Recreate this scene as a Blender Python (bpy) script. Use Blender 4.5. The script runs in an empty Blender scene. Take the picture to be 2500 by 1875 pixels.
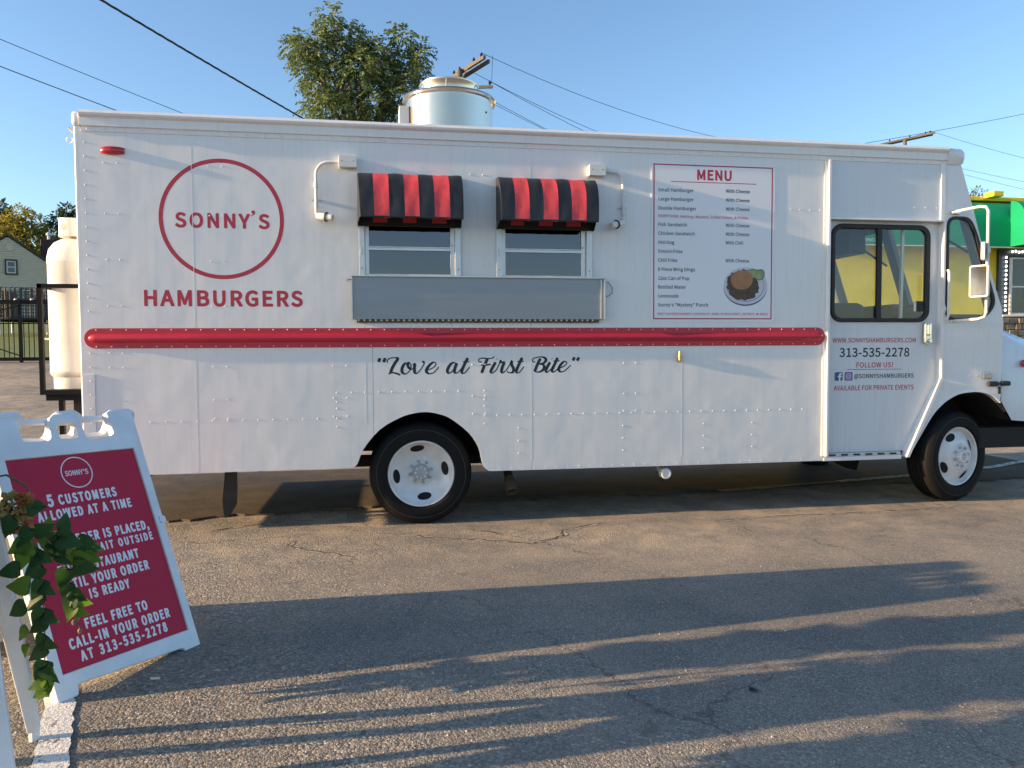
import bpy, bmesh, math, random
import numpy as np
from mathutils import Vector, Matrix, Euler

random.seed(7); rng = np.random.default_rng(7)
scene = bpy.context.scene
COL = scene.collection
R = math.radians

# ------------------------------------------------------------------ camera
CAM = Vector((0.0, -5.9637, 1.3679))
yaw, pitch, roll = 0.1693, -0.044484, -0.005564
fwd = Vector((math.sin(yaw) * math.cos(pitch), math.cos(yaw) * math.cos(pitch), math.sin(pitch)))
rgt = Vector((math.cos(yaw), -math.sin(yaw), 0)); upv = rgt.cross(fwd)
r2 = rgt * math.cos(roll) + upv * math.sin(roll); u2 = upv * math.cos(roll) - rgt * math.sin(roll)
camd = bpy.data.cameras.new('camera'); cam = bpy.data.objects.new('camera', camd); COL.objects.link(cam)
M3 = Matrix((r2, u2, -fwd)).transposed()
cam.matrix_world = Matrix.Translation(CAM) @ M3.to_4x4()
camd.sensor_width = 36; camd.lens = 27.03; camd.clip_start = 0.05; camd.clip_end = 3000
scene.camera = cam

# ------------------------------------------------------------------ sky and sun
SUND = Vector((1.0, 0.042, -0.22)).normalized()          # the way the light travels
elev = math.asin(-SUND.z)
world = bpy.data.worlds.new('World'); scene.world = world; world.use_nodes = True
wn = world.node_tree.nodes; wl = world.node_tree.links
bg = wn['Background']
sky = wn.new('ShaderNodeTexSky'); sky.sky_type = 'NISHITA'; sky.sun_disc = False
sky.sun_elevation = elev; sky.sun_rotation = math.atan2(-SUND.x, -SUND.y)
sky.altitude = 200; sky.air_density = 1.0; sky.dust_density = 0.7; sky.ozone_density = 2.8
wl.new(sky.outputs[0], bg.inputs[0]); bg.inputs[1].default_value = 0.085
sund = bpy.data.lights.new('sun', 'SUN'); sund.energy = 3.3; sund.angle = R(0.53); sund.color = (1.0, 0.70, 0.40)
sun = bpy.data.objects.new('sun', sund); COL.objects.link(sun); sun.location = (-30, -3, 12)
sun.rotation_euler = SUND.to_track_quat('-Z', 'Y').to_euler()
scene.view_settings.view_transform = 'Standard'; scene.view_settings.look = 'None'
scene.view_settings.exposure = 1.80; scene.view_settings.gamma = 1.0
scene.render.engine = 'CYCLES'
scene.cycles.use_denoising = True
scene.cycles.max_bounces = 5; scene.cycles.diffuse_bounces = 3; scene.cycles.glossy_bounces = 3; scene.cycles.transparent_max_bounces = 12
scene.cycles.caustics_reflective = False; scene.cycles.caustics_refractive = False

# ------------------------------------------------------------------ materials
MATS = {}
def mat(name, col, rough=0.5, metal=0.0, var=0.0, vscale=4.0, bump=0.0, bscale=60.0, coat=0.0, spec=0.5, col2=None, trans=0.0, stretch=None, vdetail=5):
    if name in MATS: return MATS[name]
    m = bpy.data.materials.new(name); m.use_nodes = True; MATS[name] = m
    nt = m.node_tree; n = nt.nodes; l = nt.links; p = n['Principled BSDF']
    p.inputs['Base Color'].default_value = (*col, 1); p.inputs['Roughness'].default_value = rough
    p.inputs['Metallic'].default_value = metal; p.inputs['Coat Weight'].default_value = coat
    p.inputs['Coat Roughness'].default_value = 0.06; p.inputs['Specular IOR Level'].default_value = spec
    tc = n.new('ShaderNodeTexCoord')
    src = tc.outputs['Object']
    if stretch:
        mp = n.new('ShaderNodeMapping'); mp.inputs['Scale'].default_value = stretch; l.new(src, mp.inputs[0]); src = mp.outputs[0]
    if var > 0 or col2:
        t = n.new('ShaderNodeTexNoise'); t.inputs['Scale'].default_value = vscale; t.inputs['Detail'].default_value = vdetail
        l.new(src, t.inputs['Vector'])
        rp = n.new('ShaderNodeValToRGB'); rp.color_ramp.elements[0].position = 0.3; rp.color_ramp.elements[1].position = 0.7
        a = col if col2 else [max(0, c * (1 - var)) for c in col]; b = col2 if col2 else [min(1, c * (1 + var)) for c in col]
        rp.color_ramp.elements[0].color = (*a, 1); rp.color_ramp.elements[1].color = (*b, 1)
        l.new(t.outputs['Fac'], rp.inputs[0]); l.new(rp.outputs[0], p.inputs['Base Color'])
        if rough > 0.02:
            mr = n.new('ShaderNodeMapRange'); mr.inputs['To Min'].default_value = rough * 0.8; mr.inputs['To Max'].default_value = min(1, rough * 1.2)
            l.new(t.outputs['Fac'], mr.inputs[0]); l.new(mr.outputs[0], p.inputs['Roughness'])
    if bump > 0:
        t2 = n.new('ShaderNodeTexNoise'); t2.inputs['Scale'].default_value = bscale; t2.inputs['Detail'].default_value = 4
        l.new(src, t2.inputs['Vector'])
        b = n.new('ShaderNodeBump'); b.inputs['Strength'].default_value = bump; b.inputs['Distance'].default_value = 0.01
        l.new(t2.outputs['Fac'], b.inputs['Height']); l.new(b.outputs[0], p.inputs['Normal'])
    if trans > 0:
        tr = n.new('ShaderNodeBsdfTranslucent'); mx = n.new('ShaderNodeMixShader'); mx.inputs[0].default_value = trans
        c = [min(1, k * 1.9 + 0.02) for k in (col2 or col)]
        tr.inputs[0].default_value = (c[0] * 1.05, c[1] * 1.1, c[2] * 0.4, 1)
        l.new(p.outputs[0], mx.inputs[1]); l.new(tr.outputs[0], mx.inputs[2]); l.new(mx.outputs[0], n['Material Output'].inputs[0])
    return m

def glass(name, tint, refl=0.0, rough=0.02):
    if name in MATS: return MATS[name]
    m = bpy.data.materials.new(name); m.use_nodes = True; MATS[name] = m
    nt = m.node_tree; n = nt.nodes; l = nt.links; n.remove(n['Principled BSDF'])
    t = n.new('ShaderNodeBsdfTransparent'); t.inputs[0].default_value = (*tint, 1)
    gl = n.new('ShaderNodeBsdfGlossy'); gl.inputs['Roughness'].default_value = rough; gl.inputs[0].default_value = (0.93, 0.90, 1, 1)
    fr = n.new('ShaderNodeLayerWeight'); fr.inputs[0].default_value = 0.5
    pw = n.new('ShaderNodeMath'); pw.operation = 'POWER'; pw.inputs[1].default_value = 4.0; l.new(fr.outputs['Facing'], pw.inputs[0])
    ad = n.new('ShaderNodeMath'); ad.operation = 'ADD'; ad.inputs[1].default_value = refl + 0.04; ad.use_clamp = True
    l.new(pw.outputs[0], ad.inputs[0])
    mx = n.new('ShaderNodeMixShader'); l.new(ad.outputs[0], mx.inputs[0]); l.new(t.outputs[0], mx.inputs[1]); l.new(gl.outputs[0], mx.inputs[2])
    l.new(mx.outputs[0], n['Material Output'].inputs[0])
    return m

# ------------------------------------------------------------------ mesh helpers
ROOTINV = {}
def link(o, parent=None):
    COL.objects.link(o)
    if parent is not None:
        o.parent = parent
        if parent.name in ROOTINV: o.matrix_parent_inverse = ROOTINV[parent.name]
    return o
def thing(name, label, cat, loc=(0, 0, 0), group=None):
    o = bpy.data.objects.new(name, None); COL.objects.link(o); o.location = loc; o.empty_display_size = 0.2
    o['label'] = label; o['category'] = cat
    if group: o['group'] = group
    ROOTINV[o.name] = Matrix.Translation(Vector(loc)).inverted()
    return o
def tag(o, label, cat, group=None):
    o['label'] = label; o['category'] = cat
    if group: o['group'] = group
    return o
def structure(o):
    o['kind'] = 'structure'; return o
def stuff(o):
    o['kind'] = 'stuff'; return o

class MB:
    def __init__(s): s.v = []; s.f = []
    def add(s, vs, fs):
        k = len(s.v); s.v += [tuple(p) for p in vs]; s.f += [tuple(i + k for i in f) for f in fs]; return s
    def box(s, x0, x1, y0, y1, z0, z1):
        return s.add([(x0, y0, z0), (x1, y0, z0), (x1, y1, z0), (x0, y1, z0), (x0, y0, z1), (x1, y0, z1), (x1, y1, z1), (x0, y1, z1)],
                     [(0, 3, 2, 1), (4, 5, 6, 7), (0, 1, 5, 4), (1, 2, 6, 5), (2, 3, 7, 6), (3, 0, 4, 7)])
    def bar(s, a, b, w, h=None, up=(0, 0, 1)):
        a = Vector(a); b = Vector(b); d = (b - a).normalized(); h = w if h is None else h
        u = Vector(up)
        if abs(d.dot(u)) > 0.95: u = Vector((0, 1, 0))
        x = d.cross(u).normalized() * w / 2; y = x.cross(d).normalized() * h / 2
        vs = [a - x - y, a + x - y, a + x + y, a - x + y, b - x - y, b + x - y, b + x + y, b - x + y]
        return s.add(vs, [(0, 3, 2, 1), (4, 5, 6, 7), (0, 1, 5, 4), (1, 2, 6, 5), (2, 3, 7, 6), (3, 0, 4, 7)])
    def tube(s, pts, r, seg=8, cap=True):
        pts = [Vector(p) for p in pts]; n = len(pts); rs = r if isinstance(r, (list, tuple)) else [r] * n
        d0 = (pts[1] - pts[0]).normalized(); ref = Vector((0, 0, 1)) if abs(d0.z) < 0.9 else Vector((1, 0, 0))
        x = d0.cross(ref).normalized(); vs = []
        for i, p in enumerate(pts):
            d = (pts[min(i + 1, n - 1)] - pts[max(i - 1, 0)]).normalized()
            x = (x - d * x.dot(d)).normalized(); y = d.cross(x)
            for k in range(seg):
                t = 2 * math.pi * k / seg; vs.append(p + (x * math.cos(t) + y * math.sin(t)) * rs[i])
        fs = []
        for i in range(n - 1):
            for k in range(seg):
                a = i * seg + k; b = i * seg + (k + 1) % seg; fs.append((a, b, b + seg, a + seg))
        if cap: fs += [tuple(reversed(range(seg))), tuple((n - 1) * seg + k for k in range(seg))]
        return s.add(vs, fs)
    def lathe(s, prof, c, axis='z', seg=32):
        # prof: (radius, height) along the axis from c; axis 'z' up, 'y' towards the viewer (height = -y)
        vs = []
        for (r, h) in prof:
            for k in range(seg):
                t = 2 * math.pi * k / seg
                if axis == 'z': vs.append((c[0] + r * math.cos(t), c[1] + r * math.sin(t), c[2] + h))
                elif axis == 'y': vs.append((c[0] + r * math.cos(t), c[1] - h, c[2] + r * math.sin(t)))
                else: vs.append((c[0] + h, c[1] + r * math.cos(t), c[2] + r * math.sin(t)))
        fs = []
        for i in range(len(prof) - 1):
            for k in range(seg):
                a = i * seg + k; b = i * seg + (k + 1) % seg; fs.append((a, b, b + seg, a + seg))
        return s.add(vs, fs)
    def prism(s, poly, y0, y1):
        n = len(poly); vs = [(x, y0, z) for x, z in poly] + [(x, y1, z) for x, z in poly]
        return s.add(vs, [tuple(range(n)), tuple(range(2 * n - 1, n - 1, -1))] + [((i + 1) % n, i, n + i, n + (i + 1) % n) for i in range(n)])
    def extrude_x(s, prof, x0, x1, closed=True):
        n = len(prof); vs = [(x0, y, z) for y, z in prof] + [(x1, y, z) for y, z in prof]
        fs = [(i, (i + 1) % n, n + (i + 1) % n, n + i) for i in range(n if closed else n - 1)]
        if closed: fs += [tuple(reversed(range(n))), tuple(range(n, 2 * n))]
        return s.add(vs, fs)
    def dome(s, c, r, h, axis='y', seg=8):
        prof = [(r, 0), (r * 0.87, h * 0.5), (r * 0.5, h * 0.87), (0.0005, h)]
        return s.lathe(prof, c, axis, seg)
    def build(s, name, m, parent=None, bevel=0, smooth=False, seg=2):
        me = bpy.data.meshes.new(name); me.from_pydata(s.v, [], s.f)
        bm = bmesh.new(); bm.from_mesh(me); bmesh.ops.recalc_face_normals(bm, faces=bm.faces); bm.to_mesh(me); bm.free()
        me.materials.append(MATS[m] if isinstance(m, str) else m)
        o = bpy.data.objects.new(name, me); link(o, parent)
        if bevel:
            b = o.modifiers.new('bevel', 'BEVEL'); b.width = bevel; b.segments = seg; b.limit_method = 'ANGLE'; b.angle_limit = R(35)
        if smooth: smooth_it(me)
        return o
def smooth_it(me, ang=35):
    me.polygons.foreach_set('use_smooth', [True] * len(me.polygons))
    try: me.set_sharp_from_angle(angle=R(ang))
    except Exception: pass

def round_rect(x0, x1, z0, z1, r, n=6):
    out = []
    for cx, cz, a in ((x1 - r, z1 - r, 0), (x0 + r, z1 - r, 90), (x0 + r, z0 + r, 180), (x1 - r, z0 + r, 270)):
        for k in range(n + 1):
            t = R(a + 90 * k / n); out.append((cx + r * math.cos(t), cz + r * math.sin(t)))
    return out
def round_poly(pts, r, n=5):
    out = []; m = len(pts)
    for i in range(m):
        p = Vector(pts[i]); a = (Vector(pts[i - 1]) - p); b = (Vector(pts[(i + 1) % m]) - p)
        rr = min(r, a.length * 0.45, b.length * 0.45); A = p + a.normalized() * rr; B = p + b.normalized() * rr
        for k in range(n + 1):
            t = k / n; q = A * (1 - t) ** 2 + p * 2 * t * (1 - t) + B * t * t; out.append((q.x, q.y))
    return out
def circle2(cx, cz, r, n=64, rz=None):
    rz = r if rz is None else rz
    return [(cx + r * math.cos(2 * math.pi * k / n), cz + rz * math.sin(2 * math.pi * k / n)) for k in range(n)]

def shape2d(name, polys, m, parent=None, y=0.0, thick=0.001, beziers=None, offset=0.0, bevel=0.0, xf=None, res=3):
    """flat outline (with holes) in the x-z plane, its front face at y, `thick` deep"""
    cu = bpy.data.curves.new('tmp', 'CURVE'); cu.dimensions = '2D'; cu.fill_mode = 'BOTH'
    cu.extrude = max(1e-5, thick / 2 - bevel); cu.offset = offset; cu.resolution_u = res
    if bevel: cu.bevel_depth = bevel; cu.bevel_resolution = 1; cu.offset = offset - bevel
    for p in polys or []:
        sp = cu.splines.new('POLY'); sp.points.add(len(p) - 1); sp.use_cyclic_u = True
        for q, (a, b) in zip(sp.points, p): q.co = (a, b, 0, 1)
    for p in beziers or []:
        sp = cu.splines.new('BEZIER'); sp.bezier_points.add(len(p) - 1); sp.use_cyclic_u = True
        for q, (a, b, c) in zip(sp.bezier_points, p):
            q.handle_left_type = q.handle_right_type = 'FREE'
            q.handle_left = (*a, 0); q.co = (*b, 0); q.handle_right = (*c, 0)
    ob = bpy.data.objects.new('tmp', cu)
    me = bpy.data.meshes.new_from_object(ob); me.name = name
    bpy.data.objects.remove(ob); bpy.data.curves.remove(cu)
    n = len(me.vertices); co = np.empty(n * 3, np.float32); me.vertices.foreach_get('co', co); co = co.reshape(-1, 3)
    out = np.stack([co[:, 0], y + thick / 2 - co[:, 2], co[:, 1]], 1).astype(np.float32)
    if xf is not None:
        A = np.array(xf)[:3, :3]; t = np.array(xf)[:3, 3]; out = (out @ A.T + t).astype(np.float32)
    me.vertices.foreach_set('co', out.ravel()); me.update()
    me.materials.clear(); me.materials.append(MATS[m] if isinstance(m, str) else m)
    me.polygons.foreach_set('material_index', [0] * len(me.polygons))
    me.polygons.foreach_set('use_smooth', [False] * len(me.polygons))
    o = bpy.data.objects.new(name, me); return link(o, parent)

GLYPHS = {
'A': (840, "19 5 33 0 156 0 176 9 184 23 268 287 564 287 657 9 677 0 804 0 821 5 832 18 832 42 514 977 499 997 353 1000 339 996 326 982 6 38 7 19/320 441 318 446 419 768 518 442"),
'B': (903, "143 5 158 0 458 0 538 5 609 18 675 41 734 75 780 117 814 169 838 235 845 305 841 357 830 399 810 442 783 479 750 508 697 540 728 569 750 597 780 663 791 738 784 804 761 865 730 907 684 944 632 970 576 986 510 997 158 1000 144 995 134 986 130 968 130 33 132 19/308 155 308 447 444 449 543 440 585 428 614 414 637 395 654 371 664 343 668 310 664 273 653 240 637 216 614 195 581 177 548 167 496 158/308 601 308 846 468 844 515 838 571 817 590 801 601 785 611 757 611 695 594 658 571 635 548 622 515 611 473 604"),
'C': (878, "464 -12 511 -17 563 -14 610 -6 685 20 762 68 822 125 832 143 831 157 822 171 756 246 737 254 718 247 648 186 623 171 577 154 516 148 460 154 413 171 366 201 328 241 299 289 276 350 262 420 257 500 262 585 276 651 300 712 333 763 370 801 415 829 464 846 521 852 549 851 591 841 619 830 657 806 699 768 718 764 737 774 806 857 809 876 802 890 775 918 723 958 648 995 568 1014 521 1017 427 1007 342 980 267 937 200 876 147 801 107 712 82 608 74 500 83 387 107 284 147 195 197 124 267 60 342 18 422 -8"),
'D': (942, "143 5 158 0 402 0 505 9 595 33 683 80 748 136 798 207 837 296 859 395 867 503 859 616 836 714 798 799 745 870 675 928 595 968 501 992 393 1000 158 1000 144 995 134 986 130 968 130 33 132 19/308 159 308 841 383 844 458 837 520 821 569 794 611 757 642 710 665 653 680 583 685 503 680 423 666 357 640 291 609 246 567 207 520 182 458 164 383 158"),
'E': (815, "143 5 162 0 712 0 726 2 740 14 745 28 744 136 738 150 726 159 313 161 308 164 308 442 637 444 656 453 664 475 664 578 659 592 646 602 308 606 308 838 712 842 726 854 731 869 731 973 726 986 717 995 698 1000 158 1000 144 995 134 986 130 968 130 33 132 19"),
'F': (768, "143 5 158 0 280 0 294 5 305 19 308 420 637 422 656 429 666 446 667 555 661 570 646 580 308 583 308 838 712 842 726 854 731 869 731 973 726 986 717 995 698 1000 158 1000 144 995 134 986 130 968 130 33 132 19"),
'G': (944, "477 -12 530 -17 577 -14 629 -7 709 16 751 36 812 76 840 102 849 120 849 519 844 533 831 545 507 547 493 542 483 532 480 519 480 416 493 394 507 389 678 387 680 190 662 175 629 161 587 151 540 148 474 154 417 173 370 201 330 242 300 290 277 350 262 420 257 500 262 585 277 651 302 712 337 763 375 800 422 829 479 847 540 853 568 851 601 845 643 830 685 804 727 768 746 765 763 773 833 857 835 876 829 890 779 935 746 958 676 993 587 1014 535 1017 436 1007 352 981 272 937 204 876 149 801 108 712 83 608 74 500 83 387 108 284 148 195 201 122 272 60 347 19 432 -7"),
'H': (994, "143 5 158 0 280 0 294 5 305 19 308 442 313 444 684 444 688 19 700 5 717 0 839 0 851 5 861 14 865 33 865 968 863 982 853 994 834 1000 712 1000 698 994 689 982 686 611 679 606 308 607 305 982 294 995 280 1000 158 1000 144 995 135 987 130 968 130 33 132 19"),
'I': (436, "143 5 158 0 280 0 299 9 308 28 307 973 299 991 280 1000 153 999 139 992 130 973 130 28 134 14"),
'J': (746, "275 -12 336 -17 402 -10 468 11 515 39 557 82 587 129 606 181 619 242 623 308 623 970 618 986 604 998 468 999 454 992 444 975 444 317 435 232 414 185 395 167 355 150 322 147 282 153 261 160 233 179 214 197 181 245 158 254 144 249 59 188 46 171 46 153 73 110 131 49 165 26 203 7"),
'K': (888, "143 5 158 0 280 0 294 5 303 14 308 28 308 315 435 467 699 9 722 0 853 0 867 3 879 14 883 28 878 47 550 611 834 954 837 977 825 995 811 1000 675 1000 656 994 308 580 305 982 294 995 280 1000 158 1000 144 995 135 987 130 968 130 33 132 19"),
'L': (756, "143 5 162 0 689 0 711 9 719 28 719 136 712 151 698 160 313 161 308 164 307 973 299 991 280 1000 153 999 139 992 130 973 130 28 134 14"),
'M': (1101, "143 5 158 0 270 0 288 9 295 23 295 606 298 616 482 113 491 101 505 95 590 95 604 99 617 113 801 623 802 23 811 8 830 0 942 0 957 4 966 12 972 33 972 968 969 982 961 993 942 1000 797 1000 783 995 775 987 592 479 552 357 327 987 313 998 299 1000 158 1000 144 995 135 987 130 968 130 33 132 19"),
'N': (987, "143 5 158 0 275 0 293 9 300 23 301 526 296 677 299 683 339 606 684 9 703 0 830 0 844 5 853 14 858 33 858 968 855 982 844 995 830 1000 712 1000 694 992 686 977 685 479 689 318 649 395 303 989 285 1000 162 1000 148 998 135 987 130 968 130 33 132 19"),
'O': (1012, "458 -12 507 -17 596 -8 681 20 756 66 816 124 869 201 906 289 929 392 937 500 929 613 906 716 869 803 819 876 754 937 681 981 596 1008 507 1017 413 1007 333 982 258 938 193 876 142 801 106 716 82 613 74 505 82 392 106 289 144 199 192 128 258 64 328 22 413 -7/507 148 450 154 403 172 364 199 326 242 296 293 275 355 261 425 256 505 262 585 276 655 297 712 327 763 362 801 403 829 450 846 507 852 558 847 605 830 649 801 684 763 715 712 736 655 750 585 755 505 750 425 737 355 713 290 685 241 648 200 605 171 558 154"),
'P': (872, "143 5 158 0 280 0 294 5 305 19 308 372 510 379 581 393 642 415 707 456 748 498 778 547 802 620 809 695 802 771 778 841 745 892 698 934 637 966 576 985 505 996 158 1000 144 995 134 986 130 968 130 33 132 19/308 531 308 842 411 844 515 835 552 825 576 813 604 789 618 766 628 733 631 695 628 653 616 616 603 592 585 573 552 553 520 542 473 533"),
'R': (874, "143 5 158 0 280 0 294 5 305 19 308 395 313 399 430 397 656 7 675 0 811 0 825 5 834 14 838 28 834 45 616 423 675 451 712 478 747 512 773 550 792 592 807 648 811 710 805 775 785 841 750 897 703 938 646 968 590 986 524 997 158 1000 144 995 134 986 130 968 130 33 132 19/308 554 308 842 435 844 524 836 562 825 585 813 607 794 622 771 630 742 633 705 630 672 618 634 604 611 585 593 557 576 529 566 487 557"),
'S': (824, "354 -12 419 -17 494 -11 564 7 621 32 672 68 715 114 744 162 763 223 769 279 765 336 750 387 732 425 705 461 672 492 602 538 348 653 310 684 289 721 286 749 297 792 325 824 367 844 433 853 513 841 562 820 630 770 644 765 658 768 668 775 734 857 737 876 729 892 696 922 640 961 560 997 475 1014 428 1017 362 1011 301 996 245 970 198 938 160 899 131 853 111 792 105 740 110 684 127 632 148 594 174 561 211 528 278 486 480 396 532 369 569 336 586 298 586 246 568 204 546 182 494 157 419 148 358 155 325 164 259 195 212 228 179 259 165 264 141 256 69 171 62 153 68 134 144 68 226 23 273 5"),
'T': (828, "338 5 355 0 477 0 496 9 503 23 504 836 510 840 759 840 773 844 782 852 788 865 788 973 782 988 768 998 68 1000 54 995 42 982 40 869 44 855 54 844 68 840 317 840 324 836 324 28 329 14"),
'U': (985, "426 -12 492 -17 567 -11 638 6 699 36 759 87 800 143 831 214 853 308 860 416 860 970 854 988 840 998 713 1000 698 994 688 980 686 416 682 340 670 284 649 232 628 202 600 176 567 160 534 151 492 147 455 150 422 159 384 179 361 201 339 232 319 284 308 340 304 416 304 970 300 984 290 995 276 1000 154 1000 137 994 127 980 126 416 133 308 153 218 185 143 234 79 285 37 347 7"),
'V': (797, "315 5 330 0 471 0 485 5 496 19 795 959 795 982 781 997 767 1000 645 1000 631 995 619 982 401 249 183 982 170 996 152 1000 29 1000 15 995 4 982 3 959 302 23"),
'W': (1186, "246 5 264 0 405 0 419 4 429 14 593 681 757 17 768 5 785 0 931 0 950 10 957 23 1151 963 1150 977 1142 992 1124 1000 1006 1000 992 995 981 982 878 465 851 307 846 303 811 465 678 982 668 995 654 1000 541 1000 522 993 513 977 343 302 213 982 203 994 188 1000 62 1000 43 992 34 977 34 963 233 23"),
'Y': (741, "295 5 309 0 431 0 445 5 457 19 459 385 740 959 740 982 722 998 586 1000 567 991 396 616 370 567 177 989 158 1000 27 1000 13 995 1 982 -1 968 3 954 279 390 281 28 285 14"),
'a': (782, "257 -12 311 -17 381 -7 445 16 517 59 527 16 546 1 654 0 668 7 678 21 679 458 676 524 666 580 646 637 616 685 578 723 527 753 475 768 409 774 320 765 278 754 207 728 119 679 107 665 109 639 155 557 170 544 193 545 259 584 311 604 362 615 390 616 423 613 462 594 480 573 497 528 501 500 499 497 334 467 254 441 193 411 141 372 103 322 82 270 76 214 80 162 93 115 114 77 146 40 184 14 217 -1/306 142 273 157 258 176 251 195 252 242 262 265 277 284 303 303 339 320 390 337 461 352 499 358 502 355 502 214 447 171 405 150 362 140"),
'b': (853, "410 -12 456 -17 517 -10 583 12 640 47 683 87 728 148 760 218 781 303 787 392 782 472 768 543 744 608 710 665 666 712 607 748 546 768 480 774 447 772 381 755 295 712 296 1050 293 1064 282 1076 268 1081 141 1080 124 1069 118 1050 119 21 127 8 141 1 245 0 265 12 278 47 344 9/423 143 386 150 348 164 296 199 296 533 297 538 331 566 375 594 414 610 452 615 489 611 522 600 546 584 568 557 585 524 596 486 605 387 602 331 591 279 575 237 555 204 528 176 499 157 470 147"),
'c': (714, "370 -12 419 -16 457 -15 494 -9 551 8 588 25 640 56 668 78 678 96 673 118 621 198 607 208 584 207 532 170 490 151 438 141 396 145 358 157 328 176 302 202 278 237 261 279 251 326 248 373 252 434 262 477 280 519 302 552 330 579 363 599 396 610 452 615 499 601 565 557 584 556 598 566 662 651 663 669 655 684 588 733 532 758 466 773 429 774 358 767 292 748 226 712 175 668 131 613 95 543 74 463 67 378 74 289 93 214 127 143 170 87 222 43 283 10 349 -10"),
'd': (855, "336 -12 388 -17 453 -8 514 15 575 54 584 16 604 1 712 0 726 7 736 21 737 1050 731 1069 716 1079 585 1080 571 1075 562 1064 559 1050 561 726 491 760 430 773 397 774 336 767 275 747 216 712 166 665 126 608 94 538 75 463 68 373 73 293 89 218 116 148 153 90 200 44 256 10 317 -10/406 143 373 147 344 157 317 175 294 200 275 232 261 275 252 322 249 383 252 430 263 477 280 519 303 555 326 580 355 599 388 611 439 614 477 607 510 593 559 557 559 223 528 190 488 162 449 147"),
'e': (770, "378 -12 466 -15 532 -5 569 6 626 30 678 61 688 77 686 96 641 181 621 192 606 190 541 156 485 140 443 137 405 141 363 153 329 171 302 195 280 223 261 261 247 317 255 321 687 321 701 328 710 340 716 397 712 491 697 561 672 622 638 674 593 717 537 749 476 768 410 774 344 767 278 745 222 712 170 666 127 608 95 543 74 463 67 378 74 289 94 214 128 146 170 91 226 43 285 12 353 -9/250 464 249 477 262 514 280 547 302 574 325 594 353 609 410 620 443 618 471 609 494 596 513 578 530 552 543 519 552 467 546 464"),
'f': (477, "151 5 164 0 287 0 305 9 313 23 315 601 437 602 456 614 461 634 461 728 451 749 432 756 315 757 315 865 325 907 334 922 352 938 367 942 399 942 461 924 475 928 484 935 517 1048 512 1062 503 1071 470 1083 390 1097 320 1093 268 1079 226 1055 193 1024 171 992 150 940 140 888 137 757 66 749 52 742 44 728 42 630 47 615 66 602 132 601 137 597 137 28 142 14"),
'g': (783, "310 -316 385 -320 465 -315 535 -300 601 -276 657 -243 702 -203 737 -156 756 -109 765 -53 760 -1 748 37 726 69 690 102 648 123 606 136 554 143 357 146 305 151 272 167 264 192 270 220 286 239 338 225 380 221 437 225 493 240 540 262 579 290 618 333 646 384 661 436 666 488 661 544 641 605 728 607 743 615 751 629 752 732 745 746 733 755 488 756 441 769 394 774 324 769 267 753 223 732 183 703 141 657 114 610 97 554 91 497 94 460 100 427 123 370 167 309 124 248 108 201 105 173 112 126 126 90 149 55 98 0 75 -48 65 -104 71 -151 93 -203 122 -238 159 -268 211 -293 258 -307/343 -175 291 -163 267 -151 249 -136 232 -109 229 -81 236 -53 250 -29 277 -3 338 -10 531 -14 568 -26 585 -43 589 -71 579 -104 545 -140 517 -156 484 -168 441 -177 399 -180/380 360 338 369 298 398 273 441 264 497 274 554 300 595 336 619 380 628 427 620 465 595 490 554 500 497 497 464 489 436 465 397 427 370"),
'h': (838, "132 5 146 0 268 0 282 5 292 15 296 33 296 522 334 559 376 590 414 606 456 611 499 605 521 592 541 563 551 531 558 456 560 19 569 7 583 0 705 0 726 9 735 28 732 531 721 597 703 648 677 692 641 728 597 755 546 770 489 774 419 765 353 738 296 700 296 1053 287 1072 268 1081 141 1080 126 1071 118 1053 118 28 123 14"),
'i': (413, "132 5 147 0 269 0 288 9 295 23 296 728 288 747 269 756 142 756 126 747 119 733 118 28 123 14/190 841 232 842 269 857 297 886 313 926 314 968 297 1009 269 1036 227 1052 185 1052 147 1037 119 1010 102 968 102 926 119 884 147 856"),
'k': (768, "132 5 146 0 264 0 278 4 287 12 293 28 294 202 391 314 578 7 597 0 729 0 747 9 755 28 750 47 500 442 719 710 724 724 722 738 710 752 696 756 564 756 546 750 297 442 294 451 293 1053 285 1071 268 1080 141 1080 126 1071 118 1053 118 28 123 14"),
'l': (424, "229 -12 273 -17 329 -10 358 0 369 21 348 129 329 143 301 141 297 153 296 1055 287 1072 273 1080 146 1081 127 1072 118 1050 120 134 135 68 154 35 179 10 203 -4"),
'm': (1247, "132 5 146 0 268 0 282 5 292 15 296 33 296 522 332 559 372 589 409 607 442 611 485 604 503 592 522 564 533 531 540 456 542 19 554 5 569 0 687 0 705 7 717 28 717 522 754 559 795 590 830 606 860 611 889 609 922 595 944 564 955 531 962 456 964 19 973 6 987 0 1110 0 1124 5 1134 14 1138 28 1138 470 1135 536 1124 597 1108 644 1081 691 1045 728 1001 755 954 769 903 774 860 771 795 750 734 713 677 664 645 710 618 733 560 762 517 772 470 774 405 763 344 736 282 691 278 695 272 738 254 755 146 756 132 752 120 738 118 724 118 28 123 14"),
'n': (842, "132 5 146 0 268 0 282 5 292 15 296 33 296 522 334 559 376 590 414 606 456 611 499 605 521 592 541 563 551 531 558 456 560 19 572 5 588 0 705 0 719 4 729 13 735 33 731 536 721 597 703 648 677 692 640 730 597 755 550 769 494 774 452 771 376 749 320 718 282 689 278 695 272 738 254 755 146 756 132 752 123 742 118 724 118 33 120 19"),
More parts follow.
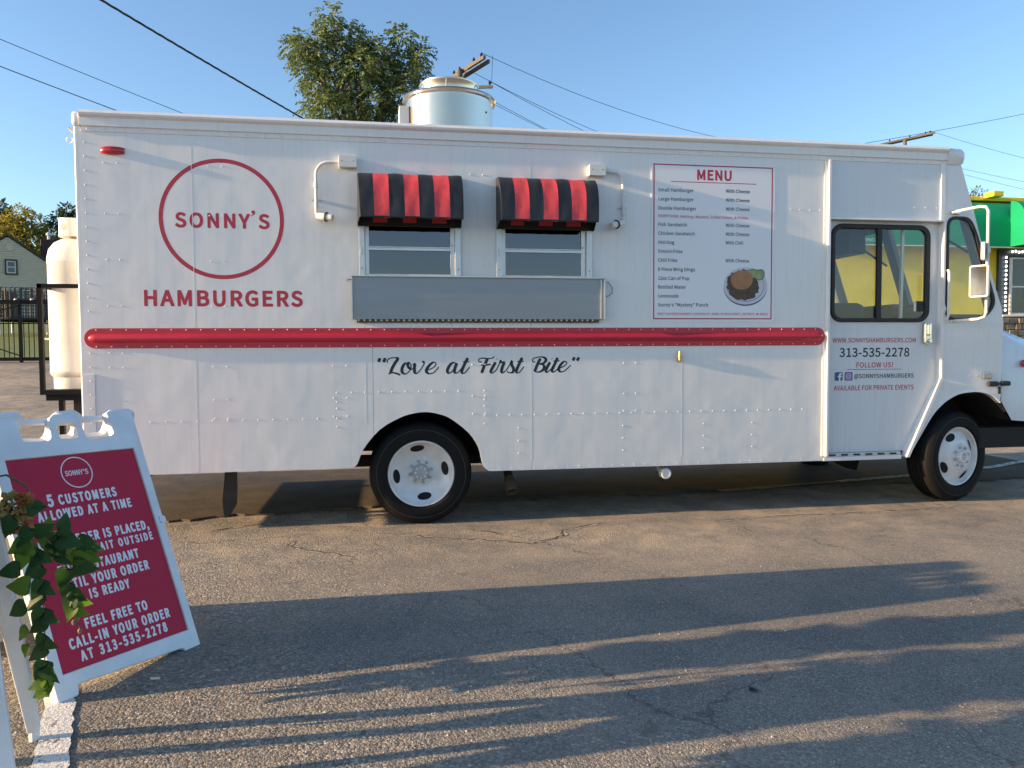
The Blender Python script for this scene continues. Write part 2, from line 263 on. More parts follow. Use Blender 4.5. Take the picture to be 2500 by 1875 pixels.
'o': (837, "369 -12 419 -17 490 -9 551 9 614 44 664 87 710 148 743 214 764 293 770 378 764 463 743 543 710 609 664 669 612 715 551 748 485 768 419 774 349 767 283 746 222 712 173 669 128 611 95 543 74 463 67 378 74 289 95 214 128 146 173 87 226 42 288 9 349 -10/405 143 382 145 349 158 320 177 296 204 276 237 260 279 251 326 247 378 251 430 260 477 276 519 296 552 320 579 349 598 382 611 419 615 457 610 487 599 515 580 542 552 562 519 578 477 588 430 591 378 588 326 578 279 562 237 541 203 516 176 485 156 452 145"),
'p': (855, "132 -289 146 -294 268 -294 282 -289 292 -279 296 -265 297 32 348 6 400 -11 456 -17 522 -9 583 12 640 47 688 92 731 153 760 219 781 303 787 392 783 468 769 538 744 609 710 665 666 712 611 747 550 767 480 774 447 772 376 753 320 726 282 702 278 704 271 740 263 750 250 756 146 756 132 752 121 740 118 726 118 -261 120 -275/419 143 386 150 348 164 296 200 296 533 334 568 395 604 433 614 489 611 522 600 546 584 568 557 585 524 596 486 603 439 605 388 602 331 591 280 575 237 555 204 531 179 503 159 470 147"),
'r': (558, "132 5 146 0 268 0 282 5 292 15 296 33 297 471 330 536 352 564 386 592 428 608 466 608 508 598 522 601 531 608 538 620 560 724 557 742 546 755 489 772 419 771 356 747 325 726 282 686 278 690 272 738 254 755 146 756 132 752 123 742 118 724 118 28 123 14"),
's': (660, "272 -12 328 -17 393 -12 450 2 497 23 539 53 570 87 594 129 608 171 613 218 607 270 591 317 563 357 534 384 497 409 285 502 267 517 254 538 253 566 263 590 284 608 304 617 351 623 389 619 426 606 493 566 511 562 530 571 588 646 594 660 591 679 563 704 483 748 417 768 351 774 290 770 238 758 191 737 154 711 121 675 98 637 84 594 79 547 85 500 100 458 126 420 155 392 191 367 262 333 356 296 403 271 429 246 439 228 440 199 428 171 408 152 384 142 332 135 257 146 210 167 143 214 126 218 106 209 48 129 41 110 47 91 107 47 177 13"),
't': (544, "310 -12 368 -17 425 -11 507 12 524 30 524 49 502 134 495 148 472 158 401 139 354 145 335 159 325 176 317 214 315 242 315 599 476 601 490 606 500 615 505 627 505 731 495 749 481 756 317 757 315 923 311 937 302 947 288 952 185 952 166 943 158 928 147 759 143 755 58 749 42 740 35 721 35 627 44 610 58 602 138 599 141 195 149 143 164 101 188 59 221 26 260 3"),
'u': (838, "296 -12 352 -17 427 -6 493 22 559 72 566 21 573 9 583 2 695 0 709 6 718 16 722 30 722 726 719 740 705 754 573 756 559 752 548 740 545 726 545 246 507 202 465 167 427 150 390 145 357 148 324 163 301 195 293 223 286 298 286 726 283 740 272 751 253 756 136 756 122 752 111 740 108 726 108 284 111 218 121 162 141 106 167 63 197 32 244 3"),
'w': (1088, "242 5 255 0 396 0 411 5 420 14 542 476 547 471 669 14 678 5 693 0 838 0 857 8 866 23 1054 719 1054 733 1047 747 1026 756 913 756 899 753 887 742 763 249 634 733 622 751 608 756 490 756 476 753 465 742 335 263 331 266 209 742 199 752 185 756 63 756 44 748 35 733 36 719 229 23"),
'y': (728, "107 -295 158 -300 209 -295 266 -278 308 -254 346 -221 377 -183 403 -140 449 -37 709 715 709 738 696 753 684 756 566 756 552 752 542 743 379 233 193 743 172 756 50 756 32 753 21 742 17 729 19 715 294 29 283 -13 258 -70 243 -93 214 -123 179 -140 153 -144 97 -132 82 -138 73 -150 48 -248 48 -262 64 -283"),
'z': (669, "59 5 78 0 604 0 618 5 627 14 632 28 632 127 627 141 613 153 280 155 616 648 620 663 620 728 609 750 590 756 115 756 101 753 89 742 85 728 85 630 89 616 101 605 115 601 379 601 382 597 49 108 45 94 45 28 49 14"),
'x': (699, "33 5 47 0 174 0 193 8 339 262 343 261 503 6 522 0 649 0 663 3 672 11 679 28 674 47 456 381 658 713 661 733 649 751 630 756 508 756 489 748 358 514 212 751 193 756 66 756 52 752 43 744 37 728 42 710 242 395 22 42 20 23"),
'0': (772, "345 -12 388 -17 454 -9 520 16 576 59 623 117 662 195 687 279 703 383 709 500 703 622 688 721 661 810 626 881 577 942 520 984 459 1008 388 1017 313 1008 252 984 195 942 149 885 111 810 85 721 70 622 64 505 69 387 85 284 111 195 147 120 196 59 247 20 313 -8/360 143 332 156 306 181 283 218 265 265 250 331 240 411 237 505 240 594 251 679 265 740 283 787 307 824 332 847 355 859 388 864 417 859 440 848 466 824 490 787 508 740 523 674 533 594 536 505 533 411 523 331 508 265 490 218 468 182 443 157 417 143 388 139"),
'1': (772, "127 5 146 0 658 0 674 5 686 19 688 132 677 151 658 158 500 160 500 968 495 987 479 998 371 999 282 959 174 931 165 925 156 912 155 827 160 813 169 804 183 799 320 799 323 794 323 164 320 158 141 158 123 150 113 132 113 28 117 14"),
'2': (772, "70 5 89 0 676 0 695 6 705 19 707 136 701 150 690 159 676 161 345 160 439 258 502 334 557 409 601 484 633 555 655 634 663 714 658 775 641 836 615 888 582 930 535 969 484 995 423 1011 361 1017 310 1014 263 1004 192 977 155 955 91 902 53 860 52 841 61 828 131 759 150 753 169 760 230 819 277 847 319 860 343 861 380 858 408 850 437 833 466 799 478 771 487 710 481 648 464 592 433 526 388 456 329 381 256 301 61 115 56 99 56 28 61 14"),
'3': (772, "301 -12 366 -17 432 -12 493 3 554 29 601 62 643 106 674 157 694 218 700 284 696 331 681 383 662 421 634 459 601 490 547 524 545 528 587 560 615 590 639 627 655 665 665 707 668 754 662 810 645 862 617 909 575 951 535 978 486 998 423 1013 366 1017 324 1015 239 996 202 980 141 944 79 895 72 881 73 867 79 855 141 782 159 771 183 777 225 813 267 839 310 855 357 861 390 859 437 843 470 812 485 773 488 740 479 688 463 660 441 638 413 621 376 607 324 597 253 593 235 582 228 566 228 472 235 455 249 445 329 440 390 431 437 415 469 397 490 378 508 350 517 322 520 284 510 228 495 199 455 164 427 152 394 144 324 143 291 150 239 170 192 200 145 243 126 249 104 237 44 162 38 148 39 134 47 121 98 73 136 46 216 8"),
'4': (772, "450 5 467 0 575 0 598 9 606 28 608 258 707 259 723 268 732 287 732 385 723 404 702 413 607 414 606 973 597 992 580 1000 444 1000 425 991 26 371 27 282 34 268 49 260 435 258 436 28 441 14/237 413 434 717 435 414"),
'5': (772, "299 -12 368 -17 429 -11 490 6 547 35 599 75 641 124 677 190 697 261 704 336 698 411 678 483 650 538 615 580 561 622 509 646 453 660 368 665 285 651 301 839 627 840 641 843 652 853 657 867 658 970 651 989 636 999 171 1000 153 994 143 980 110 533 116 514 185 467 204 462 218 465 274 498 321 514 359 517 396 513 426 505 458 488 481 467 498 444 511 416 521 378 524 331 521 293 509 248 495 218 473 190 448 169 420 154 387 144 354 141 284 150 255 159 208 183 143 238 124 245 110 241 100 234 38 153 35 134 41 120 96 71 133 45 213 8"),
'6': (772, "372 -12 415 -17 476 -10 532 8 584 38 628 77 664 124 694 185 711 251 717 317 712 387 696 458 671 514 641 557 593 598 537 625 485 639 424 644 391 641 330 625 249 580 262 674 284 740 311 787 344 823 376 843 410 855 471 859 523 844 554 824 589 792 608 789 623 796 696 876 700 895 693 909 669 934 622 969 556 1000 490 1014 448 1017 373 1008 307 987 236 942 185 890 137 815 101 721 79 608 72 477 78 369 97 265 128 181 169 110 217 57 279 15 344 -9/396 138 349 154 325 171 299 204 281 237 265 284 252 340 246 397 283 441 326 472 368 491 405 496 438 493 467 484 490 471 509 452 525 425 535 397 545 317 534 242 522 209 504 181 485 162 462 147 438 139"),
'7': (772, "268 5 284 0 411 0 425 7 434 19 454 277 471 385 496 489 530 587 574 681 632 780 709 888 711 973 706 987 693 998 91 1000 77 995 65 982 63 865 70 851 82 842 486 840 491 836 406 695 361 597 324 493 297 390 277 282 263 164 254 28 258 14"),
'8': (772, "326 -12 388 -17 458 -11 520 4 576 29 623 62 660 101 689 148 707 204 713 256 709 308 699 350 681 392 657 430 634 458 571 510 632 585 667 660 676 698 679 740 674 796 661 843 635 895 599 938 558 970 515 992 454 1009 393 1014 332 1009 280 995 228 970 186 938 152 900 125 853 109 801 104 745 107 707 117 665 148 599 211 528 144 472 117 439 92 398 75 359 63 312 59 261 66 204 87 145 115 101 153 62 205 27 256 5/355 134 322 142 294 155 266 176 235 218 224 270 231 326 254 378 289 422 327 452 444 399 503 355 526 322 537 293 541 261 538 232 529 204 505 171 482 154 426 134/440 578 383 604 324 641 287 684 275 712 271 749 280 796 304 834 341 858 393 866 444 856 484 829 510 787 519 731 507 665 472 604 449 578"),
'9': (772, "274 -12 334 -17 404 -9 474 16 538 59 592 117 639 195 673 289 694 402 702 538 696 651 677 745 648 824 606 893 555 947 493 986 428 1009 357 1017 296 1010 240 992 188 962 144 923 108 875 79 815 62 749 56 684 61 613 77 543 102 486 132 446 179 403 227 378 277 363 348 357 414 366 475 391 522 421 525 416 510 326 488 261 461 212 432 180 404 161 362 145 324 141 291 145 240 164 183 209 164 212 148 204 78 124 74 110 80 92 132 46 188 13 221 0/357 505 305 516 282 530 263 549 247 575 237 604 227 679 230 721 237 759 265 815 286 839 307 853 329 861 357 865 390 862 423 850 451 829 475 802 496 763 511 721 523 665 529 608 493 565 446 528 404 510"),
"'": (417, "155 624 172 619 247 619 266 628 274 643 296 887 299 1019 292 1038 275 1048 144 1049 127 1042 117 1028 118 882 141 647 146 633"),
'"': (668, "155 624 172 619 247 619 266 628 274 643 296 887 299 1019 292 1038 275 1048 144 1049 127 1042 117 1028 118 882 141 647 146 633/408 624 421 619 501 620 516 629 524 643 549 887 551 1019 545 1038 529 1048 393 1048 378 1042 368 1028 370 882 394 647 398 633"),
'.': (417, "176 -12 206 -17 230 -15 271 2 304 35 321 77 320 129 303 171 272 202 235 219 188 220 145 203 113 171 96 129 96 77 112 35 145 2"),
',': (417, "110 -239 134 -243 181 -220 223 -192 255 -164 290 -121 312 -84 329 -42 340 5 343 52 335 123 324 151 297 189 270 209 247 218 195 220 153 206 117 175 99 137 99 85 117 43 148 15 191 -4 179 -37 153 -72 129 -92 79 -121 69 -136 70 -154 98 -225"),
':': (417, "176 -12 206 -17 230 -15 271 2 304 35 321 77 320 129 303 171 272 202 235 219 188 220 145 203 113 171 96 129 96 77 112 35 145 2/205 500 253 509 289 533 314 571 323 618 315 665 291 704 253 730 211 740 164 731 126 705 103 669 94 622 103 571 126 534 164 509"),
'!': (474, "205 -12 235 -17 258 -15 300 2 332 35 349 77 349 124 333 168 300 203 263 219 216 220 174 203 142 171 125 129 124 77 141 36 173 2/191 284 282 284 300 293 307 308 326 989 319 1009 300 1020 174 1020 157 1012 148 994 167 312 174 293"),
'&': (932, "303 -12 361 -17 403 -15 483 1 558 32 634 82 760 13 817 -9 854 -16 869 -10 877 2 910 106 907 124 897 136 812 170 748 209 806 303 866 434 899 533 897 547 887 560 869 567 760 567 737 557 678 402 643 336 624 307 619 306 521 402 432 514 525 593 587 663 610 706 625 749 631 801 627 848 617 886 599 923 577 952 540 984 507 1000 460 1013 417 1017 366 1012 314 996 275 975 241 947 208 904 187 862 176 820 172 740 188 651 224 557 141 486 107 449 84 414 64 373 50 322 46 275 52 214 70 157 99 106 135 65 182 30 234 5/366 138 314 147 267 174 244 199 224 246 221 284 229 325 251 364 300 416 305 417 402 293 508 185 478 165 436 147 399 139/361 648 356 651 348 674 334 731 331 768 338 812 354 843 380 865 417 874 441 870 460 856 472 829 475 796 465 754 436 712"),
'-': (505, "73 319 92 314 426 315 439 324 447 338 445 446 433 460 416 464 78 462 64 450 59 436 59 342 64 328"),
'@': (1273, "547 -217 645 -221 758 -203 828 -178 894 -145 906 -133 909 -114 873 -34 852 -20 838 -21 786 -47 734 -66 645 -82 532 -76 457 -56 387 -21 331 23 285 79 249 149 226 234 218 323 228 436 260 544 304 629 368 708 438 767 518 811 603 838 692 847 777 840 852 819 913 787 965 743 1007 685 1033 629 1051 558 1058 478 1054 417 1042 361 1023 314 1000 276 974 247 946 226 922 215 889 211 861 217 850 225 839 248 836 276 839 309 902 629 902 643 893 657 875 665 791 665 777 659 763 641 720 666 687 675 659 677 589 666 532 642 482 605 435 554 401 497 377 441 361 380 355 314 359 262 368 225 388 178 412 145 438 121 481 96 518 85 556 81 612 89 669 114 720 153 744 123 767 103 824 78 889 71 941 78 993 96 1054 135 1098 178 1138 234 1171 305 1192 384 1200 483 1191 586 1165 685 1124 770 1065 845 993 905 908 948 810 976 702 986 575 973 462 939 354 881 260 803 183 709 122 591 85 464 72 323 83 196 114 88 163 -6 227 -81 311 -145 401 -188 499 -213/565 223 542 233 531 243 517 272 512 295 514 361 535 431 556 469 579 497 603 516 631 530 664 535 687 531 706 518 723 497 686 290 659 262 626 236 593 223"),
}
HEAVY = {
'A': (584, "38 4 56 0 141 1 162 9 177 22 187 44 234 271 346 270 393 44 400 27 415 11 442 0 535 1 562 14 578 40 579 71 386 957 371 984 349 997 238 998 212 984 198 962 4 66 4 49 9 31 21 16/278 473 275 479 291 554 307 474"),
'B': (622, "113 4 136 0 318 0 371 5 424 20 473 47 513 84 547 133 569 186 583 248 587 315 578 408 565 452 548 488 526 519 505 541 529 585 548 652 555 727 550 793 535 851 516 891 490 926 446 963 397 986 353 996 304 1000 131 1000 100 988 88 975 80 957 78 53 90 22/264 203 263 421 331 421 366 411 388 390 401 350 401 288 388 244 375 226 349 210 326 205/264 624 264 798 318 797 344 789 360 771 369 740 369 687 361 656 352 643 331 630"),
'C': (607, "315 -11 346 -16 391 -12 444 7 479 28 510 55 550 104 574 144 579 166 574 193 532 268 521 281 506 291 479 296 453 287 439 275 399 219 377 203 355 196 329 202 313 210 295 228 273 264 256 308 244 361 235 428 232 503 235 574 245 645 258 695 275 739 294 769 315 790 333 800 360 804 377 797 392 787 439 730 462 721 488 724 506 733 518 747 560 826 565 844 562 871 543 902 506 947 479 971 422 1003 391 1012 355 1016 284 1005 222 975 169 928 125 866 90 791 65 702 50 605 45 503 50 392 65 295 88 210 122 135 165 73 218 26 275 -3"),
'D': (646, "113 4 136 0 287 0 357 10 424 39 479 84 525 146 558 217 582 301 596 403 600 501 596 603 582 700 559 785 523 860 477 919 419 964 353 991 278 1000 127 999 109 994 96 984 80 957 78 53 90 22/264 206 263 793 269 796 304 791 328 780 350 762 372 731 388 693 402 643 410 576 413 501 410 430 402 363 388 310 371 270 349 239 326 221 300 210"),
'E': (569, "113 4 136 0 473 0 504 11 523 35 527 53 526 160 519 182 502 199 473 209 269 209 263 213 263 417 437 421 455 430 468 443 476 461 478 479 477 581 468 603 455 616 424 627 263 629 263 789 269 792 464 792 482 796 499 807 513 824 518 842 518 949 505 980 482 996 459 1000 131 1000 100 988 81 962 78 944 78 53 90 22"),
'F': (541, "113 4 131 0 220 2 243 13 259 35 263 58 264 397 433 399 459 411 476 434 480 452 479 554 473 576 459 592 428 605 263 607 263 789 269 792 464 792 482 796 499 807 513 824 518 842 518 949 505 980 482 996 459 1000 131 1000 100 988 81 962 78 944 78 53 90 22"),
'H': (677, "113 4 131 0 220 2 243 13 259 35 263 58 264 418 414 417 414 53 418 35 428 19 446 6 464 0 548 0 575 10 593 31 600 58 600 944 590 975 566 995 544 1000 459 999 437 988 419 966 414 944 414 634 411 629 263 629 263 944 258 966 247 983 233 993 216 999 131 1000 101 988 83 966 78 944 78 53 90 22"),
'I': (340, "113 4 136 0 224 3 251 22 263 53 263 944 258 966 247 983 229 995 211 1000 131 1000 114 996 88 975 78 949 78 53 90 22"),
'L': (534, "113 4 136 0 459 0 477 5 495 17 507 35 511 53 510 164 500 186 486 200 459 209 269 209 263 213 263 949 258 966 247 983 229 995 211 1000 131 1000 114 996 88 975 78 949 78 53 90 22"),
'M': (742, "113 4 131 0 211 1 233 11 250 31 256 53 256 248 260 266 291 133 302 111 318 97 335 91 397 90 428 101 446 123 482 272 484 53 495 23 510 9 530 1 610 0 638 9 658 31 664 58 664 944 654 975 632 994 610 1000 513 999 490 991 472 971 371 542 276 957 268 975 251 991 233 999 136 1000 108 993 85 971 78 944 78 53 90 22"),
'N': (673, "113 4 131 0 216 2 242 16 256 40 260 448 420 22 434 9 455 1 544 0 570 10 591 35 595 58 595 944 585 975 561 995 539 1000 459 999 433 986 416 962 413 944 411 560 261 962 251 980 235 993 216 999 131 1000 101 988 83 966 78 944 78 53 90 22"),
'O': (688, "312 -11 346 -16 408 -6 470 24 528 77 566 135 601 215 624 299 638 397 643 498 638 609 624 707 601 791 567 866 525 928 475 974 413 1005 346 1016 275 1005 213 974 163 928 120 866 87 791 64 707 50 609 45 507 50 397 64 299 87 215 119 139 160 77 211 29 271 -3/342 197 311 209 293 228 272 264 257 303 243 365 235 428 232 503 235 578 243 640 256 698 274 742 293 773 311 792 342 803 364 799 378 791 395 773 414 742 431 698 445 640 453 578 456 503 453 428 445 365 430 303 416 264 395 228 373 207 360 199"),
'P': (603, "113 4 131 0 220 2 243 13 259 35 263 58 264 352 357 359 406 374 451 399 499 446 526 488 548 545 561 612 566 683 561 758 547 824 525 878 490 926 451 960 397 985 353 996 300 1000 131 1000 100 988 88 975 80 957 78 53 90 22/264 557 263 793 287 796 335 790 359 776 374 745 381 683 374 616 357 581 335 565 313 559"),
'R': (605, "113 4 131 0 220 2 243 13 259 35 263 58 264 375 270 372 393 35 405 18 419 7 437 1 535 1 563 13 581 40 583 58 580 75 454 417 504 469 525 501 544 545 557 590 565 643 567 696 562 771 550 829 532 873 500 922 455 962 406 985 362 996 318 1000 131 1000 100 988 88 975 80 957 78 53 90 22/264 579 263 793 300 796 344 789 360 780 370 767 380 727 380 660 368 616 352 594 336 585 300 579"),
'S': (575, "247 -11 294 -16 347 -9 399 11 445 43 479 82 508 131 526 179 537 228 541 290 539 343 531 392 517 436 498 476 476 508 428 556 277 663 256 693 250 733 255 769 264 787 279 800 299 804 321 800 340 791 360 773 389 738 405 727 432 722 454 728 476 748 517 826 522 844 520 866 498 903 476 930 423 977 365 1005 303 1016 250 1010 201 992 160 964 127 928 99 884 79 835 68 782 64 729 67 671 77 623 93 578 127 521 180 467 318 370 339 349 350 326 355 281 350 241 336 215 319 201 290 196 254 207 212 241 175 291 157 302 135 306 113 300 93 286 40 188 37 166 44 144 72 104 117 55 181 11"),
'T': (577, "231 4 250 0 339 2 365 17 379 40 381 789 387 792 507 793 529 803 545 820 553 847 552 953 538 982 512 998 77 1000 46 988 34 975 26 957 24 842 30 824 42 808 55 798 73 793 192 792 196 789 196 53 206 25"),
'U': (672, "293 -11 337 -16 395 -8 444 11 488 43 532 100 559 157 579 228 592 317 596 419 596 946 585 977 572 990 555 998 457 998 430 983 416 959 412 352 404 295 394 255 382 228 360 202 337 196 315 201 292 228 270 295 263 348 261 942 258 961 244 983 222 997 133 1000 116 997 98 988 87 977 78 959 76 419 80 317 93 228 116 151 143 95 177 51 228 11"),
'W': (793, "175 4 193 0 291 1 317 12 333 31 397 415 456 49 464 27 486 6 512 0 610 1 632 11 647 27 655 49 772 940 765 971 743 993 720 1000 636 999 613 988 596 968 591 949 548 608 543 611 487 953 481 971 463 990 437 1000 361 1000 330 988 317 973 310 953 251 595 207 949 200 971 180 992 149 1000 64 999 42 988 27 971 21 953 21 935 141 49 152 22"),
'Y': (524, "204 4 225 0 310 1 336 15 352 40 354 390 525 935 523 957 515 975 500 990 482 998 385 999 367 993 349 978 339 957 265 702 261 706 185 962 171 984 154 995 137 1000 48 999 30 994 17 984 1 957 2 926 169 395 170 53 181 23"),
'C': (607, "315 -11 346 -16 391 -12 444 7 479 28 510 55 550 104 574 144 579 166 574 193 532 268 521 281 506 291 479 296 453 287 439 275 399 219 377 203 355 196 329 202 313 210 295 228 273 264 256 308 244 361 235 428 232 503 235 574 245 645 258 695 275 739 294 769 315 790 333 800 360 804 377 797 392 787 439 730 462 721 488 724 506 733 518 747 560 826 565 844 562 871 543 902 506 947 479 971 422 1003 391 1012 355 1016 284 1005 222 975 169 928 125 866 90 791 65 702 50 605 45 503 50 392 65 295 88 210 122 135 165 73 218 26 275 -3"),
'G': (647, "323 -11 355 -16 395 -13 431 -5 488 21 519 43 562 86 583 117 589 139 589 521 580 547 559 567 532 573 342 573 311 561 294 538 290 521 289 423 299 392 315 376 333 368 410 365 408 210 391 201 368 196 337 201 319 210 295 233 275 263 257 308 244 361 235 428 232 503 235 574 245 645 258 693 277 738 297 769 320 789 342 800 368 804 386 800 404 789 457 729 479 721 506 724 522 733 534 747 581 840 581 862 572 881 538 928 497 968 466 989 435 1003 400 1012 364 1016 293 1006 227 975 173 928 127 866 91 791 66 707 50 609 45 503 50 392 65 295 89 210 124 135 169 72 222 26 284 -4"),
'0': (543, "243 -11 278 -15 336 -3 384 29 421 73 453 135 476 206 492 290 502 392 505 507 502 614 493 707 476 795 454 866 421 928 380 975 331 1005 274 1016 220 1007 203 1000 160 973 119 924 90 866 68 795 52 711 42 609 39 503 42 392 51 295 68 206 89 139 119 77 158 30 207 -2/269 192 248 237 236 286 222 414 220 503 222 592 236 720 259 795 274 811 295 769 308 720 321 592 324 503 322 414 307 281 286 210 274 191"),
'1': (543, "103 4 126 0 440 0 458 5 472 13 484 27 491 44 493 151 482 182 467 196 449 204 383 205 379 208 379 949 374 966 365 980 352 992 334 999 268 1000 245 995 188 956 117 926 104 912 95 891 94 807 104 778 117 764 135 756 192 753 195 749 195 208 192 205 108 203 87 191 74 173 68 151 69 49 80 22"),
'2': (543, "69 4 89 0 452 0 470 5 484 13 496 27 503 44 504 160 499 177 485 195 470 205 452 209 315 209 309 213 377 333 412 408 439 479 460 554 472 621 477 700 474 762 464 820 447 873 425 915 393 957 360 984 306 1009 257 1016 222 1013 186 1003 155 988 124 966 80 920 40 860 32 842 31 824 36 807 81 736 97 719 120 711 142 711 164 723 208 785 230 806 244 812 261 808 274 793 283 776 293 727 294 696 291 643 280 590 261 528 236 465 159 324 36 137 35 44 49 19"),
'3': (543, "215 -11 262 -16 311 -10 359 9 405 42 435 73 459 113 481 166 495 228 500 290 496 348 488 392 476 432 457 472 415 525 448 581 462 614 473 658 480 738 477 795 465 849 448 893 427 928 390 968 342 998 306 1010 262 1016 226 1013 195 1005 138 975 111 953 72 911 50 880 43 858 48 831 89 755 102 740 120 730 147 728 169 736 217 793 249 812 262 812 274 804 291 769 293 702 288 676 273 645 244 625 173 612 155 601 145 587 138 565 138 476 144 450 164 427 182 420 231 416 257 409 280 397 299 374 312 330 314 299 312 268 300 224 293 210 275 195 257 190 235 193 219 201 198 219 151 279 129 290 107 291 85 282 70 268 28 188 23 170 23 153 30 135 66 82 91 55 147 13 182 -3"),
'5': (543, "214 -11 260 -16 309 -9 358 13 393 40 438 92 464 142 486 206 498 272 502 343 499 414 487 485 466 547 442 592 412 627 371 659 322 678 251 685 258 791 424 793 451 803 467 822 474 849 473 955 459 982 446 992 429 999 136 1000 105 986 93 973 86 955 67 534 69 512 79 494 123 450 154 436 172 436 189 443 243 485 265 486 280 476 300 445 310 414 316 343 314 303 309 268 290 219 269 196 251 190 229 194 207 206 185 228 156 268 141 281 114 288 87 281 74 272 62 255 25 179 21 153 28 131 46 104 93 51 145 13 180 -3"),
'7': (543, "188 4 206 0 295 1 322 15 338 40 351 288 361 390 376 488 396 576 422 665 458 758 506 869 504 962 489 984 463 998 91 1000 60 988 48 975 40 957 38 842 46 820 62 802 91 792 277 792 283 789 245 687 218 594 197 501 179 399 167 293 153 58 162 26"),
'8': (543, "233 -11 275 -16 328 -9 372 9 417 40 448 74 476 122 492 162 503 210 507 268 505 321 488 402 458 467 426 512 446 547 469 605 485 680 487 725 484 778 474 835 459 880 439 918 406 959 359 993 324 1007 279 1013 222 1005 186 990 150 964 115 923 93 884 77 840 66 782 65 689 70 654 89 593 122 529 91 485 58 414 45 365 36 281 40 219 52 166 71 117 95 77 132 37 169 12/262 183 244 193 226 219 214 259 212 286 222 357 240 401 248 409 279 385 307 352 323 308 326 272 321 228 306 197 284 182/293 621 257 662 242 707 241 733 246 778 257 804 271 816 284 814 296 800 308 769 312 742 310 676"),
'-': (382, "70 301 93 296 293 296 321 305 339 323 347 345 347 443 338 469 319 487 293 494 89 494 62 486 45 469 36 447 36 350 47 318"),
',': (329, "93 -225 116 -230 139 -225 178 -195 205 -168 230 -132 249 -97 276 -13 285 80 280 143 273 174 263 200 245 228 223 249 192 263 170 266 143 263 103 242 74 205 60 160 59 112 65 80 85 41 113 14 95 -30 49 -79 42 -97 41 -115 63 -197 76 -215"),
"'": (329, "120 589 141 584 203 587 227 602 241 628 256 863 257 992 254 1010 243 1027 229 1038 212 1045 110 1043 84 1027 71 1001 71 863 86 633 97 606"),
}
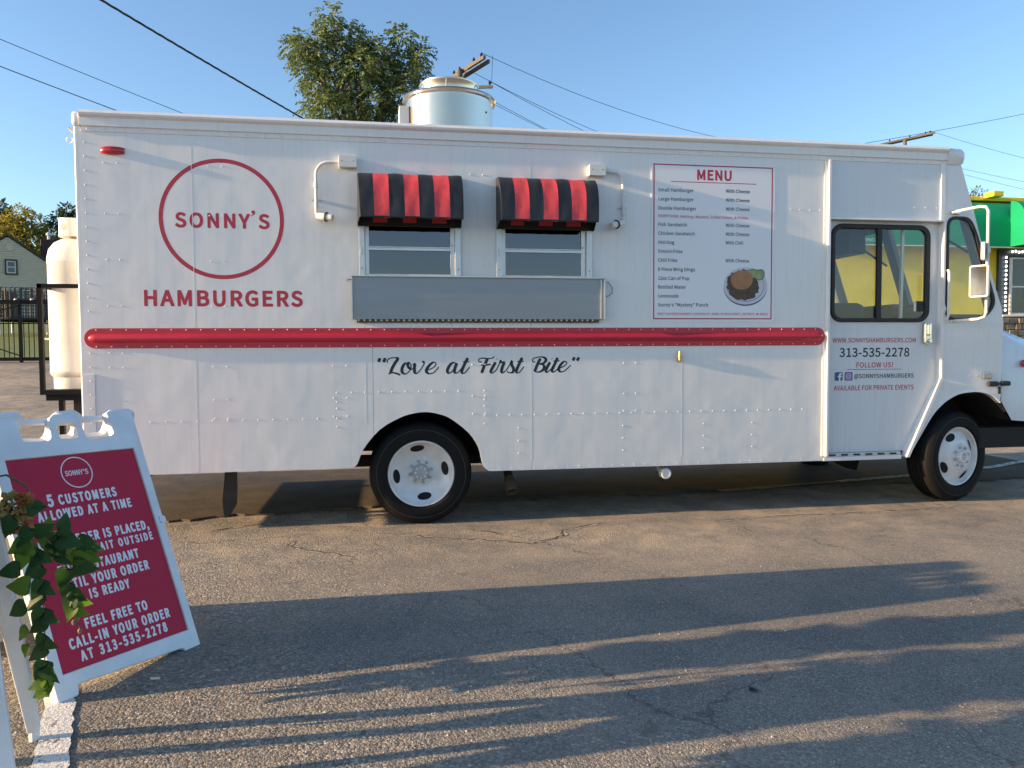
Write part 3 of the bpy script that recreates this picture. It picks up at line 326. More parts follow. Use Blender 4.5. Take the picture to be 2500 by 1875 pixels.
BOLD = {
'S': (833, "359 -11 426 -16 498 -10 565 6 628 34 681 72 724 119 755 172 774 235 780 289 774 351 762 396 744 435 713 478 677 512 605 558 368 665 336 690 323 714 320 737 327 768 345 789 381 806 435 813 507 802 565 774 614 736 641 730 659 734 676 746 744 831 749 858 742 880 707 916 672 943 605 980 565 995 480 1013 435 1016 368 1011 305 995 247 970 198 936 157 894 126 844 106 782 100 728 107 665 123 616 146 576 175 540 211 508 278 466 471 380 517 356 538 339 555 316 561 280 553 244 529 215 489 195 422 187 368 194 341 201 287 226 238 261 207 290 180 298 162 296 142 284 66 195 59 168 66 141 106 101 144 71 229 24 278 6"),
'O': (1011, "459 -11 505 -16 595 -7 680 21 756 66 819 126 872 204 910 293 932 392 940 499 933 611 910 710 872 800 820 876 756 936 680 980 595 1007 510 1016 416 1007 331 980 255 936 191 876 139 800 102 714 78 611 71 504 79 392 101 293 139 204 187 132 255 66 326 23 411 -6/483 190 461 193 420 207 385 232 353 267 328 311 308 365 296 428 291 504 295 576 308 638 327 692 353 736 385 770 420 793 461 808 505 813 550 808 591 793 626 770 658 736 684 692 703 638 716 576 720 504 715 428 703 365 683 311 657 266 626 232 591 207 550 193 505 187"),
'N': (988, "154 4 173 0 289 1 316 13 331 36 334 576 657 18 675 5 692 0 813 0 836 6 855 22 864 54 864 950 858 972 843 990 813 1000 697 999 670 987 655 963 652 428 330 982 316 993 298 999 173 1000 150 994 132 977 123 950 124 49 133 22"),
'Y': (753, "299 4 317 0 438 0 465 11 480 31 484 54 484 385 750 927 754 945 750 968 738 986 725 995 702 1000 581 1000 562 995 545 982 380 620 375 623 218 969 206 986 191 996 174 1000 48 1000 21 991 3 968 -1 945 3 927 266 390 268 49 277 22"),
'H': (994, "154 4 173 0 294 0 321 12 336 31 340 49 340 417 343 423 652 423 654 49 660 27 679 8 706 0 827 1 849 9 862 22 872 54 872 950 866 972 849 991 822 1000 701 1000 679 992 660 972 654 950 654 627 648 625 343 625 340 632 340 950 331 977 312 994 285 1000 168 1000 146 991 132 977 123 950 124 49 133 22"),
'A': (847, "36 4 54 0 175 0 193 5 207 14 220 36 296 274 546 273 621 36 637 13 650 4 668 0 793 0 820 10 838 31 842 49 840 67 536 963 525 983 507 996 489 1000 354 1000 332 992 314 972 7 67 5 49 9 31 18 17/359 468 422 676 485 470 480 467"),
'M': (1097, "154 4 173 0 285 1 312 13 326 36 330 483 462 121 481 99 509 90 594 91 612 98 627 112 760 472 763 470 764 54 768 31 787 9 813 0 930 1 948 7 961 19 971 36 973 54 973 950 967 972 952 990 925 1000 782 1000 760 993 742 977 549 437 352 980 334 995 312 1000 168 1000 150 994 135 981 127 968 123 950 124 49 133 22"),
'B': (907, "154 4 177 0 464 0 540 5 612 18 679 42 737 76 785 121 821 175 845 246 852 314 847 372 835 417 812 461 785 497 755 524 728 542 760 582 790 650 801 726 794 793 768 860 737 903 688 943 630 971 576 987 509 997 173 1000 146 991 129 972 123 945 124 49 133 22/343 194 340 202 340 421 343 428 495 426 540 419 571 410 598 396 626 367 634 345 636 323 633 287 626 264 614 246 594 228 567 214 536 204 495 197/343 620 340 627 342 806 468 805 509 800 554 783 575 762 583 739 584 694 570 663 554 648 509 629 468 622"),
'U': (985, "429 -11 492 -16 568 -10 640 8 702 38 765 92 805 146 839 222 860 316 867 419 867 947 857 979 833 997 814 1000 698 999 675 990 659 970 654 947 654 419 650 351 640 302 623 257 604 231 584 213 554 197 496 187 460 190 433 197 404 213 384 231 367 257 350 302 340 351 336 419 336 947 331 970 317 988 295 999 169 1000 142 991 123 965 120 947 120 419 126 316 146 226 181 145 232 80 284 38 344 9"),
'R': (880, "154 4 173 0 294 0 317 9 334 28 340 49 340 376 343 380 419 380 621 27 638 9 666 0 800 0 822 8 840 27 846 49 840 76 644 417 675 431 715 459 754 497 782 538 802 582 816 641 820 699 814 766 794 833 757 892 706 938 657 965 598 984 522 997 173 1000 150 994 132 977 123 950 124 49 133 22/343 575 340 578 340 797 343 804 437 804 518 798 549 789 585 764 601 726 601 668 593 641 567 607 522 585 482 577"),
'G': (946, "477 -11 528 -16 577 -14 626 -6 707 17 752 38 813 78 846 110 856 136 855 522 845 549 824 565 806 568 505 568 479 559 463 540 457 517 457 419 462 401 474 384 488 375 505 371 647 369 648 217 646 213 626 203 582 191 541 187 483 193 433 208 393 232 358 267 330 311 309 365 296 428 291 499 296 576 310 638 332 692 359 732 393 766 434 791 483 807 564 811 626 794 662 772 703 737 721 730 738 729 756 736 769 746 840 835 843 862 833 885 802 916 752 954 674 992 631 1005 582 1013 532 1016 434 1006 349 980 267 934 201 875 145 800 104 710 79 607 71 499 79 387 103 289 146 195 199 123 268 62 349 18 429 -6"),
'E': (824, "154 4 177 0 706 0 733 8 750 27 757 49 756 157 746 180 724 197 706 201 343 201 340 206 340 421 639 424 657 432 669 444 678 461 680 479 679 582 668 605 648 620 630 623 343 624 340 627 340 797 343 801 692 801 715 806 737 828 743 856 742 959 733 979 715 994 692 1000 173 1000 146 991 129 972 123 945 124 49 133 22"),
}
def text2d(name, s, x0, x1, base, cap, m, parent=None, y=-0.0003, xs=1.0, thick=0.0002, font=None, xf=None):
    """lettering from x0 to x1 (tracking, then width, fits it), cap height `cap`"""
    F = font or GLYPHS; k = cap / 1000.0
    adv = [F[c][0] if c in F else 330 for c in s]; nat = sum(adv) * k * xs
    track = 0.05 * cap
    if x1 is not None:
        track = (x1 - x0 - nat) / max(1, len(s))
        if track < -0.03 * cap: xs *= (x1 - x0) / (nat - 0.03 * cap * len(s)); track = -0.03 * cap
    x = x0 + track * 0.5; polys = []
    for c, a in zip(s, adv):
        if c in F:
            for sp in F[c][1].split('/'):
                v = list(map(int, sp.split())); polys.append([(x + v[i] * k * xs, base + v[i + 1] * k) for i in range(0, len(v), 2)])
        x += a * k * xs + track
    return shape2d(name, polys, m, parent, y, thick, xf=xf)

# ------------------------------------------------------------------ ground
def gz(x, y):
    t = max(0.0, y - 3.0)
    if t < 3: return 0.08 * t * t / 6
    t -= 1.5
    return 0.08 * t if t < 60 else 0.08 * 60 + 0.02 * (t - 60)

def asphalt_material(name, tint=(1, 1, 1), bumpk=1.0, fine=False):
    m = bpy.data.materials.new(name); m.use_nodes = True; MATS[name] = m
    n = m.node_tree.nodes; l = m.node_tree.links; p = n['Principled BSDF']
    def N(t, **k):
        o = n.new(t)
        for a, b in k.items():
            if a in o.inputs: o.inputs[a].default_value = b
            else: setattr(o, a, b)
        return o
    tc = N('ShaderNodeTexCoord'); co = tc.outputs['Object']
    def vor(scale, feat='F1'):
        v = N('ShaderNodeTexVoronoi', Scale=scale); v.voronoi_dimensions = '2D'; v.feature = feat; l.new(co, v.inputs['Vector']); return v
    def noise(scale, det=5, rough=0.6, dist=0.0):
        v = N('ShaderNodeTexNoise', Scale=scale, Detail=det, Roughness=rough, Distortion=dist); v.noise_dimensions = '2D'; l.new(co, v.inputs['Vector']); return v
    def ramp(src, stops):
        r = N('ShaderNodeValToRGB'); e = r.color_ramp.elements
        while len(e) < len(stops): e.new(0.5)
        for q, (pos, c) in zip(e, stops):
            q.position = pos; q.color = (*c, 1) if len(c) == 3 else c
        l.new(src, r.inputs[0]); return r
    def mix(f, a, b, mode='MIX'):
        x = N('ShaderNodeMix'); x.data_type = 'RGBA'; x.blend_type = mode; x.clamp_result = False
        if hasattr(f, 'links'): l.new(f, x.inputs[0])
        else: x.inputs[0].default_value = f
        for s_, k in ((a, 6), (b, 7)):
            if hasattr(s_, 'links'): l.new(s_, x.inputs[k])
            else: x.inputs[k].default_value = (*s_, 1)
        return x.outputs[2]
    def math_(op, a, b, clamp=False):
        x = N('ShaderNodeMath', operation=op); x.use_clamp = clamp
        for s_, k in ((a, 0), (b, 1)):
            if hasattr(s_, 'links'): l.new(s_, x.inputs[k])
            else: x.inputs[k].default_value = s_
        return x.outputs[0]
    big = noise(0.55, 4, 0.6); mid = noise(3.5, 4, 0.65); grit = noise(140, 2, 0.7)
    v1 = vor(84 if not fine else 150); v2 = vor(210)
    sep1 = N('ShaderNodeSeparateColor'); l.new(v1.outputs['Color'], sep1.inputs[0])
    sep2 = N('ShaderNodeSeparateColor'); l.new(v2.outputs['Color'], sep2.inputs[0])
    stone1 = ramp(sep1.outputs[0], [(0.0, (0.08, 0.077, 0.072)), (0.35, (0.122, 0.117, 0.109)), (0.7, (0.168, 0.159, 0.145)), (0.93, (0.23, 0.215, 0.19)), (1.0, (0.36, 0.335, 0.29))])
    stone2 = ramp(sep2.outputs[1], [(0.0, (0.085, 0.082, 0.078)), (0.5, (0.135, 0.129, 0.12)), (0.9, (0.20, 0.188, 0.17)), (1.0, (0.34, 0.315, 0.28))])
    sepp = N('ShaderNodeSeparateXYZ'); l.new(co, sepp.inputs[0])
    pm = math_('ADD', math_('MULTIPLY', sepp.outputs[0], -0.16), math_('MULTIPLY', sepp.outputs[1], -0.10))      # the worn, stony part lies to the left front
    bnd = N('ShaderNodeMapRange'); bnd.inputs['From Min'].default_value = -1.3; bnd.inputs['From Max'].default_value = -0.5; bnd.inputs['To Max'].default_value = 0.55; l.new(sepp.outputs[1], bnd.inputs[0])
    pm = math_('ADD', pm, math_('MULTIPLY', bnd.outputs[0], math_('SUBTRACT', math_('MULTIPLY', mid.outputs['Fac'], 2.4), 0.5)))
    cmask = ramp(math_('ADD', math_('MULTIPLY', big.outputs['Fac'], 1.2), pm), [(0.62, (0, 0, 0)), (0.98, (1, 1, 1))])
    c = mix(math_('MULTIPLY', cmask.outputs[0], 0.85), stone2.outputs[0], stone1.outputs[0])
    # binder in the gaps between the stones
    gap = ramp(v1.outputs['Distance'], [(0.0, (0, 0, 0)), (0.45, (0, 0, 0)), (0.75, (1, 1, 1))])
    c = mix(math_('MULTIPLY', gap.outputs[0], 0.45), c, (0.06, 0.057, 0.053))
    # dust and worn areas
    dust = ramp(mid.outputs['Fac'], [(0.38, (0, 0, 0)), (0.72, (1, 1, 1))])
    band = N('ShaderNodeMapRange'); band.inputs['From Min'].default_value = -1.5; band.inputs['From Max'].default_value = -0.3; l.new(sepp.outputs[1], band.inputs[0])
    dm = math_('MULTIPLY', dust.outputs[0], math_('ADD', math_('MULTIPLY', band.outputs[0], 0.55), 0.22), True)
    c = mix(dm, c, (0.27, 0.225, 0.175))
    # oil spots and dark smears
    st = noise(2.3, 4, 0.55, 0.6); stm = ramp(st.outputs['Fac'], [(0.66, (0, 0, 0)), (0.74, (1, 1, 1))])
    c = mix(math_('MULTIPLY', stm.outputs[0], 0.45), c, (0.09, 0.085, 0.08))
    sp = noise(7.0, 3, 0.5, 0.3); spm = ramp(sp.outputs['Fac'], [(0.70, (0, 0, 0)), (0.76, (1, 1, 1))])
    c = mix(math_('MULTIPLY', spm.outputs[0], 0.4), c, (0.05, 0.048, 0.045))
    lm = ramp(big.outputs['Fac'], [(0.3, (0.74, 0.75, 0.77)), (0.7, (1.2, 1.16, 1.1))])
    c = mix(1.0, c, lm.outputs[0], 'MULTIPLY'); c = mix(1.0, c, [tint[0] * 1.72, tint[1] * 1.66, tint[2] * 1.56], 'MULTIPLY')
    # cracks
    wob = noise(2.0, 4, 0.6); mpv = N('ShaderNodeVectorMath', operation='MULTIPLY_ADD'); mpv.inputs[1].default_value = (0.55, 0.55, 0); l.new(wob.outputs['Color'], mpv.inputs[0]); l.new(co, mpv.inputs[2])
    ve = N('ShaderNodeTexVoronoi', Scale=0.75); ve.voronoi_dimensions = '2D'; ve.feature = 'DISTANCE_TO_EDGE'; l.new(mpv.outputs[0], ve.inputs['Vector'])
    cr = ramp(ve.outputs['Distance'], [(0.0, (1, 1, 1)), (0.012, (0, 0, 0))])
    crm = math_('MULTIPLY', cr.outputs[0], ramp(noise(0.8, 3).outputs['Fac'], [(0.46, (0, 0, 0)), (0.56, (1, 1, 1))]).outputs[0])
    c = mix(math_('MULTIPLY', crm, 0.6), c, (0.05, 0.046, 0.042))
    l.new(c, p.inputs['Base Color']); p.inputs['Roughness'].default_value = 0.85; p.inputs['Specular IOR Level'].default_value = 0.35
    # relief
    h1 = math_('MULTIPLY', v1.outputs['Distance'], -0.008 if not fine else -0.004)
    h = math_('ADD', math_('MULTIPLY', h1, math_('ADD', math_('MULTIPLY', cmask.outputs[0], 0.8), 0.25)), math_('MULTIPLY', v2.outputs['Distance'], -0.0035))
    h = math_('ADD', h, math_('MULTIPLY', grit.outputs['Fac'], 0.006))
    h = math_('ADD', h, math_('MULTIPLY', mid.outputs['Fac'], 0.012))
    b = N('ShaderNodeBump', Strength=0.54 * bumpk, Distance=1.0); l.new(h, b.inputs['Height']); l.new(b.outputs[0], p.inputs['Normal'])
    return m

asphalt_material('asphalt')
asphalt_material('asphalt_smooth_shaded', (0.27, 0.245, 0.205), 0.6, True)  # dark tint is partly painted shade for the ground under the truck
def sheet(name, xs, ys, m, dz=0.0, zf=gz):
    v = [(x, y, zf(x, y) + dz) for y in ys for x in xs]; nx = len(xs)
    f = [(j * nx + i, j * nx + i + 1, (j + 1) * nx + i + 1, (j + 1) * nx + i) for j in range(len(ys) - 1) for i in range(nx - 1)]
    return MB().add(v, f).build(name, m, smooth=True)
structure(sheet('asphalt_lot', [-900, -300, -80, -30, -10, -4, 0, 4, 10, 30, 80, 300, 900],
                [-600, -120, -30, -8, -2, 1, 3, 3.5, 4, 4.5, 5, 5.5, 6, 7, 9, 12, 18, 30, 45, 64.5, 90, 200, 900], 'asphalt'))

# newer, smoother patch with a broken edge, stretched and darkened to paint under-truck shade
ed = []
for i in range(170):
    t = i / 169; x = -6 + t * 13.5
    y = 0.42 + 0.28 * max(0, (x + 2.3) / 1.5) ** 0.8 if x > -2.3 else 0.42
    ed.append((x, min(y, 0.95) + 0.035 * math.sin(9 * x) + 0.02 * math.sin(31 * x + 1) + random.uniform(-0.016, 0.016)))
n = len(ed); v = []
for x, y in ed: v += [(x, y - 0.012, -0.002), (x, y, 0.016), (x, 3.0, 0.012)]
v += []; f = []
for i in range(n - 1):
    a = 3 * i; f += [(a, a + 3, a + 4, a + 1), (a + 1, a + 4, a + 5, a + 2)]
structure(MB().add(v, f).build('asphalt_patch_shaded', 'asphalt_smooth_shaded'))

# painted lines
def paint_material(name, col, wear):
    m = mat(name, col, 0.7, bump=0.5, bscale=90); n = m.node_tree.nodes; l = m.node_tree.links; p = n['Principled BSDF']
    tc = n.new('ShaderNodeTexCoord'); a = n.new('ShaderNodeTexNoise'); a.inputs['Scale'].default_value = 16; a.inputs['Detail'].default_value = 8; a.inputs['Roughness'].default_value = 0.75
    l.new(tc.outputs['Object'], a.inputs[0]); r = n.new('ShaderNodeValToRGB'); r.color_ramp.elements[0].position = wear; r.color_ramp.elements[1].position = wear + 0.06
    r.color_ramp.elements[0].color = (0.11, 0.10, 0.09, 1); r.color_ramp.elements[1].color = (*col, 1); l.new(a.outputs[0], r.inputs[0]); l.new(r.outputs[0], p.inputs['Base Color'])
    return m
paint_material('paint_white', (0.72, 0.71, 0.68), 0.38)
paint_material('paint_faded', (0.55, 0.54, 0.48), 0.44)
paint_material('paint_old', (0.24, 0.21, 0.14), 0.44)
def strip(name, pts, w, m, dz=0.004, jag=0.006, up=None):
    v = []; f = []; out = []
    for i in range(len(pts) - 1):
        a = Vector(pts[i]); b = Vector(pts[i + 1]); k = max(2, int((b - a).length / 0.05))
        out += [a.lerp(b, j / k) for j in range(k)]
    out.append(Vector(pts[-1]))
    for i, p in enumerate(out):
        d = (out[min(i + 1, len(out) - 1)] - out[max(0, i - 1)]).normalized(); nrm = Vector((-d.y, d.x))
        for sgn in (-1, 1):
            q = p + nrm * (sgn * w / 2 + random.uniform(-jag, jag)); v.append((q.x, q.y, gz(q.x, q.y) + dz))
    for i in range(len(out) - 1): f.append((2 * i, 2 * i + 2, 2 * i + 3, 2 * i + 1))
    return structure(MB().add(v, f).build(name, m))
strip('painted_line', [(-1.06, -4.2), (-1.085, -3.28), (-1.255, -2.75), (-1.45, -2.2), (-1.75, -1.5)], 0.105, 'paint_white', 0.005)
strip('parking_line', [(4.55, 1.10), (5.51, 1.28), (6.75, 1.60), (7.48, 1.92), (12, 3.9)], 0.10, 'paint_faded', 0.022)
strip('parking_line', [(3.15, 0.84), (4.52, 1.09)], 0.09, 'paint_old', 0.022)

# cracks in the old surface near the truck
mat('crack_fill', (0.05, 0.046, 0.042), 0.95, var=0.3, vscale=30); mat('crack_edge', (0.42, 0.36, 0.28), 0.95, var=0.25, vscale=40)
def crack(pts, w, m='crack_fill', sd=1):
    r_ = random.Random(sd); q = [Vector(p) for p in pts]; out = []
    for i in range(len(q) - 1):
        k = max(3, int((q[i + 1] - q[i]).length / 0.04)); d = (q[i + 1] - q[i]).normalized(); nn = Vector((-d.y, d.x))
        for j in range(k): out.append(q[i].lerp(q[i + 1], j / k) + nn * r_.uniform(-.012, .012))
    out.append(q[-1]); v = []; f = []
    for i, p in enumerate(out):
        d = (out[min(i + 1, len(out) - 1)] - out[max(0, i - 1)]).normalized(); nn = Vector((-d.y, d.x)); ww = w * r_.uniform(.35, 1.2) * min(1, .15 + min(i, len(out) - 1 - i) / 3)
        for sg_ in (-1, 1): v.append((p.x + nn.x * sg_ * ww / 2, p.y + nn.y * sg_ * ww / 2, .0026 if m == 'crack_edge' else .0038))
    for i in range(len(out) - 1): f.append((2 * i, 2 * i + 2, 2 * i + 3, 2 * i + 1))
    return structure(MB().add(v, f).build('pavement_crack', m))
CR = [[(-.62, -.28), (-.66, -.42), (-.52, -.58), (-.30, -.72), (-.18, -.88)], [(-.02, -.20), (.22, -.30), (.42, -.42), (.70, -.52), (.98, -.66), (1.15, -.70)], [(.62, -.16), (.80, -.30), (.92, -.46)], [(1.02, -.70), (1.30, -.52), (1.34, -.36), (1.55, -.24), (1.75, -.12)], [(-1.35, .12), (-1.05, .28), (-.82, .36), (-.6, .35)], [(2.6, -.28), (3.2, -.2), (4.1, -.22), (4.9, -.16)]]
for i, c_ in enumerate(CR):
    crack([(a + .012, b_ - .012) for a, b_ in c_], .030 if i < 6 else .012, 'crack_edge', i + 50); crack([(a, b_) for a, b_ in c_], .016 if i < 6 else .008, 'crack_fill', i)

# loose stones lying proud of the surface
def gravel(name, count, seed):
    g = np.random.default_rng(seed)
    xs = g.uniform(-1.7, 3.4, count * 3); ys = -3.75 + 3.75 * g.beta(1.0, 2.2, count * 3)
    keep = (xs < 0.5 + 0.5 * np.sin(ys * 2)) | (g.random(count * 3) < 0.12)
    keep &= (np.abs(xs + 1.15 + 0.25 * (ys + 3)) > 0.1)
    xs = xs[keep][:count]; ys = ys[keep][:count]; N_ = len(xs)
    r = 0.0022 + 0.0042 * g.random(N_) ** 2.0
    base = np.array([(1, 0, 0), (0.4, 0.9, 0), (-0.7, 0.6, 0), (-0.9, -0.4, 0), (-0.1, -1, 0), (0.7, -0.6, 0), (0.15, 0.1, 0.75)])
    th = g.uniform(0, 6.283, N_); ca, sa = np.cos(th), np.sin(th); fl = g.uniform(0.55, 1.0, N_)
    V = np.empty((N_, 7, 3)); jit = g.uniform(0.75, 1.25, (N_, 7, 1))
    b = base[None] * jit; b[:, :, 1] *= fl[:, None]
    V[:, :, 0] = xs[:, None] + r[:, None] * (b[:, :, 0] * ca[:, None] - b[:, :, 1] * sa[:, None])
    V[:, :, 1] = ys[:, None] + r[:, None] * (b[:, :, 0] * sa[:, None] + b[:, :, 1] * ca[:, None])
    V[:, :, 2] = r[:, None] * b[:, :, 2] - 0.0003
    F = np.array([(i, (i + 1) % 6, 6) for i in range(6)]); F = (F[None] + 7 * np.arange(N_)[:, None, None]).reshape(-1, 3)
    me = bpy.data.meshes.new(name); me.from_pydata(V.reshape(-1, 3).tolist(), [], F.tolist())
    me.materials.append(MATS['pebble']); o = bpy.data.objects.new(name, me); link(o); return o
m = mat('pebble', (0.09, 0.08, 0.07), 0.8, var=0.1)
n_ = m.node_tree.nodes; l_ = m.node_tree.links; wv = n_.new('ShaderNodeTexVoronoi'); wv.inputs['Scale'].default_value = 60; tcx = n_.new('ShaderNodeTexCoord'); l_.new(tcx.outputs['Object'], wv.inputs[0])
sc_ = n_.new('ShaderNodeSeparateColor'); l_.new(wv.outputs['Color'], sc_.inputs[0]); rr_ = n_.new('ShaderNodeValToRGB'); l_.new(sc_.outputs[0], rr_.inputs[0])
rr_.color_ramp.elements[0].color = (0.10, 0.09, 0.08, 1); rr_.color_ramp.elements[1].color = (0.52, 0.48, 0.40, 1); e_ = rr_.color_ramp.elements.new(0.75); e_.color = (0.27, 0.245, 0.21, 1)
l_.new(rr_.outputs[0], n_['Principled BSDF'].inputs['Base Color'])
gv = stuff(gravel('loose_gravel', 17000, 3)); gv['label'] = 'small grey and tan stones worn loose from the asphalt'; gv['category'] = 'gravel'

# lawn behind the fence
mat('grass', (0.085, 0.13, 0.018), 0.9, col2=(0.15, 0.17, 0.03), vscale=1.2, bump=1.0, bscale=9)
structure(sheet('lawn', [-60, -40, -30, -20, -12, -6, 0, 8], [18.6, 22, 27, 33, 40, 48, 60, 75], 'grass', 0.03))

# ------------------------------------------------------------------ foliage
def leaf_mesh(name, m, pts, nrm, size, asp=0.45, parent=None, fold=0.25, seed=1):
    """one four-point leaf at each point; pts (n,3), nrm direction the leaf points to"""
    g = np.random.default_rng(seed); n = len(pts); d = nrm / np.linalg.norm(nrm, axis=1, keepdims=True)
    rnd = g.normal(size=(n, 3)); side = np.cross(d, rnd); side /= np.linalg.norm(side, axis=1, keepdims=True) + 1e-9
    up = np.cross(side, d); L = size * g.uniform(0.7, 1.25, (n, 1)); W = L * asp / 2
    V = np.stack([pts, pts + d * L * 0.45 + side * W + up * W * fold, pts + d * L, pts + d * L * 0.45 - side * W + up * W * fold], 1).reshape(-1, 3)
    F = np.stack([np.arange(n) * 4 + k for k in range(4)], 1)
    me = bpy.data.meshes.new(name); me.from_pydata(V.tolist(), [], F.tolist()); me.materials.append(MATS[m] if isinstance(m, str) else m)
    o = bpy.data.objects.new(name, me); return link(o, parent)
def leaf_mat(name, c1, c2, trans=0.3, sc=1.5):
    return mat(name, c1, 0.55, col2=c2, vscale=sc, trans=trans, spec=0.3)
def lobes_points(lobes, dens, seed, droop=0.3):
    g = np.random.default_rng(seed); P = []; D = []
    for (x, y, z, r) in lobes:
        n = int(dens * (0.3 * r + 0.7 * r * r)) + 3
        u = g.normal(size=(n, 3)); u /= np.linalg.norm(u, axis=1, keepdims=True)
        rad = r * g.uniform(0.35, 1.08, (n, 1)) ** 0.6
        P.append(np.array([x, y, z]) + u * rad * np.array([1, 1, 0.95])); dd = u + g.normal(size=(n, 3)) * 0.5; dd[:, 2] -= droop; D.append(dd)
    return np.concatenate(P), np.concatenate(D)
def sprays(P, D, seed, k=6, length=0.4):
    """turn each point into a compound leaf: k pairs of leaflets along a drooping stalk"""
    g = np.random.default_rng(seed); n = len(P); d = D / np.linalg.norm(D, axis=1, keepdims=True)
    s = np.cross(d, np.array([0, 0, 1.0])); s /= np.linalg.norm(s, axis=1, keepdims=True) + 1e-6
    pts = []; dirs = []; L = length * g.uniform(0.7, 1.3, (n, 1))
    for i in range(k):
        t = (i + 1) / k; q = P + d * L * t + np.array([0, 0, -1.0]) * L * 0.35 * t * t
        for sg in (-1, 1):
            pts.append(q); dirs.append(d * 0.5 + sg * s * 0.8 + np.array([0, 0, -0.45]) + g.normal(size=(n, 3)) * 0.15)
    return np.concatenate(pts), np.concatenate(dirs)
def trunk_mesh(name, segs, parent):
    b = MB()
    for pts, rs in segs: b.tube(pts, rs, 8)
    return b.build(name, 'bark', parent, smooth=True)
mat('bark', (0.10, 0.075, 0.055), 0.9, var=0.4, vscale=6, bump=0.8, bscale=25)
# ------------------------------------------------------------------ tall tree behind the truck
leaf_mat('leaf_tall', (0.062, 0.105, 0.050), (0.135, 0.175, 0.08), 0.18, 0.9)
tt = thing('broadleaf_tree', 'tall green tree with feathery leaves rising behind the truck roof', 'tree', (-0.4, 22, gz(-0.4, 22)))
LB = [(-1.57,13.02,0.48),(-2.16,12.16,0.70),(-2.72,12.17,0.44),(-1.59,11.99,0.88),(-0.97,12.44,0.66),(-0.51,12.26,0.39),(-1.85,10.65,0.66),(-1.19,10.90,0.88),(-0.57,11.14,0.79),(0.48,11.53,0.83),(0.95,12.35,0.44),(1.03,11.85,0.57),(1.67,12.10,0.22),(0.04,10.13,0.88),(0.89,10.38,0.79),(-1.62,9.71,0.88),(-0.80,9.88,0.88),(-2.48,9.35,0.22),(1.53,11.17,0.39),(-1.5,8.3,1.0),(0,8.5,1.1),(1.0,8.9,0.9),(-2.9,11.9,0.2),(-2.75,11.5,0.22),(-0.2,12.1,0.18),(1.45,11.6,0.2),(-0.1,11.85,0.5),(0.3,11.2,0.6),(-2.3,11.3,0.5),(1.5,10.3,0.4),(-2.2,10.2,0.4)]
lob = [(x * 0.985, 22 + random.uniform(-0.7, 0.7), z - 0.05, r * 0.80) for x, z, r in LB]
P, D = lobes_points(lob, 230, 5, 0.35)
pp, dd = sprays(P, D, 6, 6, 0.40)
leaf_mesh('crown', 'leaf_tall', pp, dd, 0.15, 0.40, tt, seed=2)
segs = [([(-0.4, 22, gz(0, 22) - 0.1), (-0.45, 22, 4.5), (-0.35, 22, 7.0), (-0.6, 22, 9.0)], [0.26, 0.22, 0.18, 0.14])]
for x, y, z, r in lob[:18]:
    segs.append(([(-0.45, 22, 6.2 + random.uniform(0, 2)), (x * 0.55 - 0.2, 22 + (y - 22) * 0.5, z - 1.5), (x, y, z + 0.1)], [0.09, 0.055, 0.015]))
trunk_mesh('trunk', segs, tt)

# ------------------------------------------------------------------ far trees on the left
def far_tree(name, label, x, y, z0, lob, m, dens, size, asp, seed, tr=0.22):
    t = thing(name, label, 'tree', (x, y, gz(x, y)), 'trees behind the house')
    P, D = lobes_points([(x + a, y + b, z0 + c, r) for a, b, c, r in lob], dens, seed)
    leaf_mesh('crown', m, P, D, size, asp, t, seed=seed)
    top = max(c for a, b, c, r in lob)
    trunk_mesh('trunk', [([(x, y, gz(x, y) - 0.2), (x + 0.1, y, z0 + top * 0.4), (x, y, z0 + top * 0.9)], [tr, tr * 0.7, tr * 0.2])] +
               [([(x, y, z0 + top * 0.3), (x + a * 0.6, y + b * 0.6, z0 + c * 0.8), (x + a, y + b, z0 + c)], [tr * 0.5, tr * 0.3, 0.03]) for a, b, c, r in lob[:8]], t)
    return t
leaf_mat('leaf_dark', (0.020, 0.038, 0.022), (0.05, 0.075, 0.035), 0.15, 0.7)
leaf_mat('leaf_yellow', (0.11, 0.125, 0.03), (0.22, 0.19, 0.05), 0.3, 0.5)
leaf_mat('leaf_russet', (0.032, 0.026, 0.02), (0.075, 0.045, 0.028), 0.15, 0.6)
leaf_mat('leaf_mid', (0.045, 0.075, 0.02), (0.09, 0.12, 0.03), 0.25, 0.6)
g_ = lambda n, sx, sz, r0, r1, sd, zb=1.0: [(random.Random(sd * 100 + i).uniform(-sx, sx), random.Random(sd * 7 + i * 3).uniform(-1.5, 1.5), zb + random.Random(sd * 31 + i * 5).uniform(0, sz), random.Random(sd + i * 11).uniform(r0, r1)) for i in range(n)]
far_tree('dark_tree', 'dark green tree at the left edge beyond the pale house roof', -31.7, 66, 6.0, [(0,0,7.2,1.1),(-0.4,0,6.0,1.6),(0.8,0,6.4,0.9),(-1,0,4.5,2.0),(1.0,0,4.6,1.3),(1.4,.3,5.7,.6),(0,0,3,2.2)], 'leaf_dark', 420, 0.34, 0.5, 11)
far_tree('yellowing_tree', 'yellow-green tree directly behind the pale gabled house', -29.2, 64, 5.0, [(0,0,7.6,1.0),(-1,0,6.6,1.2),(0.9,0,7.0,1.1),(-1.8,0,5.4,1.4),(0.2,0,5.6,1.8),(1.6,0,5.6,1.4),(-0.6,0,3.8,2.0),(1.5,0,3.6,1.9),(-2.4,0,3.9,1.2),(2.4,0,4.4,1.0)], 'leaf_yellow', 400, 0.28, 0.5, 12)
far_tree('low_yellow_tree', 'low golden tree between the dark tree and the house chimney', -31.6, 61, 2.6, [(0,0,6.4,0.9),(0.8,0,5.4,1.2),(-0.8,0,5.4,1.1),(0,0,4,1.6),(1.2,0,3.6,1.4)], 'leaf_yellow', 400, 0.26, 0.5, 13)
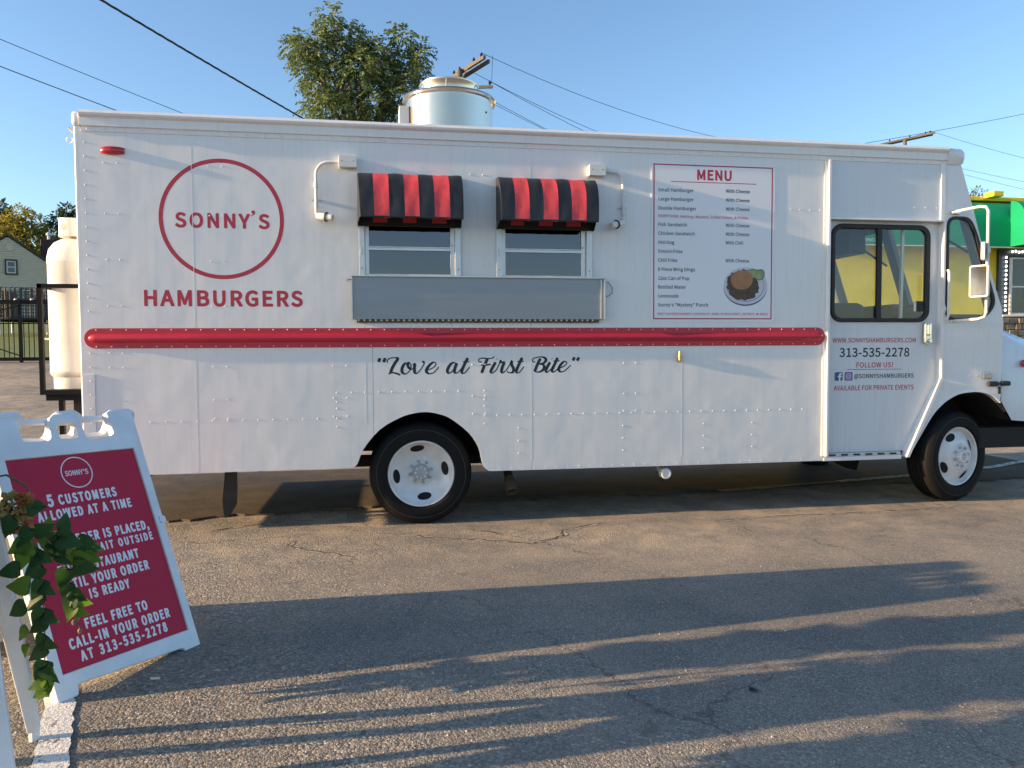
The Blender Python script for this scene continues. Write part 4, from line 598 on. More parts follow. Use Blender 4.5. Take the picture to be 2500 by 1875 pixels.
far_tree('spruce_tree', 'blackish evergreen tree just left of the propane cylinder top', -26.6, 67, 5.0, [(0,0,8.6,0.7),(-0.6,0,7.8,0.9),(0.7,0,7.6,1.0),(-0.9,0,6.4,1.3),(0.6,0,6.2,1.5),(0,0,4.8,2.0),(-1.4,0,4.6,1.2),(1.4,0,4.4,1.6),(0,0,3,2.2)], 'leaf_dark', 450, 0.32, 0.45, 14)
far_tree('russet_tree', 'dark russet-leaved tree showing beside the rear corner of the truck', -24.2, 66, 5.0, [(0.2,0,9.6,0.8),(-0.3,0,8.6,1.0),(0.8,0,8.4,1.2),(-0.3,0,7.0,1.3),(0.9,0,6.6,1.6),(0,0,5.0,1.8),(1.6,0,5,1.6),(0,0,3.2,2.0)], 'leaf_russet', 450, 0.3, 0.5, 15)
far_tree('roadside_tree', 'small distant tree peeking over the yellow roof edge', 39.6, 40, 5.0, [(0,0,6.6,0.5),(-0.6,0,6.2,0.55),(0.7,0,6.3,0.5),(0.2,0,5.7,0.8),(-0.8,0,5.2,0.8),(0.9,0,5.2,0.8),(0,0,4,1.4)], 'leaf_mid', 350, 0.18, 0.5, 16)

# ------------------------------------------------------------------ pale gabled house
mat('siding', (0.60, 0.52, 0.39), 0.7, var=0.05, vscale=3); mat('trim_brown', (0.045, 0.035, 0.03), 0.7, var=0.2); mat('shingle', (0.06, 0.05, 0.045), 0.9, var=0.3, vscale=8)
mat('brick_dark', (0.055, 0.03, 0.03), 0.85, var=0.3, vscale=10, bump=0.5, bscale=20); mat('sash_white', (0.62, 0.62, 0.6), 0.5, var=0.05); mat('pane_far', (0.03, 0.04, 0.055), 0.08, spec=0.8, var=0.2, vscale=2)
mat('door_far', (0.05, 0.04, 0.04), 0.6, var=0.2)
HY = 50.0; HXc = -24.15; HZ0 = gz(HXc, HY) - 0.1; EAVE = 6.6; PEAK = 9.0
hs = thing('gabled_house', 'pale clapboard house with a steep gable beyond the black fence', 'house', (HXc, HY, HZ0))
hw = 3.3
def half(z): return hw if z < EAVE else hw * max(0.0, (PEAK - z) / (PEAK - EAVE))
b = MB(); z = HZ0
while z < PEAK - 0.05:
    z1 = min(z + 0.155, PEAK); w0, w1 = half(z), half(z1)
    b.add([(HXc - w0, HY - 0.06, z), (HXc + w0, HY - 0.06, z), (HXc + w1, HY, z1), (HXc - w1, HY, z1), (HXc - w0, HY, z), (HXc + w0, HY, z)], [(0, 1, 2, 3), (4, 5, 1, 0)]); z = z1
for sx in (-1, 1):
    z = HZ0
    while z < EAVE:
        z1 = z + 0.155; x = HXc + sx * hw
        b.add([(x + sx * 0.035, HY, z), (x + sx * 0.035, HY + 8, z), (x, HY + 8, z1), (x, HY, z1)], [(0, 1, 2, 3)]); z = z1
b.add([(HXc - hw, HY + 8, HZ0), (HXc + hw, HY + 8, HZ0), (HXc + hw, HY + 8, EAVE), (HXc, HY + 8, PEAK), (HXc - hw, HY + 8, EAVE)], [(0, 1, 2, 3, 4)])
b.build('clapboard_wall', 'siding', hs)
sl = (PEAK - EAVE) / hw
b = MB()
for sx in (-1, 1):
    A = (HXc, PEAK + 0.06); B_ = (HXc + sx * (hw + 0.35), PEAK + 0.06 - sl * (hw + 0.35))
    b.add([(A[0], HY - 0.12, A[1]), (B_[0], HY - 0.12, B_[1]), (B_[0], HY + 8.2, B_[1]), (A[0], HY + 8.2, A[1]), (A[0], HY - 0.12, A[1] + 0.14), (B_[0], HY - 0.12, B_[1] + 0.14), (B_[0], HY + 8.2, B_[1] + 0.14), (A[0], HY + 8.2, A[1] + 0.14)],
          [(0, 1, 2, 3), (4, 5, 6, 7), (0, 1, 5, 4), (1, 2, 6, 5), (2, 3, 7, 6), (3, 0, 4, 7)])
roof = b.build('roof', 'shingle', hs)
MB().box(-22.25, -21.2, HY + 1.2, HY + 2.0, 6.6, 9.15).build('chimney', 'brick_dark', roof, bevel=0.03)
MB().lathe([(0.09, 0), (0.09, 0.3), (0.16, 0.32), (0.16, 0.45), (0.02, 0.55)], (-21.75, HY + 1.6, 9.15), seg=10).build('chimney_pot', 'sash_white', roof)
def far_window(par, x0, x1, z0, z1, y, t=0.09):
    w = MB()
    for a in ((x0 - t, x1 + t, z1, z1 + t), (x0 - t, x1 + t, z0 - t, z0), (x0 - t, x0, z0, z1), (x1, x1 + t, z0, z1)): w.box(a[0], a[1], y - 0.09, y, a[2], a[3])
    o = w.build('window', 'trim_brown', par)
    w = MB(); zm = (z0 + z1) / 2
    for a in ((x0, x1, z1 - .07, z1), (x0, x1, z0, z0 + .07), (x0, x0 + .07, z0 + .07, z1 - .07), (x1 - .07, x1, z0 + .07, z1 - .07), (x0 + .07, x1 - .07, zm - .03, zm + .03)): w.box(a[0], a[1], y - 0.07, y - .01, a[2], a[3])
    w.build('sash', 'sash_white', o)
    for za, zb in ((z0 + .07, zm - .03), (zm + .03, z1 - .07)): MB().box(x0 + .07, x1 - .07, y - 0.045, y - 0.02, za, zb).build('pane', 'pane_far', o)
far_window(hs, -24.25, -23.72, 6.6, 7.42, HY - 0.04)
far_window(hs, -23.42, -22.92, 4.7, 5.55, HY - 0.04)
MB().box(-24.55, -23.72, HY - .1, HY - .03, HZ0, 5.35).build('door', 'door_far', hs)
MB().lathe([(0.001, 0.06), (0.2, 0.06), (0.24, 0.03), (0.24, 0)], (HXc + 0.12, HY - 0.03, 8.3), 'y', 16).build('gable_vent', 'siding', hs)
MB().dome((-24.05, HY - 0.05, 5.75), 0.1, 0.15).build('porch_lamp', 'sash_white', hs)

hs.rotation_euler = (0, 0, R(23))
# ------------------------------------------------------------------ trampoline on the lawn
mat('net_dark', (0.10, 0.09, 0.075), 0.9, var=0.3, vscale=2); mat('galv', (0.5, 0.5, 0.5), 0.45, metal=0.4, var=0.1); mat('mat_black', (0.02, 0.02, 0.024), 0.7, var=0.2)
tx, ty = -15.2, 31.0; tz = gz(tx, ty)
tr = thing('trampoline', 'round garden trampoline with dark net and pale legs behind the fence', 'trampoline', (tx, ty, tz))
b = MB().lathe([(1.75, 0), (1.78, 0.02), (1.78, 0.1), (1.7, 0.1), (0.01, 0.1)], (tx, ty, tz + 0.62), seg=28); b.build('mat', 'mat_black', tr)
for k in range(6):
    a = R(60 * k + 15); x, y = tx + 1.7 * math.cos(a), ty + 1.7 * math.sin(a)
    MB().tube([(x, y, tz), (x, y, tz + 0.66)], 0.03).build('leg', 'galv', tr)
    MB().tube([(x, y, tz + 0.66), (x, y, tz + 2.05)], 0.03).build('net_pole', 'mat_black', tr)
b = MB()
for k in range(56):
    a = R(360 / 56 * k); x, y = tx + 1.68 * math.cos(a), ty + 1.68 * math.sin(a); b.tube([(x, y, tz + 0.7), (x, y, tz + 1.98)], 0.035, 4, False)
for k in range(9): b.lathe([(1.68, 0), (1.68, 0.035)], (tx, ty, tz + 0.75 + k * 0.15), seg=28)
stuff(b.build('net', 'net_dark', tr))

# ------------------------------------------------------------------ black metal fence
mat('black_metal', (0.006, 0.006, 0.007), 0.6, spec=0.2, var=0.3, vscale=9, bump=0.1)
FY = 18.0; fz = gz(0, FY); FT = fz + 1.78
fe = thing('metal_fence', 'black metal picket fence with diagonal braces before the lawn', 'fence', (-9.8, FY, fz))
MB().box(-13.5, -6.0, FY - .03, FY + .03, FT - .12, FT).build('top_rail', 'black_metal', fe)
MB().box(-13.5, -6.0, FY - .03, FY + .03, fz + .05, fz + .15).build('bottom_rail', 'black_metal', fe)
MB().box(-13.5, -6.0, FY - .02, FY + .02, fz + 1.1, fz + 1.13).build('middle_rail', 'black_metal', fe)
for x in (-13.45, -11.75, -10.08, -8.4, -6.75): MB().box(x - .035, x + .035, FY - .04, FY + .04, fz - .1, FT + .03).build('post', 'black_metal', fe)
pk = None
for i in range(57):
    x = -13.4 + i * 0.131
    if pk is None: pk = MB().box(-.009, .009, -.009, .009, fz + .15, FT - .12).build('picket', 'black_metal', fe); o = pk
    else: o = pk.copy(); COL.objects.link(o)
    o.location = (x, FY, 0)
MB().bar((-11.6, FY - .045, fz + 1.15), (-10.1, FY - .045, FT - .16), .03).build('brace', 'black_metal', fe)
MB().bar((-11.6, FY - .045, fz + .75), (-10.1, FY - .045, fz + .2), .03).build('brace', 'black_metal', fe)
for i in range(3): MB().dome((-10.6 + i * 0.42, FY, FT), 0.05, 0.05, 'z').build('finial', 'galv', fe)

# ------------------------------------------------------------------ utility poles and lines
mat('pole_wood', (0.12, 0.10, 0.08), 0.9, var=0.3, vscale=5, bump=0.5, bscale=30, stretch=(4, 4, 0.6)); mat('insulator', (0.03, 0.03, 0.035), 0.3, var=0.2); mat('wire', (0.015, 0.017, 0.02), 0.6, var=0.1)
def arm(par, c, d, L, w=0.11, h=0.14):
    d = Vector(d).normalized(); a = Vector(c) - d * L / 2; e = Vector(c) + d * L / 2
    return MB().bar(a, e, w, h).build('crossarm', 'pole_wood', par, bevel=0.01)
def insul(par, p): return MB().lathe([(0.03, 0), (0.03, .05), (.075, .06), (.05, .11), (.08, .12), (.055, .18), (.02, .24)], p, seg=8).build('insulator', 'insulator', par)
p1 = thing('utility_pole', 'wooden utility pole with double crossarm showing above the roof fan', 'utility pole', (4.15, 34, gz(4, 34)), 'wooden utility poles')
MB().tube([(4.12, 34, gz(4, 34) - .3), (4.15, 34, 9), (4.2, 34, 15.75)], [.2, .18, .16], 12).build('pole', 'pole_wood', p1, smooth=True)
ad = Vector((0.80, -1.9, 0.0))
arm(p1, (4.55, 33.7, 15.72), ad, 3.5, .14, .18); arm(p1, (4.85, 34.0, 15.68), ad, 3.3, .14, .18)
arm(p1, (4.95, 33.9, 14.85), (1, -.35, -.04), 1.9)
for t in (-1.4, -.8, .7, 1.45): insul(p1, Vector((4.55, 33.7, 15.80)) + ad.normalized() * t)
insul(p1, (5.7, 33.63, 14.9)); insul(p1, (4.1, 34.2, 14.95))
MB().bar((4.25, 33.9, 15.2), (4.75, 33.3, 15.9), .03, .05).build('brace', 'pole_wood', p1)
p2 = thing('utility_pole', 'farther wooden utility pole whose crossarm clears the roof near the cab', 'utility pole', (48.9, 60, gz(48, 60)), 'wooden utility poles')
MB().tube([(48.9, 60, gz(48, 60) - .3), (48.9, 60, 21.0)], [.22, .17], 12).build('pole', 'pole_wood', p2, smooth=True)
arm(p2, (49.0, 59.8, 20.95), (1.0, -0.9, .12), 4.6, .14, .17); arm(p2, (49.0, 60.1, 20.85), (1.0, -0.9, .12), 4.6, .14, .17)
for t in (-1.5, .2, 1.5, 1.9): insul(p2, Vector((49.0, 59.8, 21.0)) + Vector((1, -.9, .12)).normalized() * t)
def wire(label, a, b, sag, r=0.012, n=26, twist=0):
    a = Vector(a); b = Vector(b); w = MB(); pts = []
    for i in range(n + 1):
        t = i / n; p = a.lerp(b, t); p.z -= sag * 4 * t * (1 - t); pts.append(p)
    if twist:
        fine = []
        for i in range(len(pts) - 1):
            for k in range(14): fine.append(pts[i].lerp(pts[i + 1], k / 14))
        for ph in range(3):
            q = [p + Vector((0, math.cos(i * 0.55 + ph * 2.09), math.sin(i * 0.55 + ph * 2.09))) * r * 0.9 for i, p in enumerate(fine)]
            w.tube(q, r, 4, False)
    else: w.tube(pts, r, 5)
    return tag(w.build('power_line', 'wire'), label, 'power line', 'overhead lines')
T1 = [Vector((4.55, 33.7, 16.02)) + ad.normalized() * t for t in (1.45, .7, -.8, -1.4)]
T2 = [Vector((49.0, 59.8, 21.2)) + Vector((1, -.9, .12)).normalized() * t for t in (1.9, 1.5, .2, -1.5)]
wire('topmost thin line sagging from the roof-fan pole to the cab pole', T1[0], T2[0], 3.0, .014)
wire('second thin line from the top right of the roof fan', T1[1] + Vector((0, 0, -.75)), T2[1] + Vector((0, 0, -3)), 3.4, .013)
wire('third thin line fanning out right of the roof fan', T1[2] + Vector((0.3, 0, -1.1)), T2[2] + Vector((0, 0, -5)), 3.3, .013)
wire('fourth thin line fanning out right of the roof fan', (5.7, 33.63, 15.1), (50.5, 58.5, 15.0), 3.0, .013)
wire('fifth thin line fanning out right of the roof fan', (5.2, 33.8, 14.5), (50.5, 58.5, 13.0), 2.8, .013)
wire('lowest thin line leaving the side of the roof fan', (4.3, 34, 13.6), (50, 58.5, 10.6), 2.4, .013)
wire('short jumper line looping under the double crossarm', T1[0] + Vector((.55, 0, -.1)), (5.75, 33.6, 15.0), .5, .012, 10)
wire('line descending from the cab pole past the roof front', T2[0], (72, 52, 15.2), .6, .016)
wire('upper of two lines crossing above the green awning', (50.5, 58.5, 18.6), (74, 50, 12.9), .5, .015)
wire('lower of two lines crossing above the green awning', (50.5, 58.5, 18.2), (74, 50, 11.6), .5, .015)
wire('dark line rising to the right edge above the cab', (22.2, 34, 12.0), (40, 34, 15.6), .12, .014)
wire('thick twisted cable sloping down behind the roof from upper left', (-7.9, 5.5, 8.6), (4.15, 34, 9.0), .25, .016, 24, 1)
wire('upper thin line of the pair at the upper left', (-14.0, 10.5, 10.15), (4.1, 34, 8.4), .35, .010)
wire('lower thin line of the pair at the upper left', (-14.0, 10.5, 9.45), (4.1, 34, 7.7), .35, .013)

# ------------------------------------------------------------------ yellow and green building on the right
mat('yellow_wall', (0.86, 0.66, 0.05), 0.7, var=0.12, vscale=1.5, bump=0.1); mat('green_canvas', (0.0, 0.26, 0.11), 0.6, var=0.15, vscale=1.2, bump=0.15, bscale=12, spec=0.3)
mat('white_paint', (0.72, 0.71, 0.68), 0.5, var=0.04); mat('stone', (0.16, 0.13, 0.10), 0.85, col2=(0.30, 0.24, 0.17), vscale=5, bump=1.0, bscale=14); mat('dark_frame', (0.02, 0.035, 0.05), 0.5, var=0.2)
mat('pane_shop', (0.05, 0.055, 0.06), 0.1, spec=0.7, var=0.3, vscale=1.5); mat('alu', (0.6, 0.6, 0.58), 0.4, metal=0.5, var=0.06)
mb_ = bpy.data.materials.new('bulb'); mb_.use_nodes = True; MATS['bulb'] = mb_
mb_.node_tree.nodes['Principled BSDF'].inputs['Emission Color'].default_value = (1, 0.97, 0.9, 1); mb_.node_tree.nodes['Principled BSDF'].inputs['Emission Strength'].default_value = 2.0
BY = 12.0; bz = gz(14, BY) - .05
bd = thing('yellow_building', 'yellow roadside shop with green barrel awning beyond the cab', 'building', (15, BY, bz))
MB().box(10.2, 26, BY, BY + 9, bz, 5.15).build('wall', 'yellow_wall', bd)
MB().box(10.0, 26.2, BY - .25, BY + 9.2, 5.15, 5.26).build('roof_edge', 'yellow_wall', bd, bevel=.02)
MB().box(15.40, 15.70, BY - .6, BY - .26, 5.20, 5.34).build('roof_spout', 'yellow_wall', bd, bevel=.02)
def awning_barrel(x0, x1, y0, zt, zb, d, cap=True):
    prof = [(y0, zt)] + [(y0 - d * math.sin(R(a)), zt - (zt - zb) * 0.55 * (1 - math.cos(R(a)))) for a in range(15, 91, 15)] + [(y0 - d, zb)]
    m = MB().extrude_x(prof, x0, x1, closed=False); n = len(prof)
    for x in (x0, x1): m.add([(x, y, z) for y, z in prof] + [(x, y0, zb)], [tuple(range(n + 1))])
    return m
awning_barrel(11.2, 26, BY - .02, 5.12, 3.89, .8).build('awning', 'green_canvas', bd, smooth=True)
awning_barrel(15.72, 16.62, BY - .8, 5.04, 3.90, .5).build('awning_bay', 'green_canvas', bd, smooth=True)
text2d('awning_lettering', 'VEHICLE', 11.60, 12.02, 3.96, .075, 'white_paint', bd, y=BY - .835)
MB().box(11.2, 26, BY - .84, BY - .815, 3.868, 3.89).build('awning_hem', 'white_paint', bd)
sw = MB().box(16.06, 18.6, BY - .08, BY, 1.4, 3.93).build('shop_window', 'dark_frame', bd)
for x0, x1 in ((16.42, 16.83), (16.88, 17.6), (17.65, 18.4)):
    for z0, z1 in ((2.98, 3.68), (2.28, 2.93)):
        MB().box(x0, x1, BY - .11, BY - .085, z0, z1).build('pane', 'pane_shop', sw)
for x in (16.40, 16.855, 17.625, 18.42): MB().box(x - .022, x + .022, BY - .14, BY - .083, 2.2, 3.72).build('mullion', 'alu', sw)
for z in (2.955, 3.70, 2.25): MB().box(16.38, 18.44, BY - .137, BY - .086, z - .02, z + .02).build('transom', 'alu', sw)
bl = None
for i in range(34):
    if i < 13: loc = (16.24 + 0.0 * i, BY - .13, 3.72 - i * .115)
    else: loc = (16.42 + (i - 13) * .1, BY - .13, 3.86 + .012 * (i % 3))
    if bl is None: bl = MB().lathe([(.001, -.03), (.02, -.02), (.025, 0), (.015, .02), (.012, .03)], (0, 0, 0), seg=8).build('light_bulb', 'bulb', sw); o = bl
    else: o = bl.copy(); COL.objects.link(o)
    o.location = loc
# stone base, stone by stone
mo = MB().box(16.05, 20, BY - .1, BY - .01, bz, 2.2).build('stone_base', 'trim_brown', bd)
rr = random.Random(3); z = bz + .03; ns = 0
while z < 2.14 and ns < 150:
    h = rr.uniform(.09, .17); x = 16.06
    while x < 18.2:
        w = rr.uniform(.12, .32); MB().box(x + .008, x + w - .008, BY - .1 - rr.uniform(.015, .05), BY - .099, z, min(z + h - .014, 2.18)).build('stone', 'stone', mo, bevel=.012, seg=1); x += w; ns += 1
    z += h
rl = thing('pipe_railing', 'white pipe railing in front of the stone base of the yellow shop', 'railing', (17, 10.6, gz(17, 10.6)))
for z in (1.45, 2.13): MB().tube([(15.0, 10.6, z), (20, 10.6, z + .08)], .03).build('rail', 'white_paint', rl)
for x in (16.6, 18.4, 20): MB().tube([(x, 10.6, gz(x, 10.6) - .05), (x, 10.6, 2.22)], .03).build('post', 'white_paint', rl)
# ------------------------------------------------------------------ food truck
# white painted sheet metal with faint waviness, streaks and road film
def paint_truck(name, col, rough, wav=0.25, coat=0.35):
    m = mat(name, col, rough, coat=coat, spec=0.5); n = m.node_tree.nodes; l = m.node_tree.links; p = n['Principled BSDF']
    p.inputs['Coat Roughness'].default_value = 0.09
    tc = n.new('ShaderNodeTexCoord')
    mp = n.new('ShaderNodeMapping'); mp.inputs['Scale'].default_value = (7, 7, 0.35); l.new(tc.outputs['Object'], mp.inputs[0])
    s = n.new('ShaderNodeTexNoise'); s.inputs['Scale'].default_value = 4; s.inputs['Detail'].default_value = 6; s.inputs['Roughness'].default_value = 0.7; l.new(mp.outputs[0], s.inputs[0])
    r = n.new('ShaderNodeValToRGB'); r.color_ramp.elements[0].position = 0.28; r.color_ramp.elements[1].position = 0.52
    r.color_ramp.elements[0].color = (col[0] * .93, col[1] * .925, col[2] * .915, 1); r.color_ramp.elements[1].color = (*col, 1); l.new(s.outputs[0], r.inputs[0])
    k = n.new('ShaderNodeTexNoise'); k.inputs['Scale'].default_value = 130; k.inputs['Detail'].default_value = 3; l.new(tc.outputs['Object'], k.inputs[0])
    r3 = n.new('ShaderNodeValToRGB'); r3.color_ramp.elements[0].position = 0.70; r3.color_ramp.elements[1].position = 0.78; r3.color_ramp.elements[0].color = (1, 1, 1, 1); r3.color_ramp.elements[1].color = (.72, .68, .62, 1); l.new(k.outputs[0], r3.inputs[0])
    mx = n.new('ShaderNodeMix'); mx.data_type = 'RGBA'; mx.blend_type = 'MULTIPLY'; mx.inputs[0].default_value = 0.6; l.new(r.outputs[0], mx.inputs[6]); l.new(r3.outputs[0], mx.inputs[7])
    l.new(mx.outputs[2], p.inputs['Base Color'])
    w = n.new('ShaderNodeTexNoise'); w.inputs['Scale'].default_value = 2.6; w.inputs['Detail'].default_value = 2; l.new(tc.outputs['Object'], w.inputs[0])
    b = n.new('ShaderNodeBump'); b.inputs['Strength'].default_value = wav; b.inputs['Distance'].default_value = 0.012; l.new(w.outputs[0], b.inputs['Height']); l.new(b.outputs[0], p.inputs['Normal']); l.new(b.outputs[0], p.inputs['Coat Normal'])
    return m
paint_truck('truck_white', (0.765, 0.765, 0.755), 0.34, 0.55)
paint_truck('truck_door', (0.66, 0.69, 0.71), 0.34, 0.35)
paint_truck('truck_sealant', (0.78, 0.78, 0.76), 0.5, 0.3)
mat('red_stripe', (0.50, 0.012, 0.04), 0.42, coat=0.2, var=0.08, vscale=3)
mat('red_vinyl', (0.46, 0.03, 0.055), 0.4, var=0.08, vscale=20); mat('navy_vinyl', (0.012, 0.017, 0.03), 0.4, var=0.15, vscale=20)
mat('rubber', (0.012, 0.013, 0.014), 0.55, var=0.25, vscale=8, bump=0.1); mat('tyre', (0.006, 0.006, 0.007), 0.7, spec=0.2, col2=(0.010, 0.0095, 0.009), vscale=7, bump=0.25, bscale=70)
mat('rubber_grey', (0.05, 0.05, 0.052), 0.6, var=0.3, vscale=9); mat('tyre_dirt', (0.10, 0.075, 0.05), 0.9, var=0.3, vscale=30)
mat('wheel_white', (0.66, 0.64, 0.61), 0.35, col2=(0.80, 0.80, 0.80), vscale=9, coat=0.2); mat('black_hole', (0.004, 0.004, 0.005), 0.8, var=0.2); mat('under_black', (0.012, 0.011, 0.011), 0.8, var=0.4, vscale=6)
mat('awning_black', (0.016, 0.018, 0.021), 0.5, var=0.35, vscale=6, bump=0.35, bscale=14); mat('awning_red', (0.64, 0.06, 0.07), 0.55, var=0.10, vscale=7, bump=0.5, bscale=11)
mat('aluminium', (0.62, 0.63, 0.64), 0.38, metal=0.85, var=0.08, vscale=10, bump=0.05); mat('steel_tray', (0.30, 0.315, 0.34), 0.42, metal=0.9, var=0.06, vscale=3, stretch=(.6, 1, 5), bump=0.08, bscale=5)
mat('fan_alu', (0.64, 0.55, 0.44), 0.2, metal=0.95, col2=(0.55, 0.52, 0.47), vscale=3, bump=0.06, bscale=6); mat('chrome', (0.75, 0.75, 0.75), 0.1, metal=1.0, var=0.03); mat('brass', (0.55, 0.38, 0.16), 0.3, metal=1, var=0.1)
mat('mirror_grey', (0.30, 0.31, 0.33), 0.08, metal=1.0, var=0.03); mat('hub_grey', (0.42, 0.43, 0.44), 0.4, var=0.1, vscale=20); mat('lamp_white', (0.7, 0.69, 0.66), 0.4, var=0.05); mat('red_lens', (0.42, 0.01, 0.015), 0.15, coat=0.8, var=0.15, vscale=30); mat('rust', (0.13, 0.095, 0.06), 0.7, metal=0.4, var=0.4, vscale=20, bump=0.3)
mat('interior_dark', (0.022, 0.025, 0.028), 0.7, var=0.2); mat('interior_cab', (0.16, 0.18, 0.2), 0.6, var=0.15); mat('menu_white', (0.78, 0.79, 0.82), 0.4, var=0.02, vscale=2, coat=0.15)
glass('glass_cab', (0.97, 0.98, 0.94), 0.0); glass('glass_service', (0.14, 0.14, 0.17), 0.10, 0.03); glass('glass_windshield', (0.97, 0.98, 0.94), -0.01)

TR = thing('food_truck', 'long white step van food truck with red stripe and striped awnings', 'food truck', (1.6, 1.15, 0))
W_ = 2.3
ARCH_R = [(-0.213, 0.478), (-0.183, 0.503), (-0.134, 0.617), (-0.013, 0.760), (0.138, 0.848), (0.24, 0.88), (0.345, 0.890), (0.44, 0.873), (0.534, 0.834), (0.675, 0.719), (0.749, 0.606), (0.775, 0.50), (0.79, 0.45), (0.829, 0.416)]
def smooth_poly(p, k=3):
    out = []
    for i in range(len(p) - 1):
        a, b, c, d = (Vector(p[max(0, i - 1)]), Vector(p[i]), Vector(p[i + 1]), Vector(p[min(len(p) - 1, i + 2)]))
        for j in range(k):
            t = j / k; q = 0.5 * ((2 * b) + (c - a) * t + (2 * a - 5 * b + 4 * c - d) * t * t + (3 * b - a - 3 * c + d) * t ** 3); out.append((q.x, q.y))
    out.append(tuple(p[-1])); return out
ARC = smooth_poly(ARCH_R)
G = 0.0012
TH = 0.02
ZM, ZT = 1.462, 2.95
cols = [-2.095, -1.336, -0.112, 1.175, 2.43, 3.70]
def panel(poly, holes=(), name='side_panel', m='truck_white', y=0.0, th=TH):
    return shape2d(name, [poly] + list(holes), m, TR, y, th)
x = cols
panel([(x[0], ZM), (x[1] - G, ZM), (x[1] - G, ZT), (x[0], ZT)])
panel([(x[1] + G, ZM), (x[2] - G, ZM), (x[2] - G, ZT), (x[1] + G, ZT)])
panel([(x[2] + G, ZM), (x[3] - G, ZM), (x[3] - G, 1.95), (0.945, 1.95), (0.945, 2.60), (x[3] - G, 2.60), (x[3] - G, ZT), (x[2] + G, ZT)], [[(-0.100, 1.95), (0.575, 1.95), (0.575, 2.60), (-0.100, 2.60)]])
panel([(x[3] + G, ZM), (x[4] - G, ZM), (x[4] - G, ZT), (x[3] + G, ZT), (x[3] + G, 2.60), (1.618, 2.60), (1.618, 1.95), (x[3] + G, 1.95)])
panel([(x[4] + G, ZM), (x[5], ZM), (x[5], ZT), (x[4] + G, ZT)])
ZM -= 0.002
i0 = min(range(len(ARC)), key=lambda i: abs(ARC[i][0] + 0.075)); 
panel([(x[0], 0.467), (x[1] - G, 0.469), (x[1] - G, ZM), (x[0], ZM)])
panel([(x[1] + G, 0.469), (-0.225, 0.474)] + ARC[:i0 + 1] + [(ARC[i0][0], ZM), (x[1] + G, ZM)])
panel([(ARC[i0][0] + 2 * G, ARC[i0][1] + .002)] + ARC[i0 + 1:] + [(0.86, 0.414), (x[3] - G, 0.413), (x[3] - G, ZM), (ARC[i0][0] + 2 * G, ZM)])
panel([(x[3] + G, 0.413), (x[4] - G, 0.411), (x[4] - G, ZM), (x[3] + G, ZM)])
panel([(x[4] + G, 0.411), (x[5], 0.411), (x[5], ZM), (x[4] + G, ZM)])
for xs_ in (x[1], x[2], x[3], x[4]):
    for z0, z1 in (((1.55, 2.93) if xs_ in (x[1], x[4]) else (2.70, 2.93)), ((.48 if xs_ != x[2] else .80), 1.38)):
        MB().box(xs_ - .0022, xs_ + .0022, -.0006, -.0002, z0, z1).build('seam_sealant', 'truck_sealant', TR)
# far side, rear wall, floor, bulkhead
MB().box(-2.095, 4.80, W_ - .02, W_, .38, 2.95).build('far_wall', 'truck_white', TR)
MB().box(-2.115, -2.096, .0, W_, .47, 3.0).build('rear_wall', 'truck_white', TR)
fl = MB().box(-2.09, 5.3, .09, W_ - .09, .95, 1.0).build('floor', 'under_black', TR)
for a_ in ((-2.08, -.30, .03, W_ - .03, .50, .56), (.92, 3.66, .03, W_ - .03, .44, .52), (3.66, 4.40, .12, W_ - .03, .44, .52), (-.30, .92, .77, 1.45, .50, .56), (4.40, 5.6, .62, 1.7, .50, .56)): MB().box(*a_).build('light_block_pan', 'under_black', fl)  # pans added to close the underside and darken the ground below
MB().box(3.50, 3.53, .03, W_ - .03, 1.0, 3.04).build('bulkhead', 'interior_dark', TR)
MB().box(-2.09, 3.49, .9, .92, 1.0, 3.04).build('kitchen_partition', 'interior_dark', TR)
# rear corner post, cap and plate
MB().lathe([(.033, 0), (.033, 2.50)], (-2.098, .034, .47), seg=20).build('corner_post', 'truck_white', TR, smooth=True)
MB().box(-2.135, -2.072, -.018, .15, 2.968, 3.075).build('corner_cap', 'truck_white', TR, bevel=.028, seg=4)
MB().box(-2.112, -2.028, -.008, -.0005, .47, 1.208).build('corner_plate', 'truck_white', TR, bevel=.002)
MB().tube([(-2.13, .05, 2.93), (-2.17, .05, 2.965)], .012).build('hinge_arm', 'alu', TR); MB().lathe([(.022, -.012), (.022, .012)], (-2.165, .04, 2.88), 'y', 12).build('rear_hook', 'white_paint', TR)
MB().box(-2.15, -2.125, .05, .16, 2.99, 3.04).build('rear_marker_light', 'red_lens', TR, bevel=.008)
# roof with its rail
RP = [(-.006, 2.936), (-.006, 2.968), (-.022, 2.972), (-.024, 3.028), (-.046, 3.042), (-.050, 3.056), (-.040, 3.074), (-.012, 3.086), (.1, 3.105), (.5, 3.14), (1.15, 3.16)]
RP = RP + [(W_ - a, b) for a, b in reversed(RP[:-1])] + [(W_ - .05, 2.936), (W_ - .05, 3.05), (.05, 3.05), (.05, 2.936)]
MB().extrude_x(RP, -2.072, 4.815).build('roof', 'truck_white', TR)
